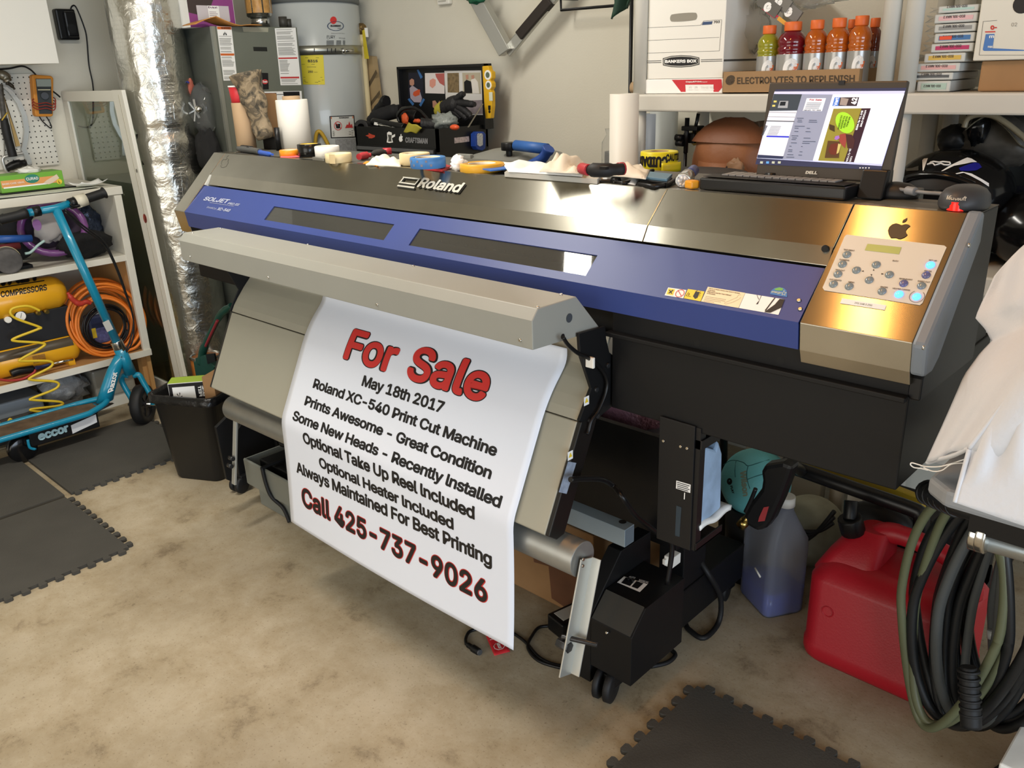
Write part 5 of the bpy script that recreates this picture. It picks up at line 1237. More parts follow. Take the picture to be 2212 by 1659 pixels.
wh.part('strap', MB().lathe([(WR+0.003, zst-0.022), (WR+0.005, zst-0.022), (WR+0.005, zst+0.022), (WR+0.003, zst+0.022)], (WX, WY, 0), n=72), mat('strap_steel', '#a9a99e', 0.35, 0.9), label='perforated steel earthquake strap')
for k, u in enumerate((1240, 1358, 1395, 1430)):
    f = cylsheet([c3(u-4, 432), c3(u+4, 432), c3(u+4, 470), c3(u-4, 470)], WR+0.006); wh.part('strap_slot', MB().sheet(f, 1, 1), INK)
pb = oncyl(*c3(1500, 455), WR+0.012); pb2 = oncyl(*c3(1590, 455), WR+0.02)
wh.part('strap_bolt', MB().cyl(pb, pb2, 0.008, n=8).ball(pb, 0.014, 10, 6), CHR)
clabel('energy_guide', [c3(1115, 492), c3(1320, 492), c3(1335, 758), c3(1138, 758)], WR+0.002, mat('guide_yellow', '#d6c52a', 0.5))
eg = MB(); q = [c3(1115, 492), c3(1320, 492), c3(1335, 758), c3(1138, 758)]; f = cylsheet(q, WR+0.0035)
eg.text('$315', lambda u, v: f(.30+.44*u, .74+.11*v), 0.04, cuts=1).text('250', lambda u, v: f(.28+.22*u, .40+.075*v), 0.03).text('therms', lambda u, v: f(.55+.15*u, .41+.03*v))
for v, a, b in ((.9, .2, .8), (.68, .02, .6), (.59, .25, .65), (.24, .05, .9), (.15, .05, .95), (.11, .05, .8), (.07, .1, .7)):
    eg.quad(f(a, v), f(b, v), f(b, v+.012), f(a, v+.012))
wh.part('guide_lettering', eg, mat('guide_ink', '#4a451a', 0.5))
mq = [c3(1330, 150), c3(1530, 150), c3(1530, 310), c3(1330, 310)]; f = cylsheet(mq, WR+0.0015); f2 = cylsheet(mq, WR+0.003)
wh.part('maker_dot', MB().add([f(.37+.14*math.cos(t), .80+.21*math.sin(t)) for t in [2*math.pi*k/20 for k in range(20)]], [tuple(range(20))]), RED)
ovl = MB()
for k in range(30):
    t0, t1 = 2*math.pi*k/30, 2*math.pi*(k+1)/30
    ovl.quad(*[f(.48+.37*r*math.cos(t), .48+.27*r*math.sin(t)) for t, r in ((t0, 1), (t1, 1), (t1, .9), (t0, .9))])
wh.part('maker_oval', ovl, mat('navy_ink', '#2a3a58', 0.4))
ml = MB().text('GUARDIAN', lambda u, v: f2(.24+.46*u, .44+.10*v), 0.05).text('SYSTEM', lambda u, v: f2(.55+.16*u, .33+.04*v), 0.02).text('Performance Starts Strong', lambda u, v: f2(.28+.6*u, .04+.05*v))
fq = [c3(1345, 315), c3(1525, 315), c3(1525, 415), c3(1345, 415)]; f3 = cylsheet(fq, WR+0.002)
ml.text('FURY', lambda u, v: f3(.04+.38*u, .70+.28*v), 0.0).text('FORTY GALLONS', lambda u, v: f3(.6+.34*u, .70+.07*v)).quad(f3(.04, .64), f3(.95, .64), f3(.95, .66), f3(.04, .66))
for i in range(4):
    for a, b in ((.02, .36), (.48, .72), (.82, .95)): ml.quad(f3(a, .08+i*.12), f3(b, .08+i*.12), f3(b, .14+i*.12), f3(a, .14+i*.12))
wh.part('maker_lettering', ml, mat('print_black', '#25282a', 0.4))
wq = [c3(1375, 1040), c3(1598, 1032), c3(1610, 1230), c3(1388, 1238)]
clabel('warning_frame', wq, WR+0.002, INK); f = cylsheet(wq, WR+0.003)
wh.part('warning_panel', MB().sheet(lambda u, v: f(.04+.92*u, .04+.92*v), 6, 3), mat('label_grey', '#cfcfc9', 0.5)); f = cylsheet(wq, WR+0.004)
wh.part('warning_band', MB().quad(f(.05, .86), f(.95, .86), f(.95, .96), f(.05, .96)), OR); f = cylsheet(wq, WR+0.005)
wl = MB().text('WARNING', lambda u, v: f(.34+.4*u, .88+.06*v), 0.03)
wl.quad(f(.22, .44), f(.36, .44), f(.38, .64), f(.2, .64))
for i in range(5): wl.quad(f(.08, .10+i*.05), f(.9-.1*(i % 2), .10+i*.05), f(.9-.1*(i % 2), .115+i*.05), f(.08, .115+i*.05))
wh.part('warning_print', wl, INK)
wr_ = MB()
for k in range(20):
    t0, t1 = 2*math.pi*k/20, 2*math.pi*(k+1)/20
    wr_.quad(*[f(.29+.15*r*math.cos(t), .55+.2*r*math.sin(t)) for t, r in ((t0, 1), (t1, 1), (t1, .86), (t0, .86))])
wr_.quad(f(.2, .66), f(.22, .69), f(.39, .45), f(.37, .42)); wr_.add([f(.56, .44), f(.90, .44), f(.86, .62), f(.8, .55), f(.75, .74), f(.7, .58), f(.64, .6)], [tuple(range(7))])
wh.part('warning_red', wr_, REDB)
clabel('spec_plate', [c3(1425, 1245), c3(1608, 1240), c3(1620, 1400), c3(1440, 1405)], WR+0.002, mat('plate_grey', '#8f9090', 0.4, var=0.25, vscale=120))
# pipes and boards beside it
pp = T('relief_pipe', 'cream plastic relief pipe with a brass valve beside the water heater', 'pipe', (-3.86, 2.98, 0))
YP = 2.965
ptop, pbot = ony(780, 75, YP), ony(795, 250, YP)
pp.part('pipe', MB().cyl((ptop.x+0.01, YP, 0.03), (ptop.x+0.005, YP, ptop.z), 0.0165, n=18), mat('cream_pvc', '#d8c9a0', 0.4))
pp.part('coupling', MB().cyl((ptop.x+0.005, YP, ptop.z-0.055), (ptop.x+0.005, YP, ptop.z), 0.02, n=18), mat('cream_pvc'))
pp.part('valve', MB().cyl((ptop.x+0.002, YP, ptop.z), (ptop.x+0.002, YP, ptop.z+0.055), 0.018, n=14).cyl((ptop.x-0.06, YP, ptop.z+0.035), (ptop.x+0.03, YP, ptop.z+0.035), 0.015, n=14), mat('brass_dull', '#7d6742', 0.45, 0.8))
yt = [ony(*q, YP-0.03) for q in ((783, 66), (787, 64), (797, 127), (788, 127))]
pp.part('yellow_tag', MB().prism([(p.x, p.z) for p in yt], 1, YP-0.032, YP-0.029), mat('tag_yellow', '#c9b52c', 0.5))
pp.part('white_tag', MB().quad(*[ony(*q, YP-0.028) for q in ((787, 60), (794, 60), (796, 80), (789, 80))]), PAPER)
bd = T('lumber', 'tan boards leaning in the corner behind the cream pipe', 'boards', (-3.75, 3.0, 0))
for q4 in (((789, 120), (808, 122), (824, 250), (800, 250)),):
    P = [ony(*q, 3.0) for q in q4]
    bd.part('board', MB().prism([(P[0].x, P[0].z), (P[1].x, P[1].z), (P[2].x, P[2].z), (P[2].x+0.07, 0.0), (P[3].x+0.05, 0.0), (P[3].x, P[3].z)], 1, 2.985, 3.02), mat('tan_board', '#a08a66', 0.7, var=0.1, vscale=10))
for q4 in (((793, 185), (812, 150), (815, 158), (796, 192)), ((797, 225), (820, 195), (821, 203), (799, 233))):
    bd.part('dark_stripe', MB().quad(*[ony(*q, 2.984) for q in q4]), mat('stripe_dark', '#5a4d3a', 0.7))
one('yellow_hook', 'yellow bent flexible gas line at the foot of the water heater', 'pipe', MB().tube([oncyl(*q, WR+0.03) for q in ((680, 325), (683, 292), (690, 284), (700, 296), (714, 325), (716, 345))], 0.010), mat('gas_yellow', '#b9952a', 0.45))
# ------------------------------------------------------------------ back wall and tool chest
YWF = YW-0.001
th = T('wall_sensor', 'small white plastic sensor box at the top of the back wall', 'sensor', ony(963, 0, YW))
a, b = ony(950, -30, YW), ony(978, 9, YW)
th.part('housing', MB().box((a.x, YW-0.025, b.z), (b.x, YW, a.z)), WHT, 0.006)
th.part('grille', MB().box((a.x+.012, YW-0.027, b.z+.012), (b.x-.02, YW-.025, b.z+.02)), mat('vent_grey', '#b8b5ab', 0.6))
YV = 2.93
vf = T('angle_frame', 'V shaped aluminium frame with one black padded arm hung on the back wall', 'frame', ony(1095, 115, YV))
def arm(p, q, w, h): return MB().bar(p, q, w, h, up=(0, 1, 0))
v0 = ony(1094, 112, YV)
a1_, a2_ = ony(1000, -60, YV), ony(1228, -52, YV)
vf.part('left_arm', MB().obox((v0+a1_)/2, (a1_-v0)/2*1.02, (0, 0.02, 0), (0.032, 0, 0.014)), mat('milled_aluminium', '#b8b8b3', 0.35, 0.8), 0.003)
vf.part('right_arm', MB().obox((v0+a2_)/2+Vector((0, .012, 0)), (a2_-v0)/2*1.02, (0, 0.010, 0), (-0.018, 0, 0.018)), mat('milled_aluminium'), 0.003)
ra1, ra2 = ony(1123, 76, YV), ony(1186, 2, YV)
vf.part('padded_sleeve', MB().obox((ra1+ra2)/2+Vector((0, .005, 0)), (ra2-ra1)/2*1.05, (0, 0.016, 0), (-0.016, 0, 0.016)), mat('brown_black_pad', '#2a231e', 0.7), 0.004)
vf.part('green_clip', blob(ony(1030, -8, YV-0.02), (0.06, 0.03, 0.03), 41, 0.3), mat('clip_green', '#1e5a40', 0.5))
vf.part('wall_peg', MB().cyl((v0.x+.03, YV-.02, v0.z+.30), (v0.x+.03, YW, v0.z+.30), 0.01), SCREW)
vf.part('cross_bar', MB().cyl((a1_.x*.6+v0.x*.4, YV, v0.z+.30), (a2_.x*.6+v0.x*.4, YV, v0.z+.30), 0.008), SCREW)
wb_ = T('wire_bracket', 'black wire bracket on the back wall left of the shelving', 'bracket', ony(1215, 20, YW))
wb_.part('frame', MB().tube([ony(*q, YW-0.10) for q in ((1210, -40), (1212, 22), (1330, 12), (1340, -40))], 0.006, sub=1), BLKM)
wb_.part('wall_plate', MB().box(tuple(ony(1206, 0, YW-.1)-Vector((0, 0.006, 0))), tuple(ony(1216, -40, YW-.1)[0:1])+(YW,)+tuple(ony(1216, -40, YW-.1)[2:3])), BLKM)
one('tarp_corner', 'dark green folded tarp corner hanging at the top by the shelf post', 'tarp', MB().sheet(lambda u, v: ony(1322+42*u, -20+62*v*(1-.55*u)+4*math.sin(u*9), 2.62)+Vector((0, .02*math.sin(u*8+v*3), 0)), 10, 8, 0.004), mat('tarp_green', '#1d3a2c', 0.7))
pl0, pl1 = ony(1360, 0, 2.72), ony(1361, 205, 2.72)
one('black_pole', 'thin black pole standing behind the left shelf post', 'pole', MB().cyl((pl1.x, 2.72, 0), (pl1.x, 2.72, 2.2), 0.007), BLKM)

TB = mat('tool_chest_black', '#131314', 0.35, var=0.05)
TX0, TX1, TY0, TY1, TZ0, TZ1 = -3.53, -2.93, 2.62, 2.94, 0.98, 1.31
one('rolling_cabinet', 'black rolling tool cabinet under the open tool chest', 'cabinet', MB().box((TX0-0.02, TY0, 0.0), (TX1+0.02, TY1+0.02, TZ0-0.002)), TB, 0.004)
tcst = T('tool_chest', 'open black tool chest with stickers and photos in its lid', 'tool chest', ((TX0+TX1)/2, (TY0+TY1)/2, TZ0))
tcst.part('body', MB().box((TX0, TY0, TZ0), (TX1, TY1, TZ1-0.10)).box((TX0, TY0, TZ1-0.10), (TX1, TY0+0.012, TZ1)).box((TX0, TY1-0.012, TZ1-0.10), (TX1, TY1, TZ1)).box((TX0, TY0, TZ1-0.10), (TX0+0.012, TY1, TZ1)).box((TX1-0.012, TY0, TZ1-0.10), (TX1, TY1, TZ1)), TB)
for i, (za, zb) in enumerate(((1.145, 1.225), (1.06, 1.14), (0.985, 1.055))):
    d_ = tcst.part('drawer', MB().box((TX0+0.015, TY0-0.006, za), (TX1-0.015, TY0, zb)), TB, 0.002)
    tcst.part('drawer_handle', MB().box((TX0+0.02, TY0-0.014, zb-0.022), (TX1-0.02, TY0-0.006, zb-0.006)), mat('handle_grey', '#6f7072', 0.35, 0.5), 0.002, under=d_)
def c4(u, v): return (740+u*0.2411, v*0.2411)
YF_ = TY0-0.0008
ltop = ony(*c4(485, 600), TY1).z
lid = tcst.part('lid', MB().box((TX0+0.0, TY1-0.002, TZ1-0.02), (TX1+0.02, TY1+0.022, ltop)).box((TX0, TY1-0.03, ltop-0.012), (TX1+0.02, TY1, ltop)).box((TX1+0.006, TY1-0.035, TZ1-0.02), (TX1+0.02, TY1, ltop)).box((TX0, TY1-0.03, TZ1), (TX0+0.012, TY1, ltop)), TB, 0.002)
def q4(l, Y): return MB().add([ony(*c4(*q), Y) for q in l], [tuple(range(len(l)))])
tcst.part('maker_lettering', MB().text('CRAFTSMAN', corner3(ony(*c4(562, 1278), YF_), ony(*c4(762, 1290), YF_), ony(*c4(562, 1228), YF_)), 0.04), mat('letter_grey', '#8a8a8c', 0.4))
tcst.part('flame_sticker', q4([(205, 1215), (235, 1205), (232, 1190), (262, 1205), (290, 1212), (290, 1228), (262, 1240), (232, 1238), (235, 1228)], YF_), mat('flame_red', '#b5432f', 0.5))
tcst.part('apple_sticker', q4([(508, 1225), (520, 1218), (518, 1205), (528, 1200), (526, 1216), (540, 1222), (534, 1240), (540, 1255), (528, 1270), (512, 1270), (504, 1250)], YF_), PAPER)
tcst.part('white_sticker', q4([(398, 1190), (415, 1178), (440, 1188), (442, 1215), (470, 1200), (470, 1222), (442, 1238), (452, 1275), (420, 1282), (395, 1275), (402, 1235)], YF_), PAPER)
tcst.part('sticker_shade', q4([(405, 1205), (440, 1210), (436, 1245), (440, 1268), (408, 1268), (412, 1240)], YF_-.0006), mat('sticker_grey_dark', '#4d4d48', 0.5))
XSD = TX1+0.0008
tcst.part('side_sticker', MB().quad(*[onx(*c4(*q), XSD) for q in ((1000, 1235), (1133, 1220), (1136, 1268), (1003, 1285))]), mat('sticker_pinkish', '#b9aaa8', 0.5, var=0.35, vscale=90))
tcst.part('side_handle', MB().box(tuple(onx(*c4(1008, 1440), XSD)), tuple(onx(*c4(1140, 1385), XSD)+Vector((0.02, 0, 0)))), mat('handle_grey'), 0.003)
wl_ = T('work_light', 'blue and silver LED work light stuck to the side of the tool chest', 'lamp', onx(*c4(1215, 1345), TX1))
wl_.part('body', MB().prism([(p.y, p.z) for p in [onx(*c4(*q), TX1+.02) for q in ((1170, 1200), (1195, 1178), (1245, 1178), (1265, 1200), (1262, 1330), (1235, 1350), (1190, 1340), (1172, 1310))]], 0, TX1+0.001, TX1+0.035), BLU, 0.004)
wl_.part('lens', MB().prism([(p.y, p.z) for p in [onx(*c4(*q), TX1+.036) for q in ((1205, 1205), (1215, 1195), (1245, 1195), (1252, 1208), (1252, 1300), (1225, 1312), (1208, 1300))]], 0, TX1+0.035, TX1+0.04), mat('lens_silver', '#c9ccd0', 0.25, 0.5, bump=0.8, bscale=120))
# photos inside the lid
YLD = TY1-0.0025
tcst.part('snapshot', q4([(590, 650), (722, 650), (722, 925), (590, 920)], YLD), mat('photo_dark', '#1c1d2b', 0.4), under=lid, label='dark snapshot of a seated child')
tcst.part('snapshot_shape', q4([(600, 790), (625, 765), (660, 790), (690, 810), (712, 880), (700, 918), (640, 915), (608, 880)], YLD-.0008), mat('photo_clothes', '#a79ba6', 0.5), under=lid)
tcst.part('snapshot_shape', q4([(600, 720), (620, 703), (640, 715), (642, 755), (625, 772), (602, 760)], YLD-.0008), mat('photo_skin', '#b98873', 0.5), under=lid)
tcst.part('snapshot_shape', q4([(635, 825), (680, 800), (695, 805), (690, 850), (650, 866), (630, 850)], YLD-.0012), mat('photo_orange', '#c9542f', 0.5), under=lid)
tcst.part('snapshot', q4([(737, 655), (914, 652), (914, 840), (742, 835)], YLD), mat('photo_white', '#e2d9d6', 0.4), under=lid, label='snapshot of a baby in a white cap')
tcst.part('snapshot_shape', q4([(830, 660), (912, 656), (912, 770), (870, 745), (838, 690)], YLD-.0006), mat('photo_rose', '#b5605a', 0.5), under=lid)
tcst.part('snapshot_shape', q4([(780, 720), (810, 702), (835, 715), (832, 765), (805, 790), (780, 770)], YLD-.0008), mat('photo_pink', '#dd9a88', 0.5), under=lid)
for l in ([(665, 628), (680, 622), (718, 690), (700, 708)], [(583, 890), (600, 880), (642, 930), (628, 948)], [(722, 880), (738, 892), (702, 955), (685, 940)]):
    tcst.part('blue_tape_strip', q4(l, YLD-.0014), mat('tape_blue', '#3c6ca5', 0.5), under=lid)
tcst.part('photo_panel', q4([(912, 635), (1258, 630), (1260, 1030), (1000, 1030), (925, 920)], YLD), mat('photo_paper', '#d9d6d2', 0.5), under=lid)
tcst.part('snapshot', q4([(938, 655), (1042, 652), (1045, 830), (942, 828)], YLD-.0008), mat('photo_church', '#7d6a4c', 0.5, var=0.4, vscale=70), under=lid, label='snapshot of a vaulted interior')
tcst.part('snapshot', q4([(1072, 652), (1235, 650), (1240, 840), (1080, 838)], YLD-.0008), mat('photo_cream', '#b5ac96', 0.5), under=lid, label='snapshot of a couple in wedding clothes')
tcst.part('snapshot_shape', q4([(1088, 735), (1110, 715), (1150, 730), (1162, 780), (1160, 835), (1092, 835)], YLD-.0014), INK, under=lid)
tcst.part('snapshot_shape', q4([(1150, 715), (1185, 700), (1212, 735), (1225, 838), (1165, 838)], YLD-.0016), mat('photo_dress', '#ded8cf', 0.5), under=lid)
for l in ([(1102, 672), (1126, 668), (1128, 708), (1106, 712)], [(1152, 676), (1178, 672), (1180, 705), (1156, 708)]): tcst.part('snapshot_shape', q4(l, YLD-.0018), mat('photo_skin'), under=lid)
tcst.part('snapshot', q4([(1072, 905), (1255, 895), (1258, 1020), (1080, 1025)], YLD-.0008), mat('photo_lilac', '#8f8488', 0.5, var=0.2, vscale=50), under=lid, label='grey lilac snapshot half hidden by the glove')
tcst.part('snapshot_shape', q4([(805, 905), (830, 900), (850, 930), (868, 900), (878, 940), (840, 985), (808, 960)], YLD-.0008), mat('photo_skin'), under=lid)
lv = T('torpedo_level', 'yellow torpedo level hung on the edge of the chest lid', 'level', ony(*c4(1310, 1060), 2.90))
lv.part('body', MB().prism([(p.x, p.z) for p in [ony(*c4(*q), 2.90) for q in ((1266, 592), (1320, 588), (1328, 625), (1352, 645), (1354, 700), (1340, 720), (1355, 745), (1355, 780), (1340, 805), (1350, 830), (1352, 950), (1340, 1060), (1296, 1062), (1284, 930), (1278, 800))]], 1, 2.888, 2.914), mat('level_yellow', '#dfae22', 0.4), 0.003)
for q, rr in (((1300, 672), 0.021), ((1306, 762), 0.019)):
    c_ = ony(*c4(*q), 2.887); lv.part('vial', MB().cyl(c_, c_+Vector((0, .002, 0)), rr, n=22), PAPER); lv.part('vial_glass', MB().disc(c_-Vector((0, .0008, 0)), (0, -1, 0), rr*.6), mat('vial_glass', '#5d6a55', 0.15))
lv.part('side_vial', MB().box(tuple(ony(*c4(1312, 905), 2.887)), tuple(ony(*c4(1345, 825), 2.892))), mat('vial_clear', '#d9dcc8', 0.2), 0.002)
lv.part('badge', MB().quad(*[ony(*c4(*q), 2.8868) for q in ((1304, 945), (1326, 945), (1326, 985), (1304, 985))]).disc(ony(*c4(1316, 1000), 2.8868), (0, -1, 0), 0.007), INK)
# contents of the chest
zc_ = 1.31
def cpt(u, v, Y): return ony(*c4(u, v), Y)
GLV = mat('glove_black', '#1c1b1d', 0.6, bump=0.3, bscale=80); CUF = mat('glove_cuff', '#a59a34', 0.8)
gl = T('work_glove', 'black work glove with yellow cuff standing in the chest, thumb up', 'glove', cpt(960, 1000, 2.82))
pm = cpt(985, 950, 2.80)
gl.part('palm', MB().tube([cpt(905, 985, 2.80), cpt(950, 955, 2.80), cpt(1010, 935, 2.80), cpt(1060, 935, 2.80)], [0.028, 0.036, 0.040, 0.03], n=12), GLV)
for f in (((985, 925), (1030, 880), (1065, 850), (1090, 842)), ((1040, 920), (1100, 925), (1150, 932), (1185, 935)), ((1035, 955), (1085, 985), (1130, 1020), (1150, 1050)), ((1015, 975), (1060, 1015), (1095, 1045), (1110, 1065)), ((990, 985), (1020, 1015), (1050, 1040), (1062, 1062))):
    gl.part('finger', MB().tube([cpt(*q, 2.79) for q in f], [0.017, 0.016, 0.015, 0.011], n=10), GLV)
gl.part('cuff', MB().tube([cpt(915, 955, 2.80), cpt(880, 985, 2.80), cpt(850, 1005, 2.80)], [0.03, 0.032, 0.022], n=12), CUF)
one('work_glove', 'black work glove with its yellow cuff hanging over the chest front', 'glove', MB().tube([cpt(860, 1120, 2.70), cpt(760, 1115, 2.68), cpt(700, 1112, 2.66)], [0.02, 0.026, 0.028], n=12), GLV)
one('glove_cuff', 'yellow knit cuff folded over the front rim of the tool chest', 'glove cuff', MB().sheet(lambda u, v: cpt(600+112*u-45*v, 1098+40*u*(1-v)+88*v+6*math.sin(u*8), 2.61-0.01*math.sin(u*3.1)), 10, 8, 0.006), CUF)
dl = T('power_drill', 'black and orange drill lying among the tools in the chest', 'drill', cpt(610, 1050, 2.78))
dl.part('body', MB().tube([cpt(530, 1050, 2.78), cpt(600, 1035, 2.78), cpt(690, 1050, 2.78)], [0.035, 0.045, 0.035], n=14), BLKM)
dl.part('orange_shell', blob(cpt(560, 1068, 2.73), (0.022, 0.012, 0.028), 51, 0.3), mat('drill_orange', '#d0582c', 0.45))
dl.part('orange_trim', blob(cpt(670, 1085, 2.73), (0.026, 0.012, 0.01), 52, 0.3), mat('drill_orange'))
dl.part('cord', MB().tube([cpt(*q, 2.72) for q in ((510, 1095), (495, 1040), (540, 985), (620, 968), (690, 990), (740, 1040), (790, 1095))], 0.006), BLKM)
one('black_boot', 'black rubber hand grip standing up at the left of the tool chest', 'tool grip', MB().tube([cpt(295, 1015, 2.85), cpt(350, 960, 2.85), cpt(385, 910, 2.85), cpt(395, 905, 2.85)], [0.024, 0.028, 0.030, 0.026], n=12), RUB)
one('tool_pouch', 'black tool pouch across the back of the tool chest', 'pouch', MB().tube([cpt(260, 1085, 2.80), cpt(340, 1040, 2.80), cpt(440, 1005, 2.82), cpt(520, 990, 2.84)], [0.03, 0.038, 0.036, 0.03], n=12), mat('pouch_black', '#19191b', 0.8))
one('cable_roll', 'coil of thick black cable at the left end of the tool chest', 'cable', MB().ring(cpt(215, 1095, 2.70)+Vector((0, 0, -0.035)), 0.04, 0.02, 0.07, axis=(0.5, -1, 0.2)), RUB, 0.003)
ftool = T('chrome_wrench', 'black torch with chrome wrench and white tag in the chest front', 'tool', cpt(400, 1130, 2.66))
ftool.part('tube', MB().tube([cpt(275, 1090, 2.67), cpt(420, 1118, 2.66), cpt(560, 1142, 2.65)], 0.018, n=12), BLKM)
ftool.part('wrench', MB().tube([cpt(330, 1122, 2.645), cpt(420, 1135, 2.645), cpt(480, 1148, 2.645)], [0.009, 0.005, 0.008], n=8), CHR)
ftool.part('tag', MB().quad(*[cpt(*q, 2.648) for q in ((285, 1093), (322, 1100), (318, 1125), (280, 1118))]), PAPER)
one('plastic_wrap', 'crumpled clear plastic bag in the middle of the tool chest', 'bag', blob(cpt(915, 1085, 2.72), (0.065, 0.05, 0.038), 55, 0.45, 4), mat('cloudy_plastic', '#aab0ab', 0.15, trans=0.4, bump=0.6, bscale=50))
one('tape_measure', 'bright orange rounded tape measure peeking over the chest rim', 'tape measure', MB().ball((cpt(1005, 1160, 2.628).x, 2.628, TZ1+.0095), (0.026, 0.016, 0.0125), 18, 8), mat('knob_orange', '#d9562c', 0.4))
one('hand_saw', 'old steel blade leaning out of the tool chest against the lid', 'blade', MB().obox((cpt(1125, 1140, 2.70)+cpt(1255, 930, 2.86))/2, (cpt(1255, 930, 2.86)-cpt(1125, 1140, 2.70))/2, (0.006, -0.004, 0), (0.001, 0.002, 0.0)), mat('old_steel', '#9a9384', 0.4, 0.7))
one('tool_filler', 'dark jumble of small tools in the bottom of the chest', 'tools', MB().sheet(lambda u, v: Vector((TX0+.015+(TX1-TX0-.03)*u, TY0+.015+(TY1-TY0-.03)*v, 1.275+0.03*noise.noise(Vector((u*9, v*6, 3.3))))), 30, 18, 0.02), mat('tool_dark', '#2a2a2b', 0.5, 0.3, var=0.5, vscale=40), kind='stuff')
# grey dome with blue handle behind the printer
dm = ony(1090, 355, 2.35)
gd = T('shop_vacuum', 'grey domed lid with a black knob and blue handle behind the printer', 'vacuum', (dm.x, 2.4, 0))
zt2 = above((dm.x, 2.35, 0), 325)
rdm = 0.24
gd.part('drum', MB().lathe([(0.001, 0), (rdm, 0), (rdm, zt2-0.10), (0.001, zt2-0.10)], (dm.x, 2.42, 0), n=44), mat('vacuum_dark', '#4a4a48', 0.5))
gd.part('lid', MB().lathe([(rdm+.012, zt2-0.12), (rdm+.012, zt2-0.085), (rdm*.92, zt2-0.05), (rdm*.7, zt2-0.018), (rdm*.4, zt2), (0.001, zt2)], (dm.x, 2.42, 0), n=44), mat('vacuum_grey', '#787872', 0.45))
k0 = ony(1100, 326, 2.30); gd.part('knob', MB().cyl((k0.x, 2.30, k0.z-.03), (k0.x, 2.30, k0.z+.004), 0.012).cyl((k0.x, 2.30, k0.z+.002), (k0.x, 2.30, k0.z+0.03), 0.03, n=12), BLKM, 0.003)
hd_ = [ony(*q, 2.30) for q in ((1114, 314), (1150, 318), (1182, 322))]
gd.part('handle', MB().cyl(hd_[0], hd_[2], 0.019, n=16), mat('handle_blue', '#2f5da0', 0.5))
h2 = [ony(*q, 2.27) for q in ((1186, 320), (1172, 342), (1145, 358), (1120, 372))]
gd.part('handle_arm', MB().tube(h2, [0.022, 0.018, 0.018, 0.016], n=10), mat('arm_blue', '#27468c', 0.45))
gd.part('latch', MB().box(tuple(ony(984, 352, 2.25)), tuple(ony(1015, 334, 2.25)+Vector((0, .02, 0)))), mat('latch_grey', '#8d8d86', 0.5), 0.003)
# ------------------------------------------------------------------ things on top of the printer
ZT = 1.2885
def cyl_thing(name, label, cat, l, r, yb, yt, m, z=ZT, group=None):
    c, rad, h = upright(l, r, yb, yt, z); return c, rad, h
c, rad, h = upright(514, 555, 325, 222, ZT)
TUBEC = mat('kraft_tube', '#a68b6b', 0.8, var=0.05)
one('cardboard_tube', 'brown cardboard tube standing at the back left of the printer top', 'tube', MB().ring(c, rad, rad-0.004, h), TUBEC)
tz = c.z+h
cr_ = rad*0.80
rc_ = T('paper_cup', 'red paper cup with a white rim standing in the cardboard tube', 'cup', (c.x-0.008, c.y, tz-0.02))
cc_ = Vector((c.x-0.008, c.y, tz-0.02)); hcup = above((c.x, c.y, 0), 186)-tz+0.02
rc_.part('cup', MB().lathe([(cr_*.98, 0), (cr_*1.2, hcup), (cr_*1.14, hcup), (cr_*.92, 0.004), (0.001, 0.004), (0.001, 0)], cc_, n=32), mat('cup_red', '#b8242c', 0.5))
rc_.part('rim', MB().ring(cc_+Vector((0, 0, hcup-0.003)), cr_*1.24, cr_*1.14, 0.005), PAPER)
# camouflage fabric roll leaning on the tube
yy = c.y+0.02
bx2 = onz(580, 322, ZT)
p_lo = Vector((ony(574, 300, 1.80).x, 1.80, ony(574, 300, 1.80).z)); p_hi = Vector((ony(543, 158, 1.80).x, 1.775, ony(543, 158, 1.80).z))
def camo():
    m = mat('camo_cloth', '#6f6350', 0.9, bump=0.3, bscale=60)
    nt, b = nodes_of(m); N = nt.nodes; L = nt.links
    tc2 = N.new('ShaderNodeTexCoord'); n = N.new('ShaderNodeTexNoise'); n.inputs['Scale'].default_value = 22; n.inputs['Detail'].default_value = 2; n.inputs['Distortion'].default_value = 1.5
    L.new(tc2.outputs['Object'], n.inputs['Vector']); r = N.new('ShaderNodeValToRGB'); r.color_ramp.interpolation = 'CONSTANT'; e = r.color_ramp.elements
    e[0].position = 0; e[0].color = (*hexc('#8a7a62'), 1); e[1].position = 0.5; e[1].color = (*hexc('#5b5142'), 1); k = e.new(0.6); k.color = (*hexc('#3d382e'), 1); k = e.new(0.42); k.color = (*hexc('#7b6c55'), 1)
    L.new(n.outputs['Fac'], r.inputs[0]); L.new(r.outputs[0], b.inputs['Base Color']); return m
def croll():
    R = []; u, w = perp(p_hi-p_lo)
    for i in range(21):
        t = i/20; r0 = 0.030+0.026*t+0.004*math.sin(t*14)
        R.append([p_lo.lerp(p_hi, t)+(u*math.cos(a)+w*math.sin(a))*(r0+0.008*noise.noise(Vector((math.cos(a)*2, math.sin(a)*2, t*7)))) for a in [2*math.pi*k/26 for k in range(26)]])
    return R
one('camo_roll', 'crumpled camouflage fabric roll leaning beside the red cup', 'fabric roll', MB().loft(croll()), camo())
c2_ = onz(581, 323, ZT)
one('black_box', 'small black box under the camouflage roll on the printer top', 'box', MB().prism([(c2_.x-0.036, c2_.y), (c2_.x+0.036, c2_.y+0.02), (c2_.x+0.015, c2_.y+0.08), (c2_.x-0.05, c2_.y+0.06)], 2, ZT, ZT+0.045), BLKM, 0.002)
c3_ = onz(590, 318, ZT)
one('cardboard_sheet', 'brown cardboard sheet standing between camouflage roll and white roll', 'cardboard', MB().obox((c3_.x-0.012, 1.885, ZT+0.10), (0.042, 0.012, 0), (-0.0008, .003, 0), (0, 0, 0.10)), CARD)
c, rad, h = upright(597, 609, 325, 276, ZT)
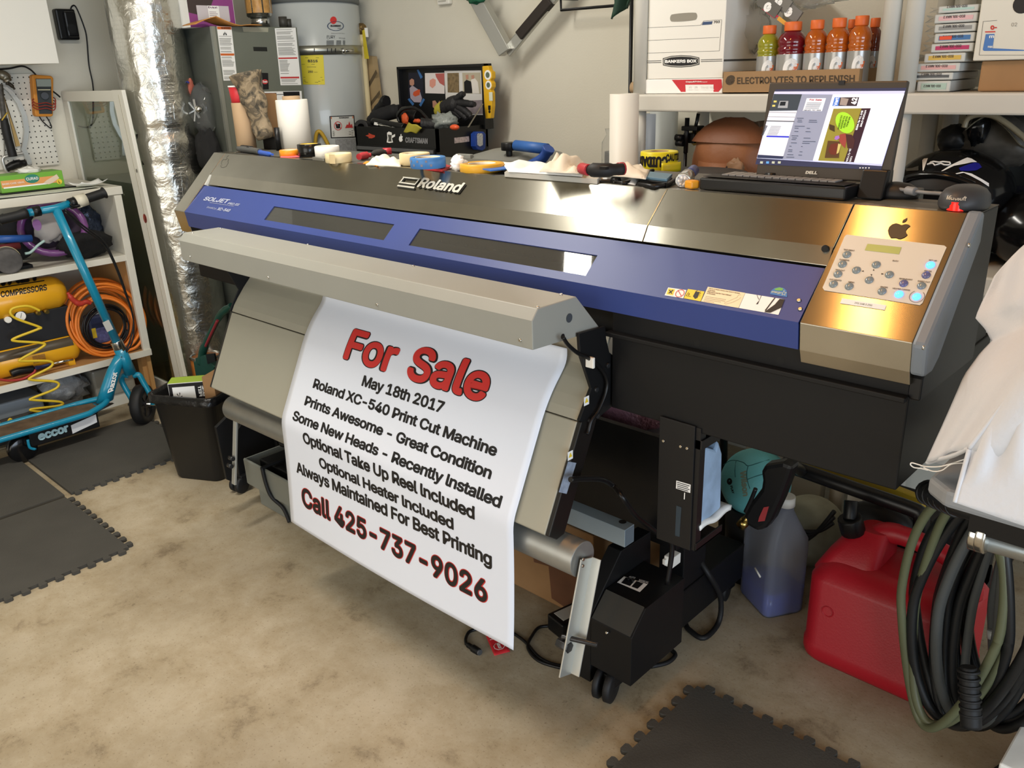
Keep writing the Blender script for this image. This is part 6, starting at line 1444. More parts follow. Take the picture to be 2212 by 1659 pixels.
one('marker_pot', 'slim black pot between the cardboard sheet and the white roll', 'pot', MB().lathe([(0.001, 0), (rad, 0), (rad, h), (rad*.8, h), (rad*.8, .01), (0.001, .01)], c), BLKM)
c, rad, h = upright(608, 675, 323, 216, ZT)
vr = T('vinyl_roll', 'thick white vinyl roll standing on the printer top', 'roll', c)
vr.part('roll', MB().ring(c, rad, rad*.55, h, 48), mat('vinyl_white', '#dedad0', 0.5))
vr.part('core', MB().ring(c+Vector((0, 0, 0.001)), rad*.549, rad*.48, h+0.012, 40), TUBEC, label='brown cardboard core')
vr.part('masking_patch', MB().sheet(lambda u, v: c+Vector((math.cos(-1.9-0.55+0.5*u)*(rad+.0008), math.sin(-1.9-0.55+.5*u)*(rad+.0008), h-.004-0.028*v)), 6, 2), mat('masking_tan', '#d0be88', 0.6))
def tape(label, l, r, yb, yt, color, inner=0.72, rough=0.4, extra=None, z=ZT, core='#cfc5ae'):
    c, rad, h = upright(l, r, yb, yt, z)
    t = T('tape_roll', label, 'tape', c, 'tape rolls on the printer top')
    t.part('tape', MB().ring(c, rad, rad*inner+0.002, h, 44), mat('tape_'+color, color, rough))
    t.part('core', MB().ring(c+Vector((0, 0, .0004)), rad*inner+0.0015, rad*inner-0.002, h-0.001, 36), mat('core_'+core, core, 0.7))
    return t, c, rad, h
tape('orange tape roll before the white vinyl roll', 605, 648, 339, 325, '#d88a1e')
tape('black tape roll with yellow core on the printer top', 645, 696, 340, 312, '#121212', 0.74, 0.2, core='#c9a63a')
tape('white tape roll beside the black tape roll', 682, 735, 343, 317, '#e3e1da')
t_, c, rad, h = tape('cream masking tape roll with a loose end, right of the white tape roll', 704, 761, 353, 333, '#d9c79a')
t_.part('loose_end', MB().sheet(lambda u, v: c+Vector((math.cos(-1.35+.5*u)*(rad+.001+.006*u), math.sin(-1.35+.5*u)*(rad+.001+.006*u), h*v)), 8, 1), mat('tape_end', '#cbb68a', 0.5))
tape('cream tape roll with a printed core behind the blue tape', 864, 930, 359, 333, '#d9c79a', 0.66)
t_, c, rad, h = tape('blue painter tape roll leaning on the cream tape', 887, 964, 366, 342, '#3f78b4', 0.7, z=ZT+0.008)
bp_ = MB()
for k in range(9):
    a0 = -2.7+k*0.26
    bp_.sheet(lambda u, v: c+Vector((math.cos(a0+.12*u)*(rad+.0006), math.sin(a0+.12*u)*(rad+.0006), h*(.25+.45*(k % 2)*.8)+h*.2*v)), 2, 1)
t_.part('printed_mark', bp_, mat('tape_mark', '#7d7a86', 0.6))
tape('wide yellow tape roll lying right of the white foam scrap', 994, 1090, 375, 357, '#d9a32c', 0.62, core='#ddd6c4')
one('pink_note', 'pink sticky notes under the orange tape roll', 'note', MB().prism([tuple(onz(*q, ZT)[:2]) for q in ((606, 341), (647, 340), (650, 338), (608, 337))], 2, ZT+.0001, ZT+0.003), mat('note_pink', '#e0666f', 0.6))
def lying(pts, z, lift=0.0): return [onz(*q, z)+Vector((0, 0, lift)) for q in pts]
uk = T('utility_knife', 'grey and black utility knife with a blue blade guard at the printer edge', 'knife', onz(550, 335, ZT))
uk.part('handle', MB().tube(lying([(516, 328), (535, 330), (562, 334)], ZT, 0.011), [0.010, 0.012, 0.011], n=10), mat('knife_grey', '#4a4b4a', 0.4))
uk.part('grip', MB().tube(lying([(525, 328), (545, 331)], ZT, 0.013), 0.0125, n=10), RUB)
uk.part('blade_guard', MB().tube(lying([(562, 334), (578, 337), (590, 339)], ZT, 0.008), [0.009, 0.008, 0.004], n=8), mat('guard_blue', '#2d55b0', 0.4))
one('pocket_lighter', 'small silver and black tool between the white and cream tape rolls', 'tool', MB().bar(onz(680, 346, ZT)+Vector((0, 0, .006)), onz(704, 349, ZT)+Vector((0, 0, .006)), 0.018, 0.010), mat('dull_silver', '#8a8880', 0.4, 0.7), 0.002)
pz = T('red_pliers', 'red and black handled pliers lying behind a white cloth', 'pliers', onz(810, 345, ZT))
pz.part('handle', MB().tube(lying([(800, 343), (822, 338), (845, 336)], ZT, 0.014), [0.006, 0.010, 0.010], n=10), mat('plier_dark', '#33302f', 0.4))
pz.part('red_grip', MB().tube(lying([(828, 337), (846, 336)], ZT, 0.015), 0.0115, n=10), mat('plier_red', '#b03038', 0.4))
pz.part('jaw', MB().tube(lying([(776, 347), (790, 344), (802, 343)], ZT, 0.012), [0.010, 0.012, 0.007], n=10), mat('plier_red'))
def cloth(poly, z, amp, seed, th=0.004, nu=18, nv=10):
    a, b, c, d = [onz(*q, z) for q in poly]; o = Vector((seed*1.3, seed*.7, 0))
    def fn(u, v):
        p = (a*(1-u)+b*u)*(1-v)+(d*(1-u)+c*u)*v
        e = min(u, 1-u, v, 1-v); p.z = z+th+amp*min(1, e*5)*(0.6+noise.noise(Vector((u*4, v*3, 0))+o)); return p
    return MB().sheet(fn, nu, nv, th)
one('white_cloth', 'folded white cloth with an orange corner before the cream tape', 'cloth', cloth([(790, 358), (866, 362), (868, 348), (808, 345)], ZT, 0.018, 3), mat('cloth_white', '#d9d4c6', 0.9))
one('orange_scrap', 'orange scrap sticking out under the white cloth', 'scrap', cloth([(784, 354), (815, 360), (822, 355), (790, 350)], ZT, 0.006, 5, 0.002), mat('scrap_orange', '#d98a2a', 0.6))
one('red_scraper', 'flat red plastic scraper under the blue tape roll', 'scraper', MB().prism([tuple(onz(*q, ZT)[:2]) for q in ((905, 366), (955, 371), (976, 363), (958, 358))], 2, ZT+.0002, ZT+0.006), mat('scraper_red', '#b3262e', 0.4))
one('foam_scrap', 'crumpled white foam scrap touching the wide yellow tape roll', 'scrap', blob(onz(986, 371, ZT)+Vector((-.01, .018, 0.02)), (0.022, 0.02, 0.02), 61, 0.5, 4), PAPER)
one('blue_squeegee', 'flat blue squeegee lying against the yellow tape roll', 'squeegee', MB().prism([tuple(onz(*q, ZT)[:2]) for q in ((1034, 373), (1060, 379), (1119, 373), (1100, 364))], 2, ZT+0.0105, ZT+0.0135), mat('squeegee_blue', '#2f6cc0', 0.4))
def sheetp(name, label, poly, z, curl, seed, m=PAPER): return one(name, label, 'paper', cloth(poly, z, curl, seed, 0.0016), m)
PG = 'papers on the printer top'
one('paper_stack', 'thick stack of white papers on the printer top behind the lid edge', 'papers', MB().prism([tuple(onz(*q, ZT)[:2]) for q in ((1090, 382), (1290, 398), (1320, 378), (1120, 362))], 2, ZT+0.0003, ZT+0.012), mat('paper_grey', '#b5b3ab', 0.7))
sheetp('paper_sheet', 'curled white sheet at the left end of the papers', [(1098, 372), (1258, 382), (1262, 366), (1082, 350)], ZT+0.013, 0.02, 11)
sheetp('paper_sheet', 'crumpled cream sheet on top of the paper stack', [(1165, 372), (1250, 376), (1270, 358), (1190, 352)], ZT+0.026, 0.03, 12, mat('paper_cream', '#dcd6c6', 0.7))
sheetp('paper_sheet', 'white sheets fanned out under the red snips', [(1290, 390), (1372, 400), (1408, 376), (1330, 368)], ZT+0.002, 0.022, 13)
sheetp('paper_sheet', 'cream sheet lying under the right end of the red snips', [(1300, 378), (1395, 388), (1404, 368), (1330, 362)], ZT+0.018, 0.02, 14, mat('paper_cream'))
sn = T('tin_snips', 'red and black handled snips lying on the papers', 'snips', onz(1300, 372, ZT+.03))
sn.part('handle', MB().tube(lying([(1268, 372), (1300, 374), (1345, 371)], ZT+.036, 0.006), [0.012, 0.016, 0.013], n=12), RUB)
sn.part('red_end', MB().tube(lying([(1254, 368), (1262, 371), (1272, 373)], ZT+.036, 0.006), [0.008, 0.013, 0.013], n=10), mat('plier_red'))
sn.part('red_band', MB().tube(lying([(1335, 371), (1347, 370)], ZT+.036, 0.006), 0.0145, n=12), mat('plier_red'))
sn.part('slider', MB().box(onz(1305, 366, ZT+.055)-Vector((.008, .006, 0)), onz(1305, 366, ZT+.055)+Vector((.008, .006, .006))), BLKM)
one('usb_cable', 'black cable with a plug lying in front of the papers', 'cable', MB().tube(lying([(1296, 396), (1325, 396), (1352, 400), (1380, 388), (1402, 374), (1412, 372)], ZT, 0.005), 0.0042).tube(lying([(1322, 396), (1338, 397)], ZT, 0.007), 0.008, n=10), BLKM)
one('phone_cable', 'black cable curving beside the blue booklet to the torch', 'cable', MB().tube(lying([(1378, 402), (1410, 408), (1440, 404), (1460, 392), (1470, 384)], ZT, 0.006), 0.005), BLKM)
bk = T('blue_booklet', 'dark booklet with a pale blue cover beside the caution tape', 'booklet', onz(1415, 398, ZT))
bk.part('cover', MB().prism([tuple(onz(*q, ZT)[:2]) for q in ((1378, 397), (1440, 404), (1452, 392), (1392, 385))], 2, ZT+.012, ZT+0.018), mat('booklet_blue', '#5a7d94', 0.5), 0.001)
bk.part('pages', MB().prism([tuple(onz(*q, ZT)[:2]) for q in ((1382, 399), (1440, 406), (1452, 394), (1394, 387))], 2, ZT+.0005, ZT+0.012), BLKM, 0.001)
lt2 = T('torch', 'small blue and silver LED torch standing by the laptop corner', 'torch', onz(1476, 410, ZT))
l0_, l1_ = onz(1474, 405, ZT)+Vector((0, 0, 0.014)), onz(1488, 388, ZT)+Vector((0, 0.02, 0.02))
lt2.part('head', MB().cyl(l0_, l0_.lerp(l1_, .45), 0.017, n=20), CHR, 0.001); lt2.part('barrel', MB().cyl(l0_.lerp(l1_, .4), l1_, 0.013, n=18), mat('torch_blue', '#2a3a80', 0.35))
d_ = (l0_-l1_).normalized(); lt2.part('lens', MB().disc(l0_+d_*0.0012, d_, 0.014), mat('lens_silver'))
for k in range(6): lt2.part('led', MB().ball(l0_+d_*0.001+perp(d_)[0]*.008*math.cos(k)+perp(d_)[1]*.008*math.sin(k), 0.003, 8, 6), PAPER)
one('yellow_plug', 'yellow and black plug lying at the laptop corner', 'plug', MB().bar(onz(1485, 409, ZT)+Vector((0, 0, .010)), onz(1504, 407, ZT)+Vector((0, 0, .010)), 0.026, 0.018), mat('plug_yellow', '#dd9a25', 0.45), 0.004)
ct = onz(1418, 372, ZT)
# round stool and caution tape behind the printer
YS = 2.05
st0 = ony(1450, 385, YS)
stl = T('round_stool', 'black round stool top behind the printer carrying the caution tape', 'stool', (st0.x, 2.12, 0))
zs_ = above((st0.x, 2.0, 0), 385)
stl.part('seat', MB().lathe([(0.001, 0), (0.17, 0), (0.18, .012), (0.18, .03), (0.17, .04), (0.001, .04)], (st0.x, 2.13, zs_-.04), n=44), mat('stool_black', '#2c2c2c', 0.5))
for k in range(4):
    t = math.pi/4+k*math.pi/2; stl.part('leg', MB().cyl((st0.x+.12*math.cos(t), 2.13+.12*math.sin(t), zs_-.03), (st0.x+.17*math.cos(t), 2.13+.17*math.sin(t), 0), 0.013), BLKM)
c, rad, h = upright(1383, 1463, 374, 330, zs_)
cau = T('caution_tape', 'yellow caution tape roll with black lettering on the black stool', 'tape', c)
YT = mat('caution_yellow', '#e2d423', 0.35)
cau.part('tape', MB().ring(c, rad, rad*.5, h, 48), YT)
cau.part('core', MB().ring(c+Vector((0, 0, .0004)), rad*.51, rad*.44, h), TUBEC)
def around(a0, a1, z0, z1, l=.001):
    return lambda u, v: c+Vector((math.cos(a0+(a1-a0)*u)*(rad+l), math.sin(a0+(a1-a0)*u)*(rad+l), h*(z0+(z1-z0)*v)))
va = math.atan2(-c.y, -c.x)
cau.part('lettering', MB().text('CUIDADO', lambda u, v: around(va+0.45, va-1.6, .82, .28)(u, v), 0.05, cuts=6).text('CAUTION', lambda u, v: around(va+0.35, va+1.6, .55, .92)(u, v), 0.04, cuts=4), INK)
cau.part('tape_tail', MB().sheet(lambda u, v: around(va+0.1, va+1.1, .05, .52, .004+.012)(u, v)+Vector((0, 0, 0)), 10, 3, 0.001), YT)
# laptop
LP0 = onz(1500, 424, ZT); 
lap = T('laptop', 'open black laptop showing a print preview on the printer top', 'laptop', (-0.83, 1.80, ZT))
fl_, fr_ = onz(1503, 411, ZT), onz(1826, 434, ZT)
hl, hr_ = onz(1612, 382, ZT+.02), onz(1908, 412, ZT+.02)
DK = mat('laptop_dark', '#1f1d1b', 0.5, spec=0.3); 
fx0, fx1 = fl_.x, fr_.x
y0_, y1_ = (fl_.y+fr_.y)/2+.004, (hl.y+hr_.y)/2
base = [(fx0, y0_), (fx1, y0_), (fx1+.004, y1_), (fx0-.004, y1_)]
lap.part('base', MB().prism(base, 2, ZT+.0006, ZT+.026), mat('laptop_black', '#161617', 0.3), 0.004)
lap.part('palm_rest', MB().prism([(fx0+.006, y0_+.006), (fx1-.006, y0_+.006), (fx1-.004, y1_-.012), (fx0+.004, y1_-.012)], 2, ZT+.028, ZT+.0288), DK)
kb = lap.part('keyboard', MB().box((fx0+.03, y0_+.085, ZT+.0285), (fx1-.03, y1_-.03, ZT+.0292)), mat('key_well', '#0d0d0e', 0.5))
kw = (fx1-fx0-.07)/15; kd = (y1_-.035-y0_-.09)/6
for r in range(6):
    for k in range(15):
        x = fx0+.035+k*kw; y = y0_+.09+r*kd
        if r == 0 and 4 <= k <= 8:
            if k > 4: continue
            lap.part('key', MB().box((x, y, ZT+.0292), (x+kw*4.9, y+kd*.85, ZT+.0318)), mat('key_black', '#1d1d1e', 0.6, spec=0.2), under=kb); continue
        lap.part('key', MB().box((x, y, ZT+.0292), (x+kw*.86, y+kd*.85, ZT+.0318)), mat('key_black'), under=kb)
lap.part('touch_pad', MB().box((fx0+.13, y0_+.015, ZT+.0288), (fx0+.225, y0_+.07, ZT+.0294)), mat('pad_dark', '#232322', 0.3))
# screen plane through the hinge, tilted back
sl_, sr_ = onz(1630, 381, ZT+.03), onz(1896, 412, ZT+.03)
HY = y1_; tilt = None
def onscr(px, py, o, n):
    d = ray(px, py); return CAM+d*((o-CAM).dot(n)/d.dot(n))
so = Vector((0, HY, ZT+.03)); best = None
for k in range(0, 60):
    t = math.radians(k); n = Vector((0, -math.cos(t), math.sin(t)))
    A, B = onscr(1662, 178, so, n), onscr(1632, 381, so, n); A2, B2 = onscr(1976, 172, so, n), onscr(1905, 410, so, n)
    e = abs(A.x-B.x)+abs(A2.x-B2.x)
    if best is None or e < best[0]: best = (e, t, n, (A+B)/2, (A2+B2)/2, A)
SN = best[2]; ST = best[1]
sx0, sx1 = best[3].x, best[4].x
upv = Vector((0, math.sin(ST), math.cos(ST))); hs_ = (best[5]-so).dot(upv)
def sp(u, v, l=0.0): return Vector((sx0+(sx1-sx0)*u, HY, ZT+.03))+upv*(hs_*v)+SN*l
scr = lap.part('screen_lid', MB().add([sp(u, v, l) for l in (0, -.012) for u, v in ((0, 0), (1, 0), (1, 1), (0, 1))], [(0, 1, 2, 3), (7, 6, 5, 4), (0, 4, 5, 1), (1, 5, 6, 2), (2, 6, 7, 3), (3, 7, 4, 0)]), mat('bezel_brown', '#3a332b', 0.45), 0.003)
for u in (.12, .88): lap.part('hinge', MB().cyl(sp(u-.04, 0.0, -.006), sp(u+.04, 0.0, -.006), 0.009), BLKM)
lap.part('webcam', MB().box(tuple(sp(.55, .985, .002)-Vector((.006, 0, .004))), tuple(sp(.55, .985, .002)+Vector((.006, .004, .004)))), INK, under=scr)
def c6(u, v): return (1640+u*0.15371, 175+v*0.15371)
def em(name, c, s=0.95): return mat(name, c, 0.3, emit=c, estr=s*.5, spec=0.2)
def sq(pts, l): return MB().add([onscr(*c6(*q), so+SN*l, SN) for q in pts], [tuple(range(len(pts)))])
def st_(mb, s, ll, lr, ul, l, b=0.0):
    O = onscr(*c6(*ll), so+SN*l, SN); U = onscr(*c6(*lr), so+SN*l, SN)-O; V = onscr(*c6(*ul), so+SN*l, SN)-O
    return mb.text(s, lambda u, v: O+U*u+V*v, b)
def sw_part(name, pts, l, col, s=0.8, label=None): return lap.part(name, sq(pts, l), em('screen_'+name+col[1:], col, s), under=scr)
sw_part('display', [(228, 120), (2070, 95), (1712, 1250), (-55, 1170)], .0008, '#3a3c58', .5)
sw_part('window', [(215, 148), (2050, 138), (1725, 1195), (-35, 1085)], .0012, '#c3c6e6')
sw_part('left_pane', [(207, 182), (602, 185), (325, 1098), (-30, 1085)], .0016, '#dfe1ec')
sw_part('thumb_pane', [(207, 182), (602, 185), (535, 415), (142, 420)], .002, '#3f4750', .5)
sw_part('printer_icon', [(290, 280), (410, 280), (398, 380), (258, 378)], .0024, '#9aa0a6', .6); sw_part('icon_face', [(300, 292), (375, 290), (362, 345), (285, 345)], .0028, '#23282e', .3)
for q in ((205, 275), (185, 335)): sw_part('folder_icon', [q, (q[0]+42, q[1]), (q[0]+38, q[1]+25), (q[0]-3, q[1]+27)], .0024, '#cfc06a')
for v, c in ((430, '#b5b8c2'), (492, '#b5b8c2'), (552, '#6d7078')):
    sw_part('list_bar', [(140-(v-430)*.27, v), (530-(v-430)*.27, v+8), (526-(v-430)*.27, v+24), (135-(v-430)*.27, v+16)], .0022, c, .7)
for i in range(7):
    y = 632+i*20; x = 85-i*9
    sw_part('list_row', [(x+80, y), (x+225, y+3), (x+222, y+10), (x+77, y+8)], .0022, '#8d8f98', .6)
    sw_part('list_mark', [(x, y-5), (x+32, y-5), (x+29, y+9), (x-3, y+9)], .0022, '#3a3c44', .4)
sw_part('selected_row', [(105, 768), (420, 775), (415, 795), (98, 786)], .0026, '#2a2fc8', .8)
sw_part('task_strip', [(-20, 1035), (345, 1058), (325, 1095), (-30, 1080)], .0024, '#343a58', .5)
sw_part('info_pane', [(602, 185), (1035, 190), (752, 1120), (325, 1098)], .002, '#8f95ac', .7)
sw_part('preview_card', [(668, 242), (938, 242), (882, 425), (612, 420)], .0024, '#ecedf3', .85)
pv = MB(); st_(pv, 'For Sale', (705, 275), (878, 278), (712, 250), .0028, .03)
lap.part('preview_headline', pv, em('screen_red', '#a83a40', .6), under=scr)
pv = MB(); st_(pv, 'Call 425-737-9026', (622, 418), (865, 420), (630, 400), .0028, .03)
for i in range(6): pv.add([onscr(*c6(*q), so+SN*.0028, SN) for q in ((672-i*6, 302+i*16), (880-i*8, 303+i*16), (878-i*8, 309+i*16), (670-i*6, 308+i*16))], [(0, 1, 2, 3)])
for i, (x, y, w) in enumerate(((530, 518, 95), (540, 545, 60), (700, 548, 110), (535, 570, 70), (695, 573, 120), (500, 630, 140), (498, 658, 55), (668, 660, 45), (495, 705, 55), (652, 708, 70), (455, 765, 95), (465, 795, 65), (625, 798, 95), (455, 818, 60), (612, 845, 180), (448, 865, 80), (605, 870, 105), (425, 912, 30), (590, 915, 20), (412, 962, 55), (405, 985, 60), (568, 990, 40), (395, 1030, 85), (552, 1036, 50), (382, 1066, 110))):
    pv.add([onscr(*c6(*q), so+SN*.0028, SN) for q in ((x, y), (x+w, y+2), (x+w-2, y+10), (x-3, y+8))], [(0, 1, 2, 3)])
lap.part('preview_print', pv, em('screen_text', '#4b5063', .5), under=scr)
sw_part('canvas', [(1035, 190), (2040, 180), (1722, 1165), (752, 1120)], .002, '#e9eaf8', .95)
sw_part('art_strip', [(1060, 230), (1405, 228), (1370, 352), (1027, 350)], .0024, '#3d3236', .5); sw_part('art_blue', [(1060, 230), (1138, 230), (1110, 350), (1027, 350)], .0028, '#4f7cd0', .7)
sw_part('art_cream', [(1150, 232), (1258, 250), (1225, 345), (1130, 335)], .0028, '#9c8f88', .6)
av = MB(); st_(av, '42', (1295, 330), (1345, 240), (1255, 300), .0032, .03)
O_ = lambda *q: onscr(*c6(*q), so+SN*.0032, SN)
av2 = MB().text('42', lambda u, v: O_(1365, 330)+(O_(1385, 235)-O_(1365, 330))*u+(O_(1285, 330)-O_(1365, 330))*v, 0.04).text('Vert', lambda u, v: O_(1095, 345)+(O_(1122, 235)-O_(1095, 345))*u+(O_(1045, 345)-O_(1095, 345))*v, 0.03)
lap.part('art_lettering', av2, em('screen_white', '#f2f2f4', .8), under=scr)
sw_part('poster_ground', [(1045, 388), (1568, 382), (1330, 1142), (828, 1118)], .0024, '#8f8638', .65)
sw_part('poster_band', [(1438, 385), (1568, 382), (1330, 1142), (1190, 1135), (1320, 760)], .0028, '#3b2530', .5)
gb_ = [(1205+130*math.cos(t)-30*math.sin(t), 585-0.0*math.cos(t)-150*math.sin(t)) for t in [2*math.pi*k/24 for k in range(24)]]
sw_part('speech_bubble', gb_+[], .0032, '#9fd335', .85)
gm = MB()
for i, s in enumerate(('VOLUNTEERING', 'TO DESIGN', 'OUR NEW', 'MURAL')):
    x = 1120+i*38; gm.text(s, lambda u, v: O_(x+38-8, 480+i*8)*1+(O_(x-20, 680-i*10)-O_(x+30, 480+i*8))*u+(O_(x+58, 482+i*8)-O_(x+30, 480+i*8))*v*.8+SN*.0004, 0.02)
lap.part('bubble_lettering', gm, em('screen_dark', '#3d4a1a', .4), under=scr)
pm_ = MB()
for s, a, b, w in (('SIGN UP AT THE', (1378, 690), (1465, 415), 26), ('INFO BOOTH', (1440, 645), (1510, 412), 26), ('JULY 17-21', (1245, 1135), (1298, 950), 26), ('2017', (1290, 1135), (1312, 1058), 24)):
    A_, B_ = O_(*a), O_(*b); W_2 = O_(a[0]-w, a[1])-A_
    pm_.text(s, lambda u, v: A_+(B_-A_)*u+W_2*v*-1+SN*.0004+W_2, 0.03)
lap.part('poster_lettering', pm_, em('screen_white', '#f2f2f4', .8), under=scr)
sw_part('poster_shape', [(965, 838), (1135, 850), (1120, 1082), (920, 1080)], .0030, '#5a4028', .5); sw_part('poster_shape', [(1110, 880), (1150, 890), (1115, 1010), (1085, 1025)], .0036, '#c8b872', .6)
sw_part('poster_shape', [(975, 960), (1005, 890), (1090, 870), (1120, 880), (1080, 1040), (1010, 1035), (980, 1000)], .0034, '#6b3326', .5)
sw_part('poster_shape', [(1135, 750), (1215, 735), (1225, 840), (1205, 945), (1165, 905), (1120, 840)], .0034, '#96443c', .6); sw_part('poster_shape', [(1215, 745), (1300, 755), (1345, 830), (1320, 950), (1240, 945)], .0032, '#4a2c2c', .5)
sw_part('poster_shape', [(985, 605), (1060, 630), (1060, 715), (985, 680)], .0030, '#4a3a26', .5); sw_part('poster_shape', [(1070, 775), (1120, 765), (1130, 800), (1090, 830), (1055, 815)], .0036, '#a070c0', .6)
for x in (15, 100, 180, 265): sw_part('task_icon', [(x, 1128), (x+40, 1130), (x+34, 1162), (x-5, 1158)], .0014, '#b9bfae' if x != 100 else '#5fa0e0', .6)
for x in (1410, 1450, 1490, 1535): sw_part('tray_icon', [(x, 1212), (x+20, 1213), (x+15, 1230), (x-4, 1228)], .0014, '#d9d9d6', .6)
mk = MB(); mk.text('DELL', lambda u, v: O_(645, 1305)+(O_(812, 1312)-O_(645, 1305))*u+(O_(660, 1262)-O_(645, 1305))*v, 0.05)
lap.part('maker_lettering', mk, mat('letter_bright', '#c9c4b8', 0.3), under=scr)
# mice, adapter, cable
ms = T('computer_mouse', 'dark grey mouse with a red glowing tail light on the printer end', 'mouse', onz(2070, 455, ZT))
mc = onz(2070, 455, ZT); mc = Vector((mc.x, mc.y+0.028, ZT))
def half(d): return 1.0
ms.part('shell', MB().loft([[mc+Vector((math.cos(a)*.042*s, math.sin(a)*.055*s, z)) for a in [2*math.pi*k/28 for k in range(28)]] for s, z in ((.93, .002), (1.0, .008), (1.0, .015), (.94, .026), (.78, .035), (.5, .041), (.1, .0425))]), mat('mouse_grey', '#3a3b3e', 0.45))
q = onz(2070, 457, ZT+.008)
ms.part('tail_light', MB().loft([[mc+Vector((math.sin(a)*.028*s, -math.cos(a)*.0555*s, z)) for a in [-.55+1.1*k/8 for k in range(9)]] for s, z in ((1.005, .003), (1.01, .011), (.985, .018))], closed=False), mat('tail_red', '#a01010', 0.2, emit='#ff1408', estr=2.5))
ms.part('lettering', MB().text('Microsoft', lambda u, v: mc+Vector((-.016+.032*u, -.0545+.006*v+.012*(abs(u-.5))**2, .0215+.007*v)), 0.02), mat('letter_bright'))
ad = onz(1880, 432, ZT)
one('usb_adapter', 'black angular adapter behind the right laptop corner', 'adapter', MB().prism([(1.70, ZT+.001), (1.75, ZT+.001), (1.75, ZT+.055), (1.72, ZT+.055)], 0, ad.x-0.03, ad.x+0.02), BLKM, 0.003)
m2_ = onz(1925, 430, ZT); m2_ = Vector((m2_.x, m2_.y+.02, ZT))
one('computer_mouse', 'smaller dark mouse lying behind the laptop corner', 'mouse', MB().loft([[m2_+Vector((math.cos(a)*.045*s, math.sin(a)*.03*s, z)) for a in [2*math.pi*k/24 for k in range(24)]] for s, z in ((.95, .001), (1.0, .008), (.9, .02), (.6, .028), (.15, .031))]), mat('mouse_dark', '#28292b', 0.5))
uc = T('usb_lead', 'grey cable with a ferrite plug running behind the red lit mouse', 'cable', onz(1980, 420, ZT))
uc.part('lead', MB().tube([onz(*q, ZT+.02) for q in ((1925, 405), (1940, 408), (1965, 412), (2000, 416), (2040, 419), (2062, 425))], 0.0035), mat('lead_grey', '#8a8c90', 0.5))
uc.part('ferrite', MB().cyl(onz(1958, 411, ZT+.02), onz(1978, 414, ZT+.02), 0.008), mat('lead_grey'), 0.002)
# ------------------------------------------------------------------ white plastic shelving at the right
YSH = 2.53; YSB = 3.0
PLW = mat('resin_white', '#cfcbc0', 0.5, var=0.02)
zsh = ony(1358, 204, YSH).z; zsb = ony(1360, 240, YSH).z
def shelving(name, label, x0, x1, pleft, pright, zlow):
    t = T(name, label, 'shelving', ((x0+x1)/2, 2.77, 0), 'white resin shelving units')
    t.part('shelf', MB().box((x0, YSH-0.012, zsb), (x1, YSB, zsh)), PLW, 0.006)
    t.part('shelf', MB().box((x0, YSH-0.012, zlow-0.055), (x1, YSB, zlow)), PLW, 0.006)
    t.part('shelf', MB().box((x0, YSH-0.012, 0.40), (x1, YSB, 0.455)), PLW, 0.006)
    for xa in (pleft, pright):
        for ya in (YSH+0.025, YSB-0.025):
            for za, zb in ((0.0, 0.40), (0.455, zlow-0.055), (zlow, zsb), (zsh, 2.25)):
                t.part('post', MB().cyl((xa, ya, za), (xa, ya, zb), 0.0235, n=24), PLW)
    return t
shelving('shelving_unit', 'white resin shelving unit with the white storage box', -1.833, -0.935, -1.797, -0.967, 1.02)
shelving('shelving_unit', 'white resin shelving unit at the right edge with cartridge stack and helmets', -0.925, 0.02, -0.906, -0.02, 0.98)
def z5(u, v): return (1280+u*0.26522, v*0.26522)
YB_ = 2.56
# copy paper carton and storage box
rp0, rp1 = ony(*z5(622, 765), YB_-.005), ony(*z5(1055, 765), YB_-.005)
zr = zsh+0.001; zr1 = ony(*z5(700, 643), YB_-.005).z
cp_ = T('paper_carton', 'red and white carton of copy paper under the white storage box', 'box', ((rp0.x+rp1.x)/2, 2.7, zr))
cp_.part('carton', MB().box((rp0.x-.10, YB_-.005, zr), (rp1.x, YB_+.27, zr1)), PAPER, 0.002)
def q5(l, Y): return MB().add([ony(*z5(*q), Y) for q in l], [tuple(range(len(l)))])
cp_.part('red_panel', q5([(645, 650), (1050, 645), (1055, 712), (1025, 748), (985, 748), (985, 688), (755, 690), (757, 748), (720, 748)], YB_-.0058), mat('carton_red', '#c52f38', 0.5))
l_ = MB().text('Copy&Print', corner3(ony(*z5(760, 676), YB_-.0066), ony(*z5(885, 674), YB_-.0066), ony(*z5(760, 660), YB_-.0066)), .02).text('Paper', corner3(ony(*z5(887, 674), YB_-.0066), ony(*z5(935, 673), YB_-.0066), ony(*z5(887, 663), YB_-.0066)))
for s, a, b in (('92', 780, 805), ('20', 825, 850), ('8.5 x 11', 880, 940), ('500', 952, 985)): l_.text(s, corner3(ony(*z5(a, 718), YB_-.0066), ony(*z5(b, 717), YB_-.0066), ony(*z5(a, 700), YB_-.0066)), .03)
for a, b in ((762, 815), (820, 862), (872, 940), (945, 990)): l_.quad(*[ony(*z5(*q), YB_-.0066) for q in ((a, 728), (b, 727), (b, 731), (a, 732))])
cp_.part('lettering', l_, PAPER)
bb0, bb1 = ony(*z5(404, 640), YB_)+Vector((.022, 0, 0)), ony(*z5(1058, 636), YB_)
bz0 = zr1+.001; bz1 = bz0+0.30
bkx = T('storage_box', 'white cardboard storage box with a hand hole and printed lines on the shelf', 'box', ((bb0.x+bb1.x)/2, 2.72, bz0))
bkx.part('carton', MB().box((bb0.x, YB_, bz0), (bb1.x, YB_+.38, bz1)), mat('box_white', '#e4e1d8', 0.6), 0.002)
bkx.part('lid', MB().box((bb0.x-.006, YB_-.004, bz1-.05), (bb1.x+.006, YB_+.385, bz1+.02)), mat('box_white'), 0.002)
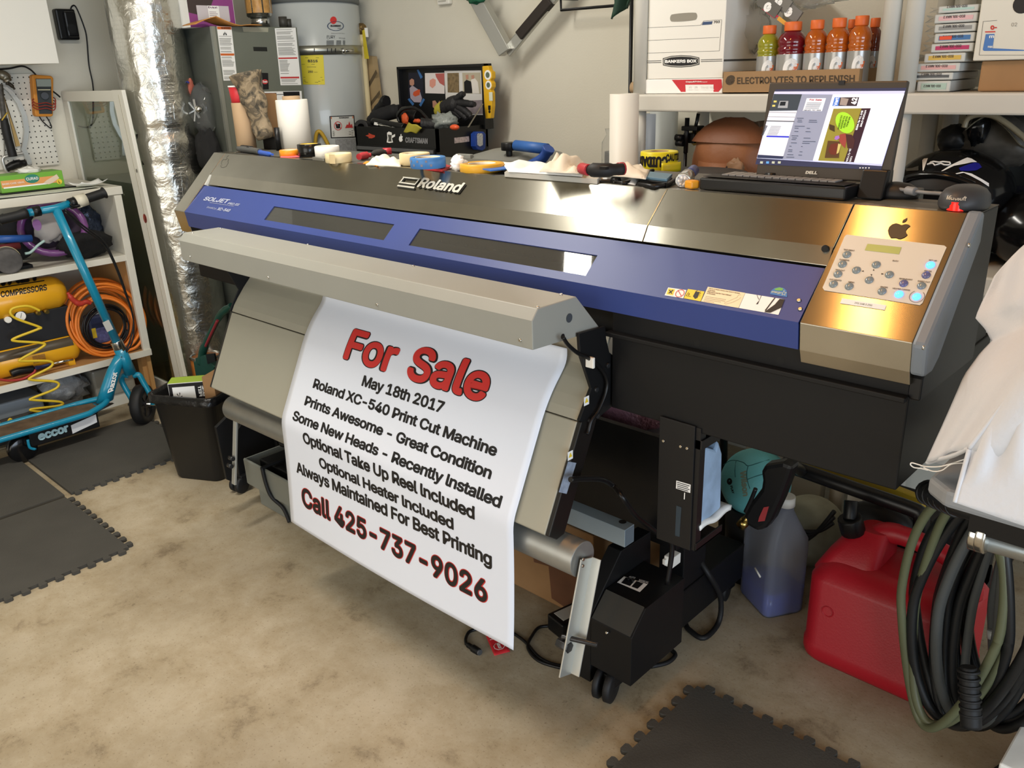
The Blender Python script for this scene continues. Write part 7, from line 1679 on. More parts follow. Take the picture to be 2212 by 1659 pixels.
hh_ = MB(); hc_ = ony(*z5(740, 140), YB_-.0008); hx = abs(ony(*z5(850, 140), YB_).x-ony(*z5(630, 140), YB_).x)/2; hz_ = .0125
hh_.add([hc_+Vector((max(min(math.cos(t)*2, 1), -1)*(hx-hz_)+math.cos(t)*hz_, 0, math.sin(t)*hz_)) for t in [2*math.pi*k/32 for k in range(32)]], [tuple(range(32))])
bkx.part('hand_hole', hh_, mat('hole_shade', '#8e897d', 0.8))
ln = MB()
def ln5(a, b, w=2.2):
    d = Vector((b[0]-a[0], b[1]-a[1])).normalized(); n = Vector((-d.y, d.x))*w/2
    ln.quad(*[ony(*z5(*q), YB_-.0008) for q in ((a[0]+n.x, a[1]+n.y), (b[0]+n.x, b[1]+n.y), (b[0]-n.x, b[1]-n.y), (a[0]-n.x, a[1]-n.y))])
for a, b in (((437, 226), (880, 206)), ((880, 206), (905, 170)), ((905, 170), (1052, 160)), ((1052, 160), (1032, 414)), ((1032, 414), (430, 433)), ((430, 433), (437, 226)), ((437, 330), (1032, 304))): ln5(a, b)
for v in (498, 512): ln5((408, v), (560, v-4), 5); ln5((882, v-10), (1056, v-16), 5)
bkx.part('printed_line', ln, mat('line_grey', '#4b4a47', 0.6))
bkx.part('side_line', MB().box((bb1.x, YB_+.002, ony(*z5(1056, 490), YB_).z-.004), (bb1.x+.0008, YB_+.375, ony(*z5(1056, 490), YB_).z+.002)), mat('line_grey'))
bkx.part('brand_badge', q5([(572, 475), (640, 456), (720, 450), (800, 454), (868, 468), (870, 525), (800, 542), (720, 548), (640, 545), (573, 532)], YB_-.001), INK)
bkx.part('badge_rim', q5([(578, 480), (640, 462), (720, 456), (800, 460), (862, 473), (864, 520), (800, 536), (720, 542), (640, 539), (579, 527)], YB_-.0014), mat('badge_grey', '#d5d2c8', 0.5))
bkx.part('badge_face', q5([(583, 484), (640, 467), (720, 461), (800, 465), (857, 477), (859, 516), (800, 531), (720, 537), (640, 534), (584, 523)], YB_-.0018), INK)
bkx.part('badge_lettering', MB().text('BANKERS BOX', corner3(ony(*z5(590, 514), YB_-.0022), ony(*z5(848, 510), YB_-.0022), ony(*z5(590, 488), YB_-.0022)), .04), PAPER)
bkx.part('blue_tab', q5([(902, 178), (978, 173), (970, 198), (890, 204)], YB_-.001), mat('tab_navy', '#35496e', 0.5))
bkx.part('number', MB().text('703', corner3(ony(*z5(985, 190), YB_-.001), ony(*z5(1035, 187), YB_-.001), ony(*z5(987, 170), YB_-.001)), .02), INK)
one('plastic_bag', 'clear crumpled plastic bag squeezed under the storage box at the left', 'bag', blob((rp0.x-.14+.02, YB_+.12, zsh+.026), (.03, .09, .025), 71, .3, 4), mat('clear_bag', '#e2e2de', 0.12, trans=0.85, ior=1.025, bump=0.4, bscale=40))
# bottle tray
tr0, tr1 = ony(*z5(1060, 765), 2.545), ony(1852, 200, 2.545)
zt0 = zsh+.001; ztr = ony(1700, 152, 2.545).z
ty = T('bottle_tray', 'brown cardboard tray printed ELECTROLYTES TO REPLENISH on the shelf', 'tray', ((tr0.x+tr1.x)/2, 2.66, zt0))
TRY = mat('tray_brown', '#9a7a55', 0.75, var=0.06)
ty.part('front_panel', MB().box((tr0.x, 2.545, zt0), (tr1.x, 2.549, ztr)), TRY); ty.part('back_panel', MB().box((tr0.x, 2.80, zt0), (tr1.x, 2.804, ztr)), TRY)
ty.part('side_panel', MB().box((tr0.x, 2.549, zt0), (tr0.x+.004, 2.80, ztr)), TRY); ty.part('side_panel', MB().box((tr1.x-.004, 2.549, zt0), (tr1.x, 2.80, ztr)), TRY)
ty.part('bottom', MB().box((tr0.x, 2.545, zt0), (tr1.x, 2.80, zt0+.003)), TRY)
TI = mat('tray_ink', '#4a3c2c', 0.7)
ty.part('lettering', MB().text('ELECTROLYTES TO REPLENISH', corner3(ony(1592, 182, 2.5445), ony(1846, 178, 2.5445), ony(1592, 167, 2.5445)), .025), TI)
ty.part('logo_letter', MB().text('G', corner3(ony(1567, 184, 2.5445), ony(1587, 183, 2.5445), ony(1568, 163, 2.5445)), .09, 0.15), TI)
CAPO = mat('cap_orange', '#dd6b2c', 0.45)
def bottle(l, r, ytop, col, label, Y, name='drink_bottle'):
    a, b = ony(l, 100, Y), ony(r, 100, Y); R = (b.x-a.x)/2*.98; cx = (a.x+b.x)/2
    top = ony((l+r)/2, ytop, Y).z; z0 = zt0+.004; hgt = top-z0; c = Vector((cx, Y+R*.4, z0))
    t = T(name, label, 'bottle', c, 'sports drink bottles in the tray')
    hp = [(0.001, 0), (.9, 0), (1, .02), (1, .54), (.91, .565), (1, .59), (1, .625), (.91, .65), (.99, .685), (1.0, .72), (.95, .77), (.80, .82), (.58, .855), (.5, .88), (.001, .88)]
    t.part('drink', MB().lathe([(R*x, hgt*y) for x, y in hp], c, n=32), mat('drink_'+col[1:], col, 0.08, spec=0.6, coat=0.5, trans=0.35))
    t.part('cap', MB().cyl(c+Vector((0, 0, hgt*.87)), c+Vector((0, 0, hgt)), R*.60, n=28), CAPO, 0.002)
    t.part('sleeve', MB().cyl(c+Vector((0, 0, hgt*.06)), c+Vector((0, 0, hgt*.54)), R*1.015, n=32, caps=False), mat('sleeve_silver', '#a7a6a3', 0.3, 0.5))
    va = math.atan2(-c.y, -c.x)
    t.part('sleeve_letter', MB().text('G', lambda u, v: c+Vector((math.cos(va-.5+1.0*u)*R*1.03, math.sin(va-.5+1.0*u)*R*1.03, hgt*(.20+.28*v))), .06, .1, cuts=2), PAPER)
    t.part('sleeve_mark', MB().sheet(lambda u, v: c+Vector((math.cos(va+.1+.3*u+.2*v)*R*1.035, math.sin(va+.1+.3*u+.2*v)*R*1.035, hgt*(.26+.14*v))), 3, 3), CAPO)
    return t
bottle(1634, 1678, 55, '#a8a62a', 'yellow green sports drink bottle at the left of the tray', 2.58)
bottle(1676, 1734, 47, '#7d1226', 'dark red sports drink bottle second from left in the tray', 2.575)
bottle(1735, 1781, 43, '#c8641c', 'orange sports drink bottle right beside the dark red one', 2.575)
bottle(1781, 1829, 39, '#cc681c', 'orange sports drink bottle in the middle of the orange three', 2.575)
bottle(1829, 1877, 34, '#cf6c20', 'orange sports drink bottle at the right front of the tray', 2.575)
bottle(1866, 1900, 39, '#7d3014', 'brownish orange sports drink bottle behind the right front one', 2.70)
bottle(1820, 1848, 42, '#b85a1c', 'orange sports drink bottle in the back row between two front ones', 2.70)
gbag = T('drink_bag', 'clear plastic bag with printed drink sleeves lying over the bottles', 'bag', ony(1720, 30, 2.68))
gbag.part('film', blob(ony(1730, 2, 2.69)+Vector((0, 0, .03)), (.16, .07, .05), 73, .4, 4), mat('clear_bag'))
gbag.part('film_tail', blob(ony(1625, 60, 2.74), (.06, .05, .075), 74, .4, 4), mat('clear_bag'))
gl_ = [ony(*z5(*q), 2.60) for q in ((1270, -60), (1345, -70), (1590, 190), (1585, 240))]
for i, (cx_, cc) in enumerate((((1440, 55), '#68655f'), ((1530, 10), '#7a7771'), ((1610, 95), '#777470'))):
    p0, p1 = ony(*z5(cx_[0]-75, cx_[1]-70), 2.60+.004*i), ony(*z5(cx_[0]+75, cx_[1]+50), 2.60+.004*i)
    d_ = (p1-p0)/2; n_ = Vector((-d_.z, 0, d_.x)).normalized()*.018
    gbag.part('drink_sleeve', MB().obox((p0+p1)/2, d_, n_, (0, .004, 0)), mat('sleeve_dark'+str(i), cc, 0.3, 0.3))
    m_ = (p0+p1)/2-n_*.3+Vector((0, -.0046, 0)); u_ = Vector((.026, 0, .004)); v_ = Vector((-.004, 0, .026))
    gbag.part('sleeve_letter', MB().text('G', frame(m_-u_/2-v_/2, u_, v_), .08, .15), PAPER)
for l, c in (([(1350, 0), (1440, 0), (1415, 40), (1360, 20)], '#8db82e'), ([(1415, 40), (1520, 135), (1475, 150), (1380, 75)], '#b01f3e'), ([(1520, 130), (1590, 185), (1560, 205), (1500, 160)], '#d9a03a')):
    gbag.part('colour_band', q5(l, 2.597), mat('band_'+c[1:], c, 0.4))
# below the shelf A: tripod head, jig, bag, blue grey roll, tall white roll
zlo = 1.02
tp = T('clamp_stand', 'black adjustable clamp head on a stand beneath the shelf', 'clamp', (ony(1487, 300, 2.62).x, 2.62, zlo))
def p5(u, v, Y): return ony(*z5(u, v), Y)
tp.part('mast', MB().cyl(p5(772, 960, 2.62), p5(757, 1245, 2.62), 0.008), BLKM); tp.part('mast', MB().cyl(p5(862, 925, 2.63), p5(830, 1080, 2.63), 0.006), BLKM)
tp.part('block', MB().box(tuple(p5(735, 1165, 2.63)), tuple(p5(830, 1085, 2.63)+Vector((0, .05, 0)))), BLKM, 0.003); tp.part('jaw', MB().box(tuple(p5(720, 1065, 2.61)), tuple(p5(850, 1030, 2.61)+Vector((0, .05, 0)))), BLKM, 0.003)
tp.part('knob', MB().cyl(p5(680, 1120, 2.61), p5(735, 1125, 2.61), 0.012, n=10).cyl(p5(685, 1165, 2.61), p5(740, 1168, 2.61), 0.011, n=10), BLKM)
lowm = p5(757, 1245, 2.62); tp.part('foot_rod', MB().cyl((lowm.x, 2.62, zlo), lowm, 0.006), BLKM)
yj = T('yellow_clamp', 'dull yellow bar clamp held in the black clamp head', 'clamp', p5(900, 1140, 2.66))
yj.part('arm', MB().bar(p5(825, 1125, 2.66), p5(1180, 1080, 2.68), 0.05, 0.028, up=(0, 1, 0)), mat('clamp_ochre', '#a5853a', 0.5, var=.1), 0.003)
yj.part('jaw', MB().prism([(p.x, p.z) for p in [p5(*q, 2.65) for q in ((820, 1080), (880, 1075), (870, 1105), (850, 1178), (810, 1175))]], 1, 2.645, 2.69), mat('clamp_ochre'), 0.002)
bgb = p5(1130, 1250, 2.62)
lb_ = T('leather_bag', 'brown leather bag slumped below the shelf behind the laptop', 'bag', (bgb.x, 2.65, zlo))
LEA = mat('brown_leather', '#8a5836', 0.5, bump=.2, bscale=30, var=.1)
lc = p5(1150, 1300, 2.66); lR = (.150, .10, .135)
lb_.part('body', MB().ball(lc, lR, 36, 22, lambda d: 1+.06*noise.noise(d*2.2)+.03*noise.noise(d*5)), LEA)
lb_.part('base', MB().cyl((lc.x, 2.66, zlo), (lc.x, 2.66, lc.z), .13, .12, n=28), LEA)
lb_.part('flap', MB().loft([[lc+Vector((lR[0]*1.05*math.cos(t)*math.cos(e), -lR[1]*1.06*math.cos(e)*abs(math.sin(t))**.5*(1 if True else 0), lR[2]*1.05*math.sin(e))) for t in [math.pi*(.04+.92*k/20) for k in range(21)]] for e in (1.35, 1.1, .85, .62, .45)], closed=False), mat('leather_flap', '#7a4c30', .55, bump=.2, bscale=40))
lb_.part('tag', blob(p5(1165, 1375, 2.545), (.03, .012, .028), 77, .5), mat('tag_tan', '#8c6a4c', .6))
lb_.part('strap', MB().tube([p5(*q, 2.545) for q in ((1072, 1440), (1080, 1400), (1100, 1360), (1135, 1335))], .005), INK)
one('brown_folder', 'dark brown folder lying on top of the leather bag', 'folder', MB().prism([(p.x, p.z) for p in [p5(*q, 2.66) for q in ((1130, 1040), (1360, 985), (1370, 1040), (1150, 1080))]], 1, 2.655, 2.75), mat('folder_brown', '#4f3c28', .7), .003)
c_ = p5(447, 1000, 2.86)
one('grey_roll', 'blue grey roll standing at the back of the shelf behind the left post', 'roll', MB().cyl((c_.x, 2.90, zlo), (c_.x, 2.90, zsb-.03), .038, n=28), mat('roll_bluegrey', '#8b919b', .5))
c_ = p5(600, 1100, 2.95)
one('pale_roll', 'pale translucent roll standing at the back beside the blue grey roll', 'roll', MB().cyl((c_.x, 2.93, zlo), (c_.x, 2.93, zsb-.02), .055, n=28), mat('roll_pale', '#b9bcb9', .5))
YR_ = 2.34
w0, w1 = ony(1314, 380, YR_), ony(1364, 380, YR_)
rw = (w1.x-w0.x)/2; ctr = Vector(((w0.x+w1.x)/2, YR_+.02, 0)); ztp = ony(1340, 203, YR_).z
one('white_roll', 'tall white vinyl roll standing left of the shelving post', 'roll', MB().lathe([(rw*.5, 0), (rw, 0), (rw, ztp), (rw*.5, ztp), (rw*.5, 0)], ctr, n=36), mat('vinyl_white'))
YQ = 2.40
b0, b1 = ony(1285, 390, YQ), ony(1314, 390, YQ)
pbq = T('bagged_roll', 'dark roll in a clear bag standing left of the tall white roll', 'roll', ((b0.x+b1.x)/2, YQ, 0))
pbq.part('roll', MB().cyl((b1.x-.005, YQ+.06, 0), (b1.x-.005, YQ+.06, ony(1300, 330, YQ).z), .045, n=24), mat('dark_roll', '#2b2e30', .5))
pbq.part('clear_bag', MB().lathe([(.056, .9), (.058, 1.1), (.056, ony(1300, 310, YQ).z), (.04, ony(1300, 292, YQ).z), (.045, ony(1300, 280, YQ).z)], (b1.x-.005, YQ+.06, 0), n=22), mat('clear_bag'))
one('card_roll_end', 'tan cardboard tube lying on the shelf end by the left post', 'tube', MB().cyl((-1.86, 2.60, zsh+.02), (-1.83, 2.60, zsh+.02), .02, n=20).cyl((-1.83, 2.60, zsh+.02), (-1.70, 2.75, zsh+.02), .02, n=20), TUBEC)
# right unit: cartridges
def z6(u, v): return (1700+u*0.28925, v*0.28925)
YCt = 2.57
lay = [((930, 1220), (605, 680), '#a9c2b6', 'pale mint cartridge box at the bottom of the stack'), ((900, 1240), (545, 605), '#55585a', 'grey and black cartridge box second from the bottom of the stack'), ((930, 1290), (475, 543), '#d7a6a4', 'pink cartridge box third from the bottom of the stack'), ((985, 1330), (400, 470), '#d0ad4c', 'yellow cartridge box in the stack'), ((1035, 1390), (327, 397), '#b52a5f', 'magenta cartridge box in the stack'), ((1060, 1400), (250, 322), '#3a6ea5', 'blue cartridge box with an orange tag in the stack'), ((1060, 1410), (180, 247), '#8a8b88', 'grey cartridge box under the pale pink one near the top'), ((1060, 1420), (105, 178), '#d9aeb0', 'pale pink cartridge box second from the top of the stack'), ((1090, 1430), (35, 103), '#a9c6bd', 'pale mint cartridge box on top of the stack')]
zc2 = zsh+.0015
for i, (xx, yy2, col, label) in enumerate(lay):
    A, B = ony(*z6(xx[0], yy2[1]), YCt), ony(*z6(xx[1], yy2[1]), YCt)
    top = ony(*z6(xx[0]+100, yy2[0]-6), YCt).z if i < len(lay)-1 else ony(*z6(1200, 38), YCt).z
    t = T('ink_cartridge', label, 'cartridge', ((A.x+B.x)/2, 2.66, zc2), 'ink cartridges stacked on the shelf')
    xa, xb = A.x+.012, B.x-.002
    t.part('box', MB().box((xa, YCt, zc2), (xb, YCt+.22, top-.002)), mat('cart_white', '#c4c6c1', .35), .003)
    t.part('label', MB().box((xa+.012, YCt-.001, zc2+.006), (xb-.010, YCt, top-.008)), mat('cart_'+col[1:], col, .4))
    t.part('film_end', MB().add([(xa, YCt+.02, zc2+.004), (xa, YCt+.02, top-.006), (xa-.03, YCt+.025, top-.002), (xa-.018, YCt+.022, (zc2+top)/2), (xa-.032, YCt+.025, zc2+.004)], [(0, 1, 2, 3, 4)]), mat('clear_film', '#c9ccc8', .15, trans=.5))
    w_ = xb-xa
    t.part('lettering', MB().text('ECO-SOL MAX 2', frame((xa+w_*.72, YCt-.0016, zc2+.018), (-w_*.5, 0, 0), (0, 0, -.0065)), .02), mat('cart_ink', '#3a3438', .5))
    if i == 5: t.part('orange_tag', MB().box((xa+.014, YCt-.002, top-.018), (xa+.045, YCt-.001, top-.009)), mat('tag_orange', '#e0502c', .5))
    zc2 = top
xa, xb = ony(*z6(1385, 455), 2.56), ony(*z6(1770, 455), 2.56)
cb0, cb1 = ony(*z6(1405, 670), 2.56), ony(*z6(1800, 670), 2.56)
zcb = xa.z-.001
one('brown_carton', 'brown carton on the right shelf under the white printed box', 'box', MB().box((cb0.x, 2.58, zsh+.001), (cb1.x+.10, 2.85, zcb)), CARD, .004)
wbx = T('printed_carton', 'white printed carton with blue and red marks on top of the brown carton', 'box', (xa.x+.1, 2.7, zcb))
wbx.part('carton', MB().box((xa.x, 2.56, zcb+.001), (xa.x+.30, 2.86, zcb+.30)), mat('carton_cream', '#dcd8ca', .6), .003)
def q6(l, Y): return MB().add([ony(*z6(*q), Y) for q in l], [tuple(range(len(l)))])
YW2 = 2.5592
wbx.part('blue_panel', q6([(1485, 255), (1550, 253), (1535, 360), (1770, 372), (1770, 380), (1470, 380), (1462, 370)], YW2), mat('panel_blue', '#4a78b8', .5))
wbx.part('red_line', q6([(1480, 234), (1556, 232), (1556, 241), (1480, 243)], YW2), RED)
wbx.part('red_letter', MB().text('O-', corner3(ony(*z6(1520, 224), YW2), ony(*z6(1568, 221), YW2), ony(*z6(1520, 190), YW2)), .06), RED)
wl3 = MB().text('m', corner3(ony(*z6(1510, 285), YW2-.0004), ony(*z6(1548, 284), YW2-.0004), ony(*z6(1510, 265), YW2-.0004)), .03).text('max', corner3(ony(*z6(1500, 358), YW2-.0004), ony(*z6(1536, 357), YW2-.0004), ony(*z6(1500, 343), YW2-.0004)), .03)
wbx.part('panel_lettering', wl3, PAPER)
wbx.part('number', MB().text('02', corner3(ony(*z6(1675, 198), YW2), ony(*z6(1718, 196), YW2), ony(*z6(1677, 170), YW2)), .0), mat('number_grey', '#8f8a80', .5))
lnb = MB()
for a, b in (((1465, 160), (1570, 152)), ((1465, 160), (1435, 412)), ((1435, 412), (1790, 412))):
    d = Vector((b[0]-a[0], b[1]-a[1])).normalized(); n = Vector((-d.y, d.x))*1.2
    lnb.quad(*[ony(*z6(*q), YW2) for q in ((a[0]+n.x, a[1]+n.y), (b[0]+n.x, b[1]+n.y), (b[0]-n.x, b[1]-n.y), (a[0]-n.x, a[1]-n.y))])
wbx.part('printed_line', lnb, mat('line_grey'))
wbx.part('hand_hole', MB().disc(ony(*z6(1760, 30), YW2), (0, -1, 0), .022), INK)
# lower compartment: helmets, goggles
zh = 0.98
def z7(u, v): return (1880+u*0.15071, 230+v*0.15071)
def p7(u, v, Y): return ony(*z7(u, v), Y)
hc2 = p7(1050, 1000, 2.66)
mh = T('motorcycle_helmet', 'black motocross helmet with blue and white flashes on the right shelf', 'helmet', (hc2.x, 2.66, zh))
GB = mat('gloss_black', '#101011', .15)
hq = ony(2042, 418, 2.62); hcen2 = Vector((hq.x, 2.68, hq.z))
hR = (.162, .15, .118)
mh.part('chin_base', MB().cyl((hcen2.x, 2.70, zh), (hcen2.x, 2.70, hcen2.z-.02), .11, .135, n=30), mat('port_black', '#060607', .6))
mh.part('shell', MB().ball(hcen2, hR, 40, 24), GB)
def onell(u, v, k=1.004):
    px, py = z7(u, v); d = ray(px, py); S = Vector((1/(hR[0]*k), 1/(hR[1]*k), 1/(hR[2]*k)))
    o = Vector((CAM-hcen2)); o = Vector((o.x*S.x, o.y*S.y, o.z*S.z)); e = Vector((d.x*S.x, d.y*S.y, d.z*S.z))
    a = e.dot(e); b = 2*o.dot(e); c = o.dot(o)-1; disc = b*b-4*a*c
    if disc < 0: t = -b/(2*a)
    else: t = (-b-math.sqrt(disc))/(2*a)
    return CAM+d*t
def patch(l, k):
    P = [onell(*q, k) for q in l]; c = sum(P, Vector())/len(P); return MB().add(P, [tuple(range(len(P)))])
def band(l1, l2, k=1.01):
    n = 10
    def at(l, t):
        x = t*(len(l)-1); i = min(int(x), len(l)-2); f = x-i; return (l[i][0]*(1-f)+l[i+1][0]*f, l[i][1]*(1-f)+l[i+1][1]*f)
    def fn(u, v):
        a, b = at(l1, u), at(l2, u); return onell(a[0]*(1-v)+b[0]*v, a[1]*(1-v)+b[1]*v, k)
    return MB().sheet(fn, 16, 4)
mh.part('white_flash', band([(1015, 925), (1150, 840), (1320, 760), (1390, 730), (1450, 745)], [(1040, 925), (1200, 850), (1360, 820), (1450, 800), (1530, 795)]), PAPER)
mh.part('blue_flash', band([(1270, 880), (1400, 830), (1500, 800), (1560, 815)], [(1290, 920), (1400, 925), (1520, 915), (1600, 870)]), mat('helmet_blue', '#1f1f8a', .25, coat=.4))
mh.part('white_flash', band([(1220, 960), (1320, 935), (1450, 960), (1600, 1040), (1700, 1100)], [(1240, 970), (1340, 950), (1450, 1000), (1580, 1070), (1700, 1150)]), PAPER)
mh.part('white_flash', band([(745, 770), (770, 745), (825, 740)], [(750, 920), (765, 915), (775, 880)]), PAPER)
mh.part('silver_vent', band([(500, 890), (600, 880), (690, 850)], [(520, 925), (600, 920), (690, 915)]), CHR)
mh.part('maker_mark', MB().tube([onell(*q, 1.01) for q in ((820, 826), (862, 800), (905, 788), (985, 800), (1040, 790), (1140, 800), (1148, 822), (1120, 838), (1060, 836), (1015, 815), (975, 826), (925, 842), (895, 812))], .0022, n=6, sub=1, closed=True), PAPER, label='white outlined angular maker mark')
mh.part('visor', MB().tube([onell(*q, 1.03) for q in ((450, 1080), (560, 1020), (750, 985), (1000, 985), (1250, 1040), (1480, 1130))], .010), GB)
mh.part('eye_port', band([(480, 1130), (640, 1040), (850, 1010), (1100, 1040), (1350, 1110)], [(500, 1190), (700, 1190), (900, 1195), (1100, 1195), (1300, 1190)], 1.006), mat('port_black', '#060607', .6))
gg = T('goggle_case', 'clear plastic dome over dark goggles on the right shelf behind the helmet', 'goggles', p7(1750, 600, 2.80))
def domef(u, v):
    a = math.pi*(u); c = p7(1900, 620, 2.78)
    return c+Vector((-.17*math.cos(a), .02-.06*math.sin(v*math.pi), .13*math.sin(a)*(1-.25*u)))
gg.part('dome', MB().sheet(lambda u, v: p7(1350+900*u, 440-340*math.sin(min(u*1.25+.15, 1.25)*2.2)*.95+ (420*max(0, u-.35)), 2.70+.14*v), 20, 6, .004), mat('clear_dome', '#a59a80', .12, trans=.7))
gg.part('rim', MB().tube([p7(*q, 2.69) for q in ((1345, 300), (1390, 180), (1500, 125), (1650, 115), (1800, 150), (1950, 240), (2080, 340), (2230, 470))], .008), mat('rim_tan', '#8f836a', .3))
gg.part('lens', blob(p7(1560, 300, 2.74), (.028, .03, .05), 81, .3), GB)
gg.part('frame', blob(p7(1800, 520, 2.80), (.11, .06, .075), 82, .25), mat('frame_smoke', '#4b463f', .4, var=.3, vscale=20))
one('helmet_peak', 'black helmet peak standing behind the motocross helmet', 'helmet peak', blob(p7(1230, 480, 2.80), (.05, .05, .045), 83, .2), mat('peak_black', '#1a1a1b', .4))
one('black_helmet', 'black helmet at the frame edge right of the blue flashed one', 'helmet', MB().ball((p7(2250, 1150, 2.66).x+.05, 2.70, zh+.11), (.15, .13, .11), 32, 18), GB)
one('navy_jacket', 'dark navy jacket bundled on the right shelf under the clear dome', 'jacket', blob((p7(1900, 850, 2.84).x, 2.86, zh+.10), (.20, .09, .10), 85, .25), mat('navy_cloth', '#191a26', .85))
one('hanging_cloth', 'charcoal cloth hanging at the back of the right shelf compartment', 'cloth', MB().sheet(lambda u, v: Vector((-.86+.84*u, 2.962+.010*math.sin(u*40)*math.sin(v*3), 1.125+.265*v)), 60, 6, .004), mat('charcoal_cloth', '#232320', .9))
# ------------------------------------------------------------------ under and right of the printer
ctr_ = T('cable_trough', 'long grey metal trough on the floor under the printer', 'trough', (-2.28, 1.5, 0))
GRT = mat('trough_grey', '#80837c', .45, .2, var=.05)
ctr_.part('base', MB().box((-2.74, 1.425, 0), (-1.80, 1.62, .088)), GRT, .003)
ctr_.part('front_lip', MB().prism([(1.402, .085), (1.398, .190), (1.404, .195), (1.412, .188), (1.412, .090)], 0, -2.775, -1.80), GRT, .002)
ctr_.part('floor_plate', MB().box((-2.775, 1.412, .085), (-1.80, 1.63, .092)), GRT)
ctr_.part('end_plate', MB().prism([(1.402, .088), (1.402, .19), (1.63, .19), (1.63, .088)], 0, -2.778, -2.772), GRT)
ctr_.part('back_lip', MB().box((-2.775, 1.625, .088), (-1.80, 1.63, .19)), GRT)
for x in (-2.40, -2.0): ctr_.part('rivet', MB().cyl((x, 1.424, .06), (x, 1.421, .06), .005, n=10), SCREW)
one('black_strap', 'black strap buckled round the grey trough', 'strap', MB().tube([(-2.63, 1.52, .20), (-2.63, 1.408, .200), (-2.625, 1.392, .19), (-2.60, 1.394, .10), (-2.56, 1.416, .05), (-2.52, 1.412, .006)], .007, n=8), RUB)
one('black_winch', 'black gear with a knob standing in the left end of the grey trough', 'gear', MB().box((-2.73, 1.44, .094), (-2.52, 1.60, .19)).cyl((-2.64, 1.52, .19), (-2.64, 1.52, .25), .012).cyl((-2.64, 1.52, .25), (-2.64, 1.52, .265), .035).ball((-2.56, 1.50, .20), .045), BLK, .004)
one('green_case', 'dark green rounded case lying in the grey trough', 'case', MB().ball((-2.42, 1.52, .15), (.10, .08, .056), 26, 14), mat('case_green', '#1f5a4a', .45))
cbx = T('cardboard_box', 'tape stained brown cardboard box under the printer behind the banner', 'box', (-1.62, 1.85, 0))
cbx.part('carton', MB().box((-1.98, 1.665, 0), (-1.30, 2.02, .30)), CARD, .004)
cbx.part('tape_stain', MB().add([(x, 1.6642, z) for x, z in ((-1.53, .12), (-1.47, .13), (-1.46, .02), (-1.34, .0), (-1.34, .22), (-1.42, .23), (-1.50, .24), (-1.54, .19))], [tuple(range(8))]), mat('stain_brown', '#6f4a35', .5, var=.12, vscale=14))
abk = T('power_brick', 'black power adapter with grey labels lying on the floor by the roller arm', 'adapter', (-1.35, 1.60, 0))
abk.part('case', MB().rbox((-1.335, 1.625, .028), (.075, .15, .055), math.radians(-12)), BLKM, .006)
abk.part('label', MB().rbox((-1.340, 1.612, .0562), (.045, .09, .001), math.radians(-12)), mat('label_grey', '#cfcfc9', .5))
one('charger_cable', 'thin black cable looping on the floor with a round plug', 'cable', MB().tube([onz(*q, .006) for q in ((1192, 1352), (1165, 1355), (1150, 1372), (1140, 1398), (1160, 1425), (1200, 1440), (1245, 1448))], .0048).tube([onz(*q, .006) for q in ((1245, 1440), (1200, 1436), (1165, 1420), (1138, 1390), (1120, 1375), (1100, 1365), (1060, 1360), (1040, 1358), (1015, 1364), (1006, 1380), (1008, 1392))], .0048), BLKM)
pg = T('round_plug', 'black round cable plug lying on the bare floor left of the red tag', 'plug', onz(1022, 1402, 0))
a_, b_ = onz(1006, 1390, .010), onz(1034, 1408, .010)
pg.part('body', MB().tube([a_, a_.lerp(b_, .4), a_.lerp(b_, .7), b_], [.005, .008, .011, .0105], n=12), BLKM)
pg.part('tip', MB().cyl(b_, b_+(b_-a_).normalized()*.006, .0085, n=14), mat('plug_grey2', '#4a4a4b', .4))
tg = T('stop_tag', 'red paper STOP tag lying on the floor under the banner corner', 'tag', onz(1070, 1390, 0))
tq = [onz(*q, .0075) for q in ((1068, 1416), (1102, 1407), (1076, 1352), (1042, 1360))]
tg.part('tag', MB().sheet(lambda u, v: (tq[0]*(1-u)+tq[1]*u)*(1-v)+(tq[3]*(1-u)+tq[2]*u)*v+Vector((0, 0, .012*v*v)), 6, 8, .001), mat('tag_red', '#c4272e', .5))
tce = tq[0].lerp(tq[1], .5).lerp(tq[2].lerp(tq[3], .5), .25); tu_ = (tq[1]-tq[0])*.36; tv_ = (tq[2]-tq[1]).normalized()*tu_.length
def octo(s, l): return MB().add([tce+(tu_*math.cos(math.pi/8+math.pi/4*k)+tv_*math.sin(math.pi/8+math.pi/4*k))*s+Vector((0, 0, l)) for k in range(8)], [tuple(range(8))])
tg.part('sign_rim', octo(1.0, .0022), PAPER); tg.part('sign_face', octo(.88, .0027), mat('tag_red'))
tg.part('sign_lettering', MB().text('STOP', lambda u, v: tce+tv_*(-.7+1.4*u)+tu_*(.28-.56*v)+Vector((0, 0, .0034)), .05), PAPER)
tt = MB()
for i in range(6):
    k = .50+i*.075; tt.add([tq[0].lerp(tq[3], k)*(1-x)+tq[1].lerp(tq[2], k)*x+Vector((0, 0, .0022+.012*k*k)) for x in (.12, .85-.1*(i % 2))]+[tq[0].lerp(tq[3], k+.03)*(1-x)+tq[1].lerp(tq[2], k+.03)*x+Vector((0, 0, .0022+.012*(k+.03)**2)) for x in (.85-.1*(i % 2), .12)], [(0, 1, 2, 3)])
tg.part('fine_print', tt, mat('tag_pale', '#e8b5b0', .5))
one('mains_cable', 'thick black cable looping on the floor behind the take up box', 'cable', MB().tube([Vector((-1.10, 1.86, .25)), onz(1530, 1240, .20), onz(1556, 1290, .09), onz(1552, 1345, .009), onz(1520, 1378, .008), onz(1488, 1360, .008), onz(1474, 1345, .008), Vector((-1.10, 1.72, .03))], .008, n=10), RUB)
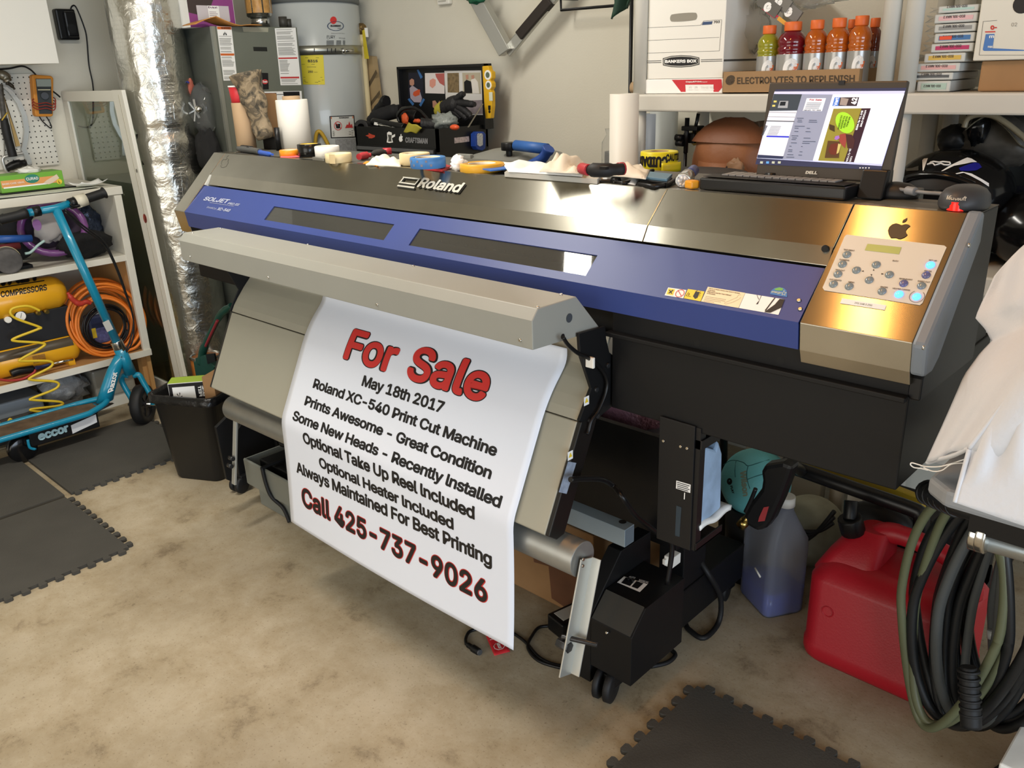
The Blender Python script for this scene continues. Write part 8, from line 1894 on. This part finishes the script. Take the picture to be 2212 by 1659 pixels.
one('floor_cable', 'black cable loop on the floor right of the take up box', 'cable', MB().tube([onz(*q, .007) for q in ((1405, 1440), (1440, 1432), (1458, 1418), (1455, 1408), (1440, 1404), (1400, 1425))], .006), RUB)
clp = onx(1451, 1207, -1.035)
one('cable_clip', 'white plastic cable clip on the black upright behind the take up box', 'clip', MB().box((-1.046, clp.y-.02, clp.z-.015), (-1.02, clp.y+.02, clp.z+.015)).box((-1.046, clp.y-.028, clp.z-.008), (-1.036, clp.y+.028, clp.z+.008)), WHT, .002)
# bubble wrap and fittings behind the cross panel
one('bubble_wrap', 'pink bubble wrap bundle behind the black cross panel', 'wrap', blob((-1.36, 1.90, .62), (.13, .10, .085), 91, .25, 5), mat('bubble_pink', '#d79aac', .2, trans=.2, bump=1.0, bscale=60))
wf = T('white_fitting', 'white plastic pipe fitting beside the pink bubble wrap', 'fitting', (-1.53, 1.86, .45))
wf.part('stem', MB().cyl((-1.50, 1.86, .60), (-1.50, 1.86, .80), .035, n=20), mat('fitting_white', '#b5b3ab', .5)); wf.part('flange', MB().cyl((-1.50, 1.86, .58), (-1.50, 1.86, .605), .065, n=24), mat('fitting_white'))
one('grey_pack', 'grey paper wrapped pack supporting the pink bubble wrap', 'pack', MB().box((-1.95, 1.78, .30), (-1.22, 1.945, .565)), mat('pack_grey', '#77767a', .7), .01)
one('storage_crate', 'dark crate standing on the floor under the grey pack', 'crate', MB().box((-1.97, 2.03-.24, .301-.30), (-1.20, 2.06, .299)), mat('crate_dark', '#1d1d1e', .6), .004) if False else None
# jug
c, rad, h = upright(1606, 1716, 1330, 1086, 0.0)
jug = T('washer_fluid_jug', 'translucent jug with blue liquid standing left of the red fuel can', 'jug', c)
JH = h; JR = Matrix.Rotation(math.radians(-32), 3, 'Z')
def jring(z, hx, hy, r, ox=0.0, n=6):
    return [c+JR@(p-Vector((0, 0, 0)))+Vector((0, 0, 0)) for p in [Vector((p.x+ox, p.y, p.z)) for p in rrect(0, 0, hx, hy, r, z, n)]]
JX, JY = .082, .066
JM = mat('jug_poly', '#d2d6e2', .28, trans=.82, ior=1.12)
jug.part('body', MB().loft([jring(0, JX*.92, JY*.92, .02), jring(.012, JX, JY, .022), jring(JH*.58, JX, JY, .022), jring(JH*.66, JX*.98, JY*.97, .022), jring(JH*.78, JX*.62, JY*.66, .022, .012), jring(JH*.88, .026, .026, .025, .03), jring(JH*.93, .022, .022, .021, .034)]), JM)
jug.part('liquid', MB().loft([jring(.003, JX*.90, JY*.90, .02), jring(.012, JX*.975, JY*.975, .022), jring(JH*.22, JX*.975, JY*.975, .022)]), mat('liquid_blue', '#2c48a8', .25))
jug.part('cap', MB().loft([jring(JH*.925, .026, .026, .0255, .034), jring(JH, .025, .025, .0245, .034)]), WHT)
jh = [c+JR@Vector((-.022, -.0, JH*.80)), c+JR@Vector((-.062, 0, JH*.83)), c+JR@Vector((-.078, 0, JH*.72)), c+JR@Vector((-.076, 0, JH*.56))]
jug.part('handle', MB().tube(jh, .014, n=12), JM)
jug.part('seam_mark', MB().tube([c+JR@Vector((JX*.1, -JY-.001, JH*.36)), c+JR@Vector((JX*.5, -JY-.001, JH*.33))], .003), WHT)
# volleyball on a black pail
vb = CAM+ray(1632, 1042)*2.62; RB = 74*2.62/F_PX*1.0
pail = T('black_pail', 'black pail under the turquoise volleyball', 'pail', (vb.x, vb.y, 0))
pz_ = vb.z-RB*.72
pail.part('body', MB().lathe([(0.001, 0), (.075, 0), (.085, pz_), (.079, pz_), (.07, .01), (0.001, .01)], (vb.x, vb.y, 0), n=36), mat('pail_black', '#161616', .5))
vo = T('volleyball', 'turquoise volleyball with black print resting on the black pail', 'ball', vb)
TQ = mat('ball_turquoise', '#68b6b8', .55, bump=.15, bscale=150)
vo.part('ball', MB().ball(vb, RB, 48, 32), TQ)
def onball(px, py, k=1.004):
    d = ray(px, py); o = CAM-vb; a = d.dot(d); b = 2*o.dot(d); cc_ = o.dot(o)-(RB*k)**2; ds = max(b*b-4*a*cc_, 0); return CAM+d*((-b-math.sqrt(ds))/(2*a))
def z1(u, v): return (1280+u*.18987, 860+v*.18987)
for l in (((1490, 760), (1560, 715), (1635, 710), (1720, 735), (1770, 770), (1880, 740), (2010, 700)), ((1770, 770), (1755, 850), (1760, 930), (1790, 1030)), ((1760, 925), (1870, 885), (1960, 860)), ((1635, 710), (1620, 820), (1625, 900))):
    vo.part('seam', MB().tube([onball(*z1(*q), 1.0) for q in l], .0014, n=6), mat('seam_teal', '#2f6a6c', .6))
vo.part('maker_lettering', MB().text('Wilson', lambda u, v: onball(*z1(1675+75*(1-0)*v+35*u, 830+290*u-8*v)), .04, cuts=2), mat('print_teal', '#7d8c78', .5))
vo.part('play_mark', MB().text('PLAY', lambda u, v: onball(*z1(1565+25*u+25*v, 1000+90*u-6*v)), .03).add([onball(*z1(1558+30*math.cos(t), 948+38*math.sin(t))) for t in [2*math.pi*k/16 for k in range(16)]], [tuple(range(16))]), INK)
vb2 = CAM+ray(1755, 1085)*2.72; vb2.z = max(vb2.z, .11)
one('old_ball', 'dull cream ball behind the jug and the black tube', 'ball', MB().ball((vb2.x, vb2.y, .115), .115, 36, 20), mat('ball_cream', '#8f8f7c', .7, var=.15, vscale=20))
# pressure washer: black padded handle, yellow panel, spray gun
pw = T('pressure_washer', 'yellow pressure washer with a black padded tube handle behind the fuel can', 'pressure washer', (-.72, 2.35, 0))
YB2 = 2.16
pw.part('handle_tube', MB().tube([ony(*q, YB2) for q in ((1690, 1000), (1720, 1012), (1850, 1058), (1965, 1098), (1988, 1112), (1990, 1140), (1984, 1180))], .021, n=16, sub=5), mat('pad_black', '#161617', .35))
pw.part('yellow_panel', MB().prism([(p.x, p.z) for p in [ony(*q, 2.24) for q in ((1640, 955), (1760, 985), (1990, 1075), (2005, 1135), (1985, 1120), (1960, 1085), (1720, 1003))]], 1, 2.235, 2.26), mat('washer_yellow', '#a58a22', .5), .004)
pw.part('engine', MB().box((-.78, 2.26, .10), (-.46, 2.46, .34)), mat('engine_black', '#161617', .5), .02)
pw.part('pump', MB().ball((-.72, 2.25, .30), (.10, .05, .06), 20, 12), mat('engine_black'))
for x in (-.76, -.48): pw.part('wheel', MB().cyl((x-.02, 2.38, .10), (x+.02, 2.38, .10), .10, n=32), RUB, .004); pw.part('frame_leg', MB().cyl((x+.03, 2.26, .02), (x+.03, 2.26, .42), .012), BLKM)
for k in range(3): pw.part('hose_loop', MB().tube([(-1.0+.03*k, 2.28+.02*k, .02+.05*k), (-.96, 2.25, .12+.03*k), (-.90, 2.26, .20), (-.86, 2.27, .28-.02*k)], .007), RUB)
YG2 = 1.96
sg = T('spray_gun', 'black spray gun with red latch and brass nozzle hung on the padded handle', 'spray gun', ony(1665, 1060, YG2))
def pg_(x, y, dy=0): return ony(x, y, YG2)+Vector((0, dy, 0))
GN = mat('gun_black', '#1a1a1b', .35)
prof_ = [(1652, 1010), (1662, 998), (1700, 992), (1722, 1000), (1712, 1030), (1695, 1075), (1675, 1118), (1662, 1135), (1645, 1142), (1622, 1128), (1612, 1112), (1628, 1082), (1652, 1050), (1655, 1030)]
sg.part('body', MB().prism([(p.x, p.z) for p in [pg_(*q) for q in prof_]], 1, YG2-.026, YG2+.026), GN, .012)
sg.part('neck', MB().tube([pg_(1690, 1008), ony(1715, 1008, 2.06), ony(1730, 1018, 2.13)], .016, n=12), GN)
sg.part('latch', MB().prism([(p.x, p.z) for p in [pg_(*q) for q in ((1660, 1088), (1671, 1086), (1662, 1117), (1648, 1119), (1650, 1110))]], 1, YG2-.0275, YG2-.022), mat('latch_red', '#a33a3c', .45))
n0, n1 = pg_(1628, 1108, -.01), pg_(1610, 1128, -.02)
sg.part('nozzle', MB().cyl(n0, n1, .013, n=16).cyl(n0.lerp(n1, .6), n1+(n1-n0)*.12, .015, n=16), mat('brass_bright', '#b09a5c', .25, 1.0))
sg.part('trigger', MB().tube([pg_(1640, 1050, -.02), pg_(1630, 1075, -.02), pg_(1618, 1100, -.02)], .006), GN)
# fuel can
FX0, FX1, FY0, FY1 = -.790, -.395, 1.925, 2.205
fc2 = T('fuel_can', 'red plastic fuel can with a black cap on the floor right of the jug', 'fuel can', ((FX0+FX1)/2, (FY0+FY1)/2, 0))
cxm, cym, hxm, hym = (FX0+FX1)/2, (FY0+FY1)/2, (FX1-FX0)/2, (FY1-FY0)/2
RP = mat('can_red', '#a81826', .42, bump=.06, bscale=200)
def fring(z, kx, ky, r, ox=0, oy=0): return rrect(cxm+ox, cym+oy, hxm*kx, hym*ky, r, z, 6)
def fbody(): return [fring(0, .93, .90, .05), fring(.012, .98, .97, .05), fring(.03, 1, 1, .05), fring(.055, 1, 1, .05), fring(.06, .985, .98, .05), fring(.252, .985, .98, .05), fring(.26, .965, .95, .05), fring(.278, .93, .86, .055), fring(.295, .86, .70, .055), fring(.302, .80, .58, .05), fring(.304, .70, .45, .04)]
fb_ = fc2.part('body', MB().loft(fbody()), RP)
fc2.part('spout_mount', MB().loft([rrect(cxm-.115+.012*i, cym+.006*i, .082-.014*i, .105-.022*i, .034, z, 6) for i, z in enumerate((.262, .315, .352, .378))]), RP, .004)
fc2.part('handle', MB().tube([(cxm-.085, cym+.02, .345), (cxm-.05, cym+.02, .372), (cxm+.02, cym+.02, .375), (cxm+.10, cym+.02, .360), (cxm+.150, cym+.02, .325), (cxm+.158, cym+.02, .27)], [.034, .028, .026, .026, .03, .036], n=16), RP)
pcap = Vector((cxm-.125, cym-.02, .362))
fc2.part('cap', MB().cyl(pcap, pcap+Vector((-.012, -.01, .045)), .032, n=14), BLKM, .003)
fc2.part('nozzle', MB().cyl(pcap+Vector((-.01, -.01, .04)), pcap+Vector((-.02, .01, .085)), .018, n=14), BLKM, .002)
fc2.part('embossed_mark', MB().ring((cxm-.125, FY0+.004, .175), .016, .0135, .004, axis=(0, -1, 0), n=24), RP)
# hose coil
hco = T('hose_coil', 'big hanging coil of black, grey and olive hoses before the fuel can', 'hose', (-.375, 1.80, .02))
v_ = Vector((-.2, .98, 0)).normalized(); l_r = Vector((v_.y, -v_.x, 0))
hd2 = (l_r*.93-v_*.36).normalized(); hn2 = Vector((-hd2.y, hd2.x, 0))
HC = CAM+ray(2096, 1335)*1.87
OLV = mat('hose_olive', '#5c5f46', .45); HBK = mat('hose_black', '#1a1b1c', .4); HGR = mat('hose_grey', '#4c4f4f', .35)
r9 = random.Random(5)
specs = [(OLV, .108, .300, -.040, .010), (OLV, .100, .290, -.026, .010)]
for k in range(15): specs.append(((HBK, HBK, HGR, HBK, HBK)[k % 5], .062+.066*r9.random(), .262+.036*r9.random(), -.012+.0085*k, .0095+.003*r9.random()))
for m_, rx, rz, off, rr in specs:
    ph_ = r9.random()*6; pts = []
    for k in range(28):
        t = 2*math.pi*k/28
        x = rx*math.cos(t)*(1-.12*math.sin(t))+.008*math.sin(2*t+ph_); z = rz*math.sin(t)
        if z < 0: x *= (1+.35*z/rz*.8)
        pts.append(HC+hd2*(x+off*.9)+hn2*(off+.012*math.sin(t*2+ph_))+Vector((0, 0, z)))
    dz = min(p.z for p in pts)-rr-.006
    if dz < 0: pts = [p+Vector((0, 0, -dz)) for p in pts]
    hco.part('hose_loop', MB().tube(pts, rr, n=12, sub=3, closed=True), m_)
bt0 = CAM+ray(2092, 1440)*1.80; bt1 = CAM+ray(2098, 1570)*1.80
bt1.z = max(bt1.z, .03)
hco.part('strain_relief', MB().tube([bt0, bt0.lerp(bt1, .5), bt1], [.016, .019, .021], n=14), RUB)
for k in range(7): p = bt0.lerp(bt1, .05+k*.12); hco.part('relief_rib', MB().ring(p, .0225, .014, .005, 18, axis=(bt1-bt0)), RUB)
hco.part('clear_band', MB().cyl(CAM+ray(2150, 1362)*1.92, CAM+ray(2150, 1380)*1.92, .017, n=14), mat('band_clear', '#b9bdbd', .2, .3))
# table with white cloth
TZ = .90
tb = T('folding_table', 'grey folding table at the right edge under the white cloth', 'table', (-.1, 1.45, 0))
tc0 = onz(1992, 1035, TZ)
tb.part('top', MB().prism([(-.372, 1.372), (-.335, 1.340), (.5, 1.340), (.5, 1.75), (-.372, 1.75)], 2, TZ-.032, TZ), mat('table_grey', '#8b8d8f', .45), .008)
tb.part('frame_rail', MB().cyl(ony(2135, 1170, 1.40), (.40, 1.40, TZ-.075), .016, n=18), mat('zinc_plate')); tb.part('hinge_plate', MB().box((-.30, 1.36, TZ-.07), (-.20, 1.44, TZ-.032)), BLKM)
for x, n_ in ((2112, .030), (2128, .034)): p = ony(x, 1152, 1.39); tb.part('hinge_wheel', MB().cyl(p-Vector((.008, 0, 0)), p+Vector((.008, 0, 0)), n_, n=20), CHR, .003)
for x in (.05, .45):
    for y in (1.36, 1.70): tb.part('leg', MB().cyl((x, y, 0), (x, y, TZ-.03), .014), mat('zinc_plate'))
tb.part('storage_bundle', MB().ball((.05, 1.58, 1.0), (.33, .14, .20), 28, 16), mat('bundle_dark', '#3b3a38', .8)) if False else None
rows = [((2205, 540, 1.56), (2320, 440, 1.56)), ((2150, 592, 1.545), (2310, 500, 1.54)), ((2126, 645, 1.53), (2305, 560, 1.52)), ((2108, 688, 1.505), (2300, 610, 1.49)), ((2132, 712, 1.50), (2295, 645, 1.47)), ((2146, 738, 1.50), (2290, 668, 1.45)), ((2120, 765, 1.485), (2285, 690, 1.42)), ((2086, 812, 1.455), (2280, 715, 1.38)), ((2062, 868, 1.43), (2262, 750, 1.33)), ((2040, 918, 1.41), (2222, 800, 1.31)), ((2020, 962, 1.39), (2160, 885, 1.303)), ((2003, 1000, 1.374), (2094, 968, 1.298))]
def clf(u, v):
    x = v*(len(rows)-1); i = min(int(x), len(rows)-2); f = x-i
    def at(k): return ony(rows[i][k][0]*(1-f)+rows[i+1][k][0]*f, rows[i][k][1]*(1-f)+rows[i+1][k][1]*f, rows[i][k][2]*(1-f)+rows[i+1][k][2]*f)
    a, b = at(0), at(1); w = min(u/.5, 1.0); p = a.lerp(b, w)
    p.y += (.012*math.sin(w*7+v*4)*math.sin(math.pi*w)+.02*math.sin(v*9-w*5)*math.sin(math.pi*w)*(1-v))
    p.y -= .016*math.sin(math.pi*w)*math.sin(math.pi*v)
    if u > .5: e = (u-.5)*2; p = p+Vector((.55*e, .03*e+.012*math.sin(e*9+v*5), -.02*e*(1-v)))
    return p
cl_ = T('white_cloth_cover', 'white cotton cloth draped over the table at the right edge', 'cloth', (-.2, 1.4, TZ))
CLM = mat('cotton_white', '#d3d5da', .85, bump=.12, bscale=90)
cl_.part('draped_panel', MB().sheet(clf, 48, 40, .003), CLM)
cl_.part('back_panel', MB().sheet(lambda u, v: clf(.08+.92*u, 0).lerp(Vector((-.30+.82*u, 1.74+.01*math.sin(u*14), TZ+.004)), v)+Vector((0, .05*math.sin(math.pi*v), .03*math.sin(math.pi*v))), 30, 14, .003), CLM)
def front(u, v):
    w = min(u/.4, 1.0); a = ony(2094, 968, 1.296).lerp(ony(2300, 700, 1.325), w); b = ony(2063, 1085, 1.272).lerp(ony(2300, 1165, 1.262), w)
    p = a.lerp(b, v)+Vector((.62*max(0, (u-.4)/.6), 0, 0)); p.y += .006*math.sin(w*13+u*9+v*3)*math.sin(math.pi*min(1, v*1.4)); return p
cl_.part('front_panel', MB().sheet(front, 48, 24, .003), CLM)
cl_.part('seam', MB().tube([clf(u, 1.0) if False else ony(2094, 968, 1.294).lerp(ony(2300, 700, 1.323), u) for u in (0, .2, .4, .6, .8, 1)], .0035, n=8), CLM)
cl_.part('hem', MB().tube([ony(*q, y) for q, y in (((2003, 1000), 1.374), ((2030, 992), 1.35), ((2060, 984), 1.32), ((2094, 968), 1.296))], .0035, n=8), CLM)
cl_.part('hem', MB().tube([ony(2094, 970, 1.294).lerp(ony(2063, 1085, 1.271), t) for t in (0, .3, .6, 1)], .0035, n=8), CLM)
th_ = MB(); th_.tube([ony(*q, 1.33) for q in ((2090, 990), (2060, 1000), (2030, 1008), (2000, 1008), (1985, 1004), (1970, 1000), (1967, 1004), (1975, 1010), (1990, 1012), (2005, 1016))], .0011, n=5)
cl_.part('loose_thread', th_, PAPER)
cl_.part('loose_thread', MB().tube([ony(*q, 1.325) for q in ((2085, 1000), (2055, 1003), (2035, 1016), (2015, 1018), (1995, 1010))], .001, n=5), PAPER)
one('foam_board', 'white foam board corner standing on the floor at the bottom right', 'board', MB().prism([(-.238, 1.70), (-.175, 1.70), (-.175, 2.02), (-.232, 1.985)], 2, .016, .14), PAPER, .004)
tb2 = T('corrugated_hose', 'black corrugated hose end under the table corner', 'hose', ony(2020, 1062, 1.50))
tb2.part('hose', MB().tube([ony(2000, 1062, 1.62), ony(2035, 1075, 1.58), ony(2075, 1092, 1.55), ony(2150, 1110, 1.55)], .022, n=14), HBK)
for k in range(6): tb2.part('rib', MB().ring(ony(2000, 1062, 1.62).lerp(ony(2075, 1092, 1.55), k/6+.05), .0255, .018, .005, 20, axis=(ony(2075, 1092, 1.55)-ony(2000, 1062, 1.62))), HBK)
one('wood_post', 'pale board end and blue strip seen behind the volleyball', 'board', MB().box((-1.28, 2.50, 0), (-1.0, 2.54, .46)), mat('board_pale', '#8f8a7c', .7), .003)
